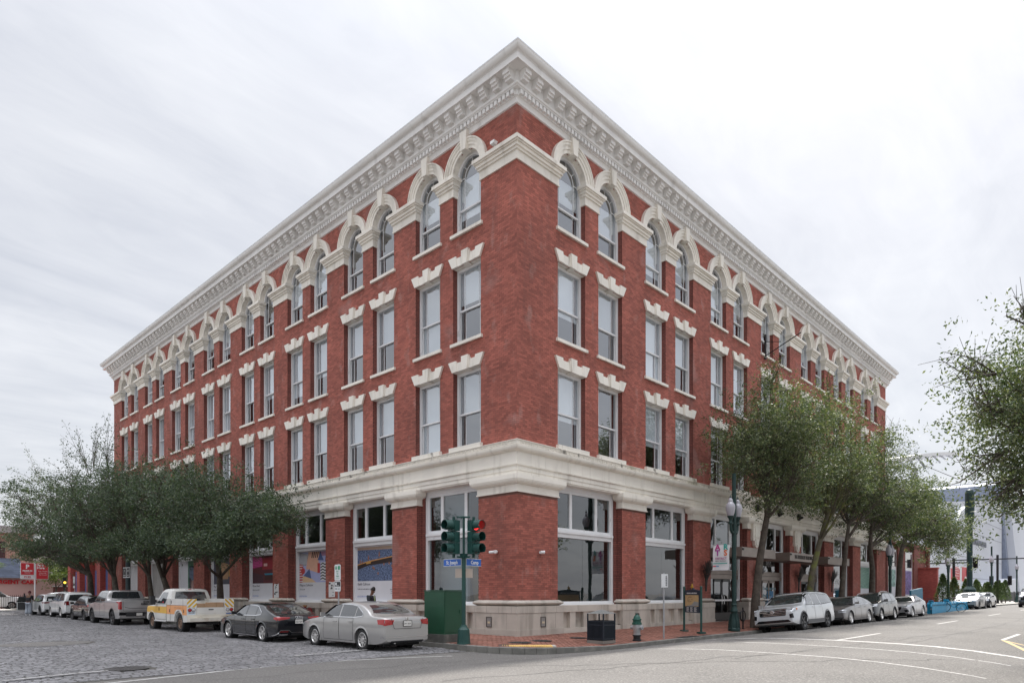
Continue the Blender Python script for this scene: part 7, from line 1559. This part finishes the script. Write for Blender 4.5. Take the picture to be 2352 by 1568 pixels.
def cones():
    for i, (x, h, lab) in enumerate(((52.5, 2.5, 'cone shaped shrub nearest the tall red pier wall'), (57.4, 2.3, 'cone shaped shrub just left of the red parking board'), (63.75, 2.2, 'cone shaped shrub half hidden by the tall dark pole'), (69.2, 2.25, 'bushy cone shaped shrub first right of the tall dark pole'), (71.8, 2.1, 'cone shaped shrub second right of the tall dark pole'), (74.1, 2.05, 'cone shaped shrub just left of the distant lamp'), (76.3, 2.0, 'cone shaped shrub behind the distant lamp post'), (81.4, 2.2, 'tall cone shaped shrub first of four beyond the distant lamp'), (83.6, 2.4, 'cone shaped shrub second of four beyond the distant lamp'), (86.5, 2.1, 'cone shaped shrub third of four beyond the distant lamp'), (88.3, 2.5, 'cone shaped shrub last of four beyond the distant lamp'))):
        rng = np.random.default_rng(60+i); t = thing('cone_shrub', lab, 'shrub', (x, -2.5+rng.uniform(-.3, .3), .32), 0, 'cone shaped shrubs by the museum'); n = 2300; u = rng.uniform(0, 1, n)**.75; a = rng.uniform(0, 2*pi, n); r = (.62*(1-u)**.75+.04)*rng.uniform(.75, 1.06, n)*(1+.12*np.sin(a*3+u*9)); P = np.stack((r*np.cos(a), r*np.sin(a), .45+u*(h-.0)), 1)
        leaves(P, .15, LEAF_C, t, rng, 'foliage', droop=-.6); m = MB(); m.tube([(0, 0, 0), (0, 0, 1.4)], .06, 6); m.build('stem', M_BARK, t)
cones()
# ================================================================ people
M_SKIN = mat('skin_brown', (.16, .075, .045), .55, var=.04); M_SUIT = mat('suit_charcoal', (.022, .026, .034), .75, var=.06); M_SHIRT = mat('shirt_white', (.66, .67, .70), .7, var=0); M_TIE = mat('tie_green', (.30, .42, .16), .6, var=0); M_HAIR = mat('hair_black', (.012, .010, .009), .7, var=0); M_SHOE = mat('shoe_black', (.015, .014, .014), .4, var=0); M_EYE = mat('eye_white', (.6, .58, .55), .3, var=0)
def skin(name, J, E, R, mt, parent, lv=2):
    """one continuous surface grown round the joints J along the edges E"""
    me = bpy.data.meshes.new(name); me.from_pydata([tuple(p) for p in J], E, []); me.materials.append(mt); o = ob(name, me, parent)
    s = o.modifiers.new('skin', 'SKIN'); s.use_smooth_shade = True
    for i, r in enumerate(R):
        r = r if isinstance(r, tuple) else (r, r); me.skin_vertices[0].data[i].radius = r; me.skin_vertices[0].data[i].use_root = (i == 0)
    b = o.modifiers.new('sub', 'SUBSURF'); b.levels = lv; b.render_levels = lv; return o
def hand(J, E, R, wi, d, n, thumb):
    """palm and five bent fingers continuing wrist joint wi: d along the hand, n the palm normal, thumb the thumb side"""
    w = Vector(J[wi]); d = Vector(d).normalized(); n = Vector(n).normalized(); t = Vector(thumb).normalized()
    J.append(w+d*.05); R.append((.030, .018)); E.append((wi, len(J)-1)); p = len(J)-1
    for k, L in enumerate((.075, .085, .08, .06)):
        off = t*(.03-.02*k); a = w+d*.095+off; J.append(a); R.append(.010); E.append((p, len(J)-1)); q = len(J)-1
        J.append(a+d*L*.5+n*L*.15); R.append(.0095); E.append((q, q+1)); J.append(a+d*L*.78+n*L*.5); R.append(.0085); E.append((q+1, q+2))
    a = w+d*.05+t*.045; J.append(a); R.append(.012); E.append((p, len(J)-1)); q = len(J)-1; J.append(a+d*.045+t*.01+n*.02); R.append(.010); E.append((q, q+1))
def head_details(t, c, f, r=.095, hair=M_HAIR, cap=None):
    """face and hair round the head centre c, facing f"""
    f = Vector(f).normalized(); s = f.cross(Vector((0, 0, 1))).normalized(); u = s.cross(f)
    c = Vector(c)
    for k in (-1, 1):
        m = MB(); p = c+f*r*.86+s*k*.032+u*.008; m.lathe([(.001, -.011), (.009, -.006), (.011, 0), (.009, .006), (.001, .011)], 8, tuple(p)); m.build('eye', M_EYE, t); m = MB(); p2 = p+f*.008; m.lathe([(.001, -.005), (.005, 0), (.001, .005)], 6, tuple(p2)); m.build('pupil', M_HAIR, t)
        m = MB(); p = c+s*k*r*.86-u*.005; m.tube([p-u*.028, p-f*.012, p+u*.03], [.010, .017, .012], 6); m.build('ear', M_SKIN, t)
        m = MB(); p = c+f*r*.9+s*k*.033+u*.028; m.tube([p-s*.016, p+s*.016], .005, 5); m.build('eyebrow', hair, t)
    m = MB(); m.tube([c+f*r*.88+u*.02, c+f*(r*1.02)-u*.02, c+f*r*1.08-u*.03, c+f*r*.9-u*.036], [.008, .012, .015, .008], 6); m.build('nose', M_SKIN, t, smooth=60)
    m = MB(); p = c+f*r*.88-u*.062; m.tube([p-s*.024, p+f*.008, p+s*.024], .006, 5); m.build('mouth', mat('lip', (.14, .05, .04), .5, var=0), t)
    m = MB(); V = []; n = 16
    for i in range(8):
        th = pi*.5*i/7
        for k in range(n):
            a = 2*pi*k/n; d = (f*cos(a)+s*sin(a)); low = .015+.055*max(0, -cos(a)); z = (r*1.13)*sin(th)*1.15; rr = (r*1.0)*cos(th)**.8
            V.append(c+d*rr-f*.012+u*(z+.035-low*(1-sin(th))))
    m.add(V, [(i*n+k, i*n+(k+1) % n, (i+1)*n+(k+1) % n, (i+1)*n+k) for i in range(7) for k in range(n)]); m.build('cap' if cap else 'hair', cap or hair, t, smooth=60)
def man():
    t = thing('person', 'man in dark suit and green tie reading his phone behind the silver sedan', 'person', (-1.35, 6.75, zsf(-1.35, 6.75)), radians(-65))   # local +x is where he faces... nose along +x
    h = Vector((.03, 0, 1.49))
    J = [(0, 0, .92), (0, 0, 1.10), (-.01, 0, 1.27), (.0, 0, 1.38), (.02, 0, 1.44), tuple(h+Vector((.035, 0, .035))), tuple(h+Vector((.03, 0, .13))), (0, .17, 1.33), (.02, .22, 1.06), (.24, .10, 1.02), (0, -.17, 1.33), (.02, -.22, 1.06), (.24, -.08, 1.04), (0, .09, .88), (.02, .10, .50), (0, .10, .09), (.13, .12, .035), (0, -.09, .88), (.0, -.10, .50), (-.02, -.10, .09), (.11, -.12, .035)]
    E = [(0, 1), (1, 2), (2, 3), (3, 4), (4, 5), (5, 6), (2, 7), (7, 8), (8, 9), (2, 10), (10, 11), (11, 12), (0, 13), (13, 14), (14, 15), (15, 16), (0, 17), (17, 18), (18, 19), (19, 20)]
    R = [(.15, .11), (.14, .10), (.16, .11), (.07, .07), .055, (.085, .075), (.075, .085), .06, .048, .030, .06, .048, .030, .085, .062, .045, .035, .085, .062, .045, .035]
    hand(J, E, R, 9, (.8, -.5, .25), (0, 0, .6), (.3, .2, .9)); hand(J, E, R, 12, (.8, .45, .25), (0, 0, .6), (.3, -.2, .9)); skin('body', J, E, R, M_SKIN, t)
    J = [(0, 0, .80), (0, 0, 1.0), (0, 0, 1.15), (-.01, 0, 1.29), (-.005, 0, 1.365), (0, .185, 1.335), (.02, .235, 1.06), (.20, .12, 1.025), (0, -.185, 1.335), (.02, -.235, 1.06), (.20, -.10, 1.045)]
    skin('jacket', J, [(0, 1), (1, 2), (2, 3), (3, 4), (3, 5), (5, 6), (6, 7), (3, 8), (8, 9), (9, 10)], [(.185, .13), (.17, .125), (.165, .125), (.175, .125), (.085, .075), .078, .064, .050, .078, .064, .050], M_SUIT, t)
    J = [(0, 0, .92), (0, .09, .84), (.02, .10, .50), (0, .10, .10), (0, -.09, .84), (0, -.10, .50), (-.02, -.10, .10)]; skin('trousers', J, [(0, 1), (1, 2), (2, 3), (0, 4), (4, 5), (5, 6)], [(.15, .12), .10, .08, .068, .10, .08, .068], M_SUIT, t)
    for y in (.11, -.11): m = MB(); m.hexa([(-.08, y-.045, 0), (.2, y-.04, 0), (.2, y+.04, 0), (-.08, y+.045, 0)], [(-.07, y-.035, .09), (.10, y-.03, .07), (.10, y+.03, .07), (-.07, y+.035, .09)]); m.build('shoe', M_SHOE, t)
    m = MB(); m.add([(.135, -.055, 1.36), (.135, .055, 1.36), (.165, 0, 1.04)], [(0, 1, 2)]); m.add([(.06, -.07, 1.40), (.06, .07, 1.40), (.13, .055, 1.36), (.13, -.055, 1.36)], [(0, 1, 2, 3)]); m.build('shirt_front', M_SHIRT, t)
    m = MB(); m.hexa([(.140, -.022, 1.36), (.140, .022, 1.36), (.15, .018, 1.355), (.15, -.018, 1.355)], [(.165, -.032, 1.08), (.165, .032, 1.08), (.178, .028, 1.08), (.178, -.028, 1.08)]); m.build('tie', M_TIE, t)
    head_details(t, h+Vector((.04, 0, .085)), (.9, 0, -.42))
    p = thing('phone', 'black phone held in both hands by the man in the suit', 'phone', t.matrix_basis @ Vector((.36, .01, 1.10)), radians(-65)); m = MB(); m.hexa([(-.06, -.036, 0), (.06, -.036, .03), (.06, .036, .03), (-.06, .036, 0)], [(-.06, -.036, .01), (.06, -.036, .04), (.06, .036, .04), (-.06, .036, .01)]); m.build('case', M_GLOSSBLK, p)
man()
def left_person():
    t = thing('person', 'person in dark jacket and pale wide trousers standing at the open car door', 'person', (-6.3, 41.0, zrf(-6.3, 41)), radians(60)); mt = mat('jacket_black', (.015, .014, .018), .8); jn = mat('denim_pale', (.30, .33, .38), .85, var=.08, scale=6)
    J = [(0, 0, .92), (.03, 0, 1.12), (.06, 0, 1.30), (.10, 0, 1.41), (.14, 0, 1.48), (.19, 0, 1.52), (.20, 0, 1.60), (.08, .18, 1.34), (.22, .22, 1.10), (.42, .12, 1.08), (.08, -.18, 1.34), (.22, -.2, 1.12), (.42, -.1, 1.10), (0, .09, .88), (.10, .10, .50), (-.06, .10, .09), (.07, .12, .035), (0, -.09, .88), (.0, -.10, .50), (-.02, -.10, .09), (.11, -.12, .035)]
    E = [(0, 1), (1, 2), (2, 3), (3, 4), (4, 5), (5, 6), (2, 7), (7, 8), (8, 9), (2, 10), (10, 11), (11, 12), (0, 13), (13, 14), (14, 15), (15, 16), (0, 17), (17, 18), (18, 19), (19, 20)]
    R = [(.15, .11), (.13, .10), (.15, .11), (.07, .07), .055, (.085, .075), (.075, .085), .055, .045, .028, .055, .045, .028, .085, .06, .045, .035, .085, .06, .045, .035]
    hand(J, E, R, 9, (.9, -.2, 0), (0, 0, -.6), (0, .2, .9)); hand(J, E, R, 12, (.9, .2, 0), (0, 0, -.6), (0, -.2, .9)); skin('body', J, E, R, M_SKIN, t)
    skin('jacket', [(0, 0, .90), (.03, 0, 1.12), (.06, 0, 1.30), (.09, 0, 1.38), (.08, .19, 1.34), (.22, .23, 1.10), (.38, .14, 1.08), (.08, -.19, 1.34), (.22, -.21, 1.12), (.38, -.12, 1.10)], [(0, 1), (1, 2), (2, 3), (2, 4), (4, 5), (5, 6), (2, 7), (7, 8), (8, 9)], [(.17, .13), (.16, .12), (.165, .125), (.09, .08), .075, .06, .05, .075, .06, .05], mt, t)
    skin('trousers', [(0, 0, .92), (0, .09, .84), (.10, .10, .50), (-.06, .10, .08), (0, -.09, .84), (0, -.10, .50), (-.02, -.10, .08)], [(0, 1), (1, 2), (2, 3), (0, 4), (4, 5), (5, 6)], [(.15, .12), .115, .11, .12, .115, .11, .12], jn, t)
    for y in (.11, -.11): m = MB(); m.hexa([(-.08, y-.045, 0), (.2, y-.04, 0), (.2, y+.04, 0), (-.08, y+.045, 0)], [(-.07, y-.035, .09), (.10, y-.03, .07), (.10, y+.03, .07), (-.07, y+.035, .09)]); m.build('shoe', M_SHIRT, t)
    head_details(t, (.21, 0, 1.585), (.9, 0, -.3), cap=mat('cap_maroon', (.09, .012, .02), .8))
left_person()
def driver():
    R = TRUCK.root; Mw = R.matrix_world; p0 = Mw @ Vector((.12, .42, .82)); t = thing('person', 'truck driver resting a red sleeved arm out of the utility truck window', 'person', p0, pi/2)
    red = mat('sleeve_red', (.50, .02, .03), .8)
    J = [(0, 0, 0), (-.02, 0, .25), (-.02, 0, .42), (0, 0, .55), (.02, 0, .62), (.03, 0, .70), (0, .17, .46), (.12, .42, .44), (.40, .46, .47), (0, -.17, .46), (.12, -.2, .2), (.35, -.1, .25)]
    E = [(0, 1), (1, 2), (2, 3), (3, 4), (4, 5), (2, 6), (6, 7), (7, 8), (2, 9), (9, 10), (10, 11)]; Rr = [(.16, .12), (.14, .11), (.15, .11), .06, (.085, .075), (.08, .085), .055, .045, .030, .055, .045, .03]
    hand(J, E, Rr, 8, (.8, 0, -.5), (0, 0, -.6), (0, .6, .5)); hand(J, E, Rr, 11, (.9, 0, .2), (0, 0, -.6), (0, -.2, .9)); skin('body', J, E, Rr, M_SKIN, t)
    skin('shirt', [(0, 0, .0), (-.02, 0, .25), (-.02, 0, .44), (0, .18, .46), (.12, .43, .44), (.30, .46, .46), (0, -.18, .46), (.12, -.2, .2)], [(0, 1), (1, 2), (2, 3), (3, 4), (4, 5), (2, 6), (6, 7)], [(.18, .14), (.17, .13), (.165, .125), .075, .065, .058, .075, .06], red, t); head_details(t, (.03, 0, .665), (1, 0, 0))
driver()
# ================================================================ far background
def left_far():
    pk = mat('pink_render', (.52, .34, .32), .85, var=.06, scale=.4); sl = mat('slate_roof', (.045, .055, .08), .95, spec=.05, var=.12, brick=(.5, .22, .02, (.03, .035, .05)))
    t = thing('pink_building', 'low pink rendered clinic with red sign letters and a blue slate roof on the left', 'building', (-4, 66, 0)); m = MB(); m.box(-26, 12, 0, 14, 0, 3.15); m.build('wall', pk, t)
    m = MB(); m.hexa([(-26, -.4, 3.15), (2.2, -.4, 3.15), (2.2, 14, 3.15), (-26, 14, 3.15)], [(-26, 3.0, 5.2), (2.2, 3.0, 5.2), (2.2, 11, 5.2), (-26, 11, 5.2)]); m.build('roof', sl, t); text('URGENT CARE', .52, mat('sign_red', (.50, .02, .03), .5, var=0), t, frame((1.35, -.05, 2.72), (1, 0, 0), (0, 0, 1)), ext=.05, bold=.02)
    for x in (4.5, 8): m = MB(); m.box(x, x+1.4, -.04, .0, 1.2, 2.3); w = m.build('window', M_CGL, t); m = MB(); m.box(x-.08, x+1.48, -.06, -.04, 2.3, 2.4); m.build('frame', M_SIGNW, w)
    t = thing('brick_warehouse', 'far brown brick building with a grey cornice at the left edge', 'building', (-24, 80, 0)); m = MB(); m.box(0, 25.5, 0, 14, 0, 8.6); m.build('wall', mat('brown_brick', (.25, .14, .10), .9, var=.2, brick=(.5, .16, .02, (.34, .27, .24))), t); m = MB(); m.box(-.2, 25.8, -.4, 14, 8.6, 9.4); m.build('cornice', mat('grey_cornice', (.28, .28, .28), .8), t)
    for x in (4, 10, 16, 21.5): m = MB(); m.box(x, x+1.3, -.05, 0, 5.6, 7.6); m.build('window', M_CGL, t)
    t = thing('pale_building', 'far pale building seen through the left trees beside the red annex', 'building', (4, 84, 0)); m = MB(); m.box(0, 14, 0, 10, 0, 8.2); m.build('wall', mat('pale_render', (.50, .50, .52), .85, var=.05), t)
    for x in (1, 4, 7): 
        for z in (3.4, 5.9): m = MB(); m.box(x, x+1.2, -.05, 0, z, z+1.5); m.build('window', M_CGL, t)
    t = thing('iron_fence', 'black iron picket fence before the parked vans on the left', 'fence', (-5, 60.5, .12)); m = MB(); [m.box(-24+.16*i, -23.97+.16*i, -.012, .012, 0, 1.35) for i in range(175)]; tag(m.build('pickets', M_BLACKM, t), kind='stuff'); m = MB(); [m.box(-24, 4, -.02, .02, z, z+.05) for z in (.15, 1.15)]; m.build('rail', M_BLACKM, t)
    for i in range(11): m = MB(); m.box(-24+2.6*i, -23.9+2.6*i, -.05, .05, 0, 1.5); m.build('post', M_BLACKM, t)
    S = suv_sheet(5.2, 2.0, 1.95, 3.0, 1.0, .38, .25, P_WHT, rake=0, hood=.62); car('white_van', 'white people carrier parked behind the iron fence', (-5.0, 63.4), 0, S, 'van')
    S = suv_sheet(4.6, 1.85, 1.5, 2.7, .95, .34, .23, P_NAVY); car('dark_parked_car', 'dark car parked behind the iron fence left of the white people carrier', (-10.2, 63.4), 0, S); S = suv_sheet(4.8, 1.9, 1.7, 2.8, .95, .36, .24, P_GRYL); car('grey_parked_suv', 'grey SUV parked behind the iron fence near the red annex', (1.4, 62.2), 0, S)
    m = MB(); m.box(-40, -4.2, 55.2, 66, -.2, .16); structure(m.build('far_sidewalk', M_CONC)); m = MB(); m.box(-40, -4.2, 55.0, 55.2, -.2, .15); structure(m.build('far_curb', M_CURB))
    rd = mat('parking_red', (.50, .035, .045), .45, var=.02)
    t = thing('parking_board', 'red and white P133 parking board on a white pole behind the left trees', 'sign', (-3.0, 56, .15)); m = MB(); m.tube([(0, 0, 0), (0, 0, 4.2)], .06, 8); m.build('pole', M_SIGNW, t)
    for x0, x1 in ((-1.06, -.06), (.06, 1.0)): m = MB(); m.box(x0, x1, -.05, .05, 2.72, 4.16); m.build('panel', M_SIGNW, t)
    m = MB(); m.box(-1.03, -.09, -.06, -.05, 3.10, 4.13); a = m.build('red_field', rd, t); m = MB(); m.box(.09, .97, -.06, -.05, 2.75, 4.13); b = m.build('red_field', rd, t)
    F_ = lambda x, z: frame((x, -.065, z), (1, 0, 0), (0, 0, 1)); text('P', .5, M_WHITEP, a, F_(-.56, 3.80), bold=.02); text('PREMIUM', .19, M_WHITEP, a, F_(-.56, 3.44), bold=.006, sx=.9); text('PARKING', .10, M_WHITEP, a, F_(-.56, 3.27)); text('P133', .24, rd, a, F_(-.56, 2.90), bold=.006)
    text('Park', .26, M_WHITEP, b, F_(.40, 3.96), bold=.01); text('Here.', .26, M_WHITEP, b, F_(.45, 3.72), bold=.01); [text(s, .11, M_WHITEP, b, F_(.58, z)) for s, z in (('Daily / Monthly', 3.44), ('Restaurants', 3.28), ('War Museum', 3.12))]
    t = thing('palm_tree', 'fan palm at the left edge of the photo behind the iron fence', 'tree', (-5.6, 61.6, .1)); rng = np.random.default_rng(5); m = MB(); m.tube([(0, 0, 0), (.05, 0, 2.2), (0, 0, 4.2)], [.2, .16, .14], 8); m.build('trunk', M_BARK, t)
    for i in range(22):
        a = 2*pi*i/22*1.6; el = radians(70-115*(i/22)); L = 1.25; d = Vector((cos(a)*cos(el), sin(a)*cos(el), sin(el))); c = Vector((0, 0, 4.2))+d*L*.75; s = d.cross(Vector((0, 0, 1))).normalized(); u = s.cross(d); fm = MB(); fm.tube([(0, 0, 4.2), c], .015, 4, False)
        for k in range(13): g = radians(-75+150*k/12); e = c+(d*cos(g)+s*sin(g))*(.75)-Vector((0, 0, .12)); w = (s*cos(g)-d*sin(g))*.035; q = c.lerp(e, .5); fm.add([c, q+w, e, q-w], [(0, 1, 2, 3)])
        fm.build('frond', LEAF_P, t)
    tree('young_tree', 'yellow green young tree by the amber signal left of the red annex', (.4, 64.5, .1), [(0, 0, 1.0), (.05, 0, 1.9), (0, 0, 2.6)], lobes((.6, 64.2, 3.9), (2.6, 1.6, 1.7), 6, 3600, 41), LEAF_Y, 41, size=.2, r0=.1, ntips=10, grp='background trees'); tree('young_tree', 'dense green young tree at the left edge beside the palm', (-7.8, 62, .1), [(0, 0, .7), (0, 0, 1.3), (0, 0, 1.8)], lobes((-7.3, 62, 2.9), (2.3, 1.6, 1.7), 6, 3200, 42), LEAF_Y, 42, size=.2, r0=.1, ntips=10, grp='background trees')
    t = thing('far_signal', 'distant traffic signal with a lit amber lens seen under the left trees', 'traffic light', (.15, 60.0, .15)); m = MB(); m.tube([(0, 0, 0), (0, 0, 3.0)], .05, 6); m.build('pole', M_DKGRN, t); m = MB(); m.box(-.14, .14, -.1, .1, 2.1, 3.0); m.build('signal_head', M_DKGRN, t); m = MB(); m.lathe([(.11, -.1), (.11, -.13), (.001, -.14)], 12, (0, 0, 2.5), 'y'); m.build('lens', mat('amber_lit', (.8, .45, .05), .4, var=0, emit=1.0), t)
    lampL = thing('far_lamp', 'small dark double lamp post seen under the left trees', 'street lamp', (1.4, 60.5, .15)); m = MB(); m.tube([(0, 0, 0), (0, 0, 3.9)], .05, 6); m.tube([(-.35, 0, 3.2), (.35, 0, 3.2)], .03, 5); m.build('pole', M_DKGRN, lampL)
left_far()
def right_far():
    wl = mat('museum_metal', (.52, .54, .59), .6, .0, var=.05, scale=.08); wl2 = mat('museum_metal_pale', (.55, .57, .62), .55, .1, var=.05, scale=.08); jt = mat('museum_joint', (.22, .23, .26), .8, var=0)
    t = thing('museum', 'huge pale grey angular museum hall with dark sign letters at the right', 'building', (0, 0, 0)); m = MB(); m.hexa([(78, 6, 0), (151, 6, 0), (151, 40, 0), (78, 40, 0)], [(78, 6, 12.9), (151, 6, 20.6), (151, 40, 20.6), (78, 40, 12.9)]); m.build('hall', wl, t)
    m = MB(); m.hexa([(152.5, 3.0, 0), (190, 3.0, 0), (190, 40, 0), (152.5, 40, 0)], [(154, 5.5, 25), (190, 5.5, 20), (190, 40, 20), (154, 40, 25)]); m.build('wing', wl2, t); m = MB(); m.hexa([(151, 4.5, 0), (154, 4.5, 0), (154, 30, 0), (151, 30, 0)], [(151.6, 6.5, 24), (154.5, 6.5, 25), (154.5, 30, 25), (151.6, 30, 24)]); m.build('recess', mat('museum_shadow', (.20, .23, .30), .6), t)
    for z in (4.2, 7.6, 11.9, 14.6): m = MB(); m.box(78, 151, 5.97, 6, z-.03, z+.03); m.build('panel_joint', jt, t)
    m = MB(); m.prism([(96, .3), (150, .3), (150, 4.6), (96, 2.0)], 3.2, 6.0); m.build('ramp_wedge', wl2, t); m = MB(); m.prism([(98, 9.5), (106, 14.4), (110, 15.4), (101, 9.5)], 5.2, 6.0); m.build('fold', wl2, t)
    text('THE NATIONAL WWII MUSEUM', 1.35, mat('museum_letter', (.16, .17, .20), .5, var=0), t, frame((121.5, 5.9, 10.4), (1, 0, 0), (0, 0, 1)), ext=.08, sx=1.12)
    t = thing('roof_canopy', 'white curved canopy roof on a truss pylon high behind the right trees', 'canopy', (0, 0, 0)); wc = mat('canopy_white', (.66, .66, .66), .6, var=.03); tr = mat('truss_grey', (.40, .41, .43), .5, .3)
    m = MB(); n = 10; P = [(84+53*i/n, 19.6+9.2*i/n+.5*sin(pi*i/n)) for i in range(n+1)]; Q = [(x, z-.5) for x, z in P[::-1]]
    for i in range(n): m.hexa([(P[i][0], 10, P[i][1]-.5), (P[i+1][0], 10, P[i+1][1]-.5), (P[i+1][0], 30, P[i+1][1]-.5), (P[i][0], 30, P[i][1]-.5)], [(P[i][0], 10, P[i][1]), (P[i+1][0], 10, P[i+1][1]), (P[i+1][0], 30, P[i+1][1]), (P[i][0], 30, P[i][1])])
    m.build('roof', wc, t); B = [(x, z-.6-2.0*(1-abs((x-108)/30)) if abs(x-108) < 30 else z-.7) for x, z in P]
    for i in range(n): m = MB(); [m.tube([(P[i][0], y, P[i][1]-.5), (B[i+1][0], y, B[i+1][1])], .16, 5) or m.tube([(B[i+1][0], y, B[i+1][1]), (P[i+1][0], y, P[i+1][1]-.5)], .14, 5) or m.tube([(B[i][0], y, B[i][1]), (B[i+1][0], y, B[i+1][1])], .2, 5) for y in (11,)]; m.build('truss', tr, t)
    m = MB(); [m.tube([(107+dx, 12, 0), (108+dx*.6, 12, 22)], .28, 6) for dx in (-1.4, 1.4)]; [m.tube([(106, 12, z), (109.4, 12, z+1.6)], .12, 5) for z in np.arange(10, 21, 1.7)]; m.build('pylon', tr, t)
    m = MB(); m.box(60.5, 190, -4.0, 5.8, -.2, .40); structure(m.build('far_sidewalk', M_CONC)); m = MB(); m.box(60.3, 190, -4.2, -4.0, -.2, .39); structure(m.build('far_curb', M_CURB))
    rd = MATS['parking_red']; t = thing('parking_board', 'pair of red and white P139 parking boards between the lamp and tall pole', 'sign', (75.3, 0, .4)); F_ = lambda x, z: frame((x, -.17, z), (1, 0, 0), (0, 0, 1))
    for x in (-5.3, .0, 5.9): m = MB(); m.tube([(x, .1, 0), (x, .1, 4.3)], .12, 6); m.build('pole', M_SIGNW, t)
    m = MB(); m.box(0, 6.2, -.1, .1, 2.55, 4.35); m.build('panel', M_SIGNW, t); m = MB(); m.box(.15, 6.05, -.12, -.1, 2.62, 4.28); a = m.build('red_field', rd, t); text('P', 1.15, M_WHITEP, a, F_(3.3, 3.68), bold=.05, sx=2.6); text('PREMIUM', .38, M_WHITEP, a, F_(3.1, 3.02), sx=2.3, bold=.01); text('PARKING', .34, M_WHITEP, a, F_(3.1, 2.78), sx=2.3, bold=.01)
    m = MB(); m.box(-6.0, -1.0, -.1, .1, 2.55, 4.25); m.build('panel', M_SIGNW, t); m = MB(); m.box(-5.9, -1.1, -.12, -.1, 2.75, 3.98); b = m.build('red_field', rd, t); text('Park Here', .30, rd, b, F_(-3.4, 4.1), sx=2.4, bold=.01); [text(s, .22, M_WHITEP, b, F_(-3.3, z), sx=2.4) for s, z in (('Restaurants', 3.8), ('War Museum', 3.5), ('Art Museums', 3.2), ('P139', 2.9))]
    m = MB(); m.box(-5.6, -1.5, -.12, -.1, 1.65, 2.05); m.build('lower_panel', rd, t)
    t = thing('dark_fence', 'dark slatted fence far right beyond the cone shaped shrubs', 'fence', (92, -1.6, .4)); 
    for i in range(12): m = MB(); m.box(i*4, i*4+.15, -.06, .06, 0, 1.5); m.build('post', M_BLACKM, t)
    m = MB(); [m.box(.2*i, .2*i+.07, -.02, .02, .1, 1.4) for i in range(235)]; tag(m.build('pickets', mat('fence_grey', (.08, .08, .085), .6), t), kind='stuff')
    for nm, x, y, y0, y1, z, lab, hd in (('signal_mast', 82, -2.6, -12.5, 2.6, 5.85, 'distant dark traffic signal mast with a long arm over the avenue', (-3.8, -2.0)), ('signal_mast', 66, -1.0, -3.0, 2.5, 4.9, 'distant signal mast with a short arm left of the tall dark pole', (-2.9,))):
        t = thing(nm, lab, 'traffic light', (x, y, .4)); m = MB(); m.tube([(0, 0, 0), (0, 0, z)], .13, 8); m.tube([(0, y0-y, z-.5), (0, y1-y, z-.5)], .08, 6); m.build('mast', M_BLACKM, t)
        for h in hd: m = MB(); zz = z-1.1 if nm and x == 66 else 2.2; m.box(-.18, .18, h-y-.2, h-y+.2, zz, zz+1.1); b = m.build('signal_head', M_BLACKM, t); [MB().lathe([(.13, -.18), (.13, -.3)], 10, (0, h-y, zz+.2+.35*j), 'x', False).build('visor', M_BLACKM, b) for j in range(3)]
right_far()
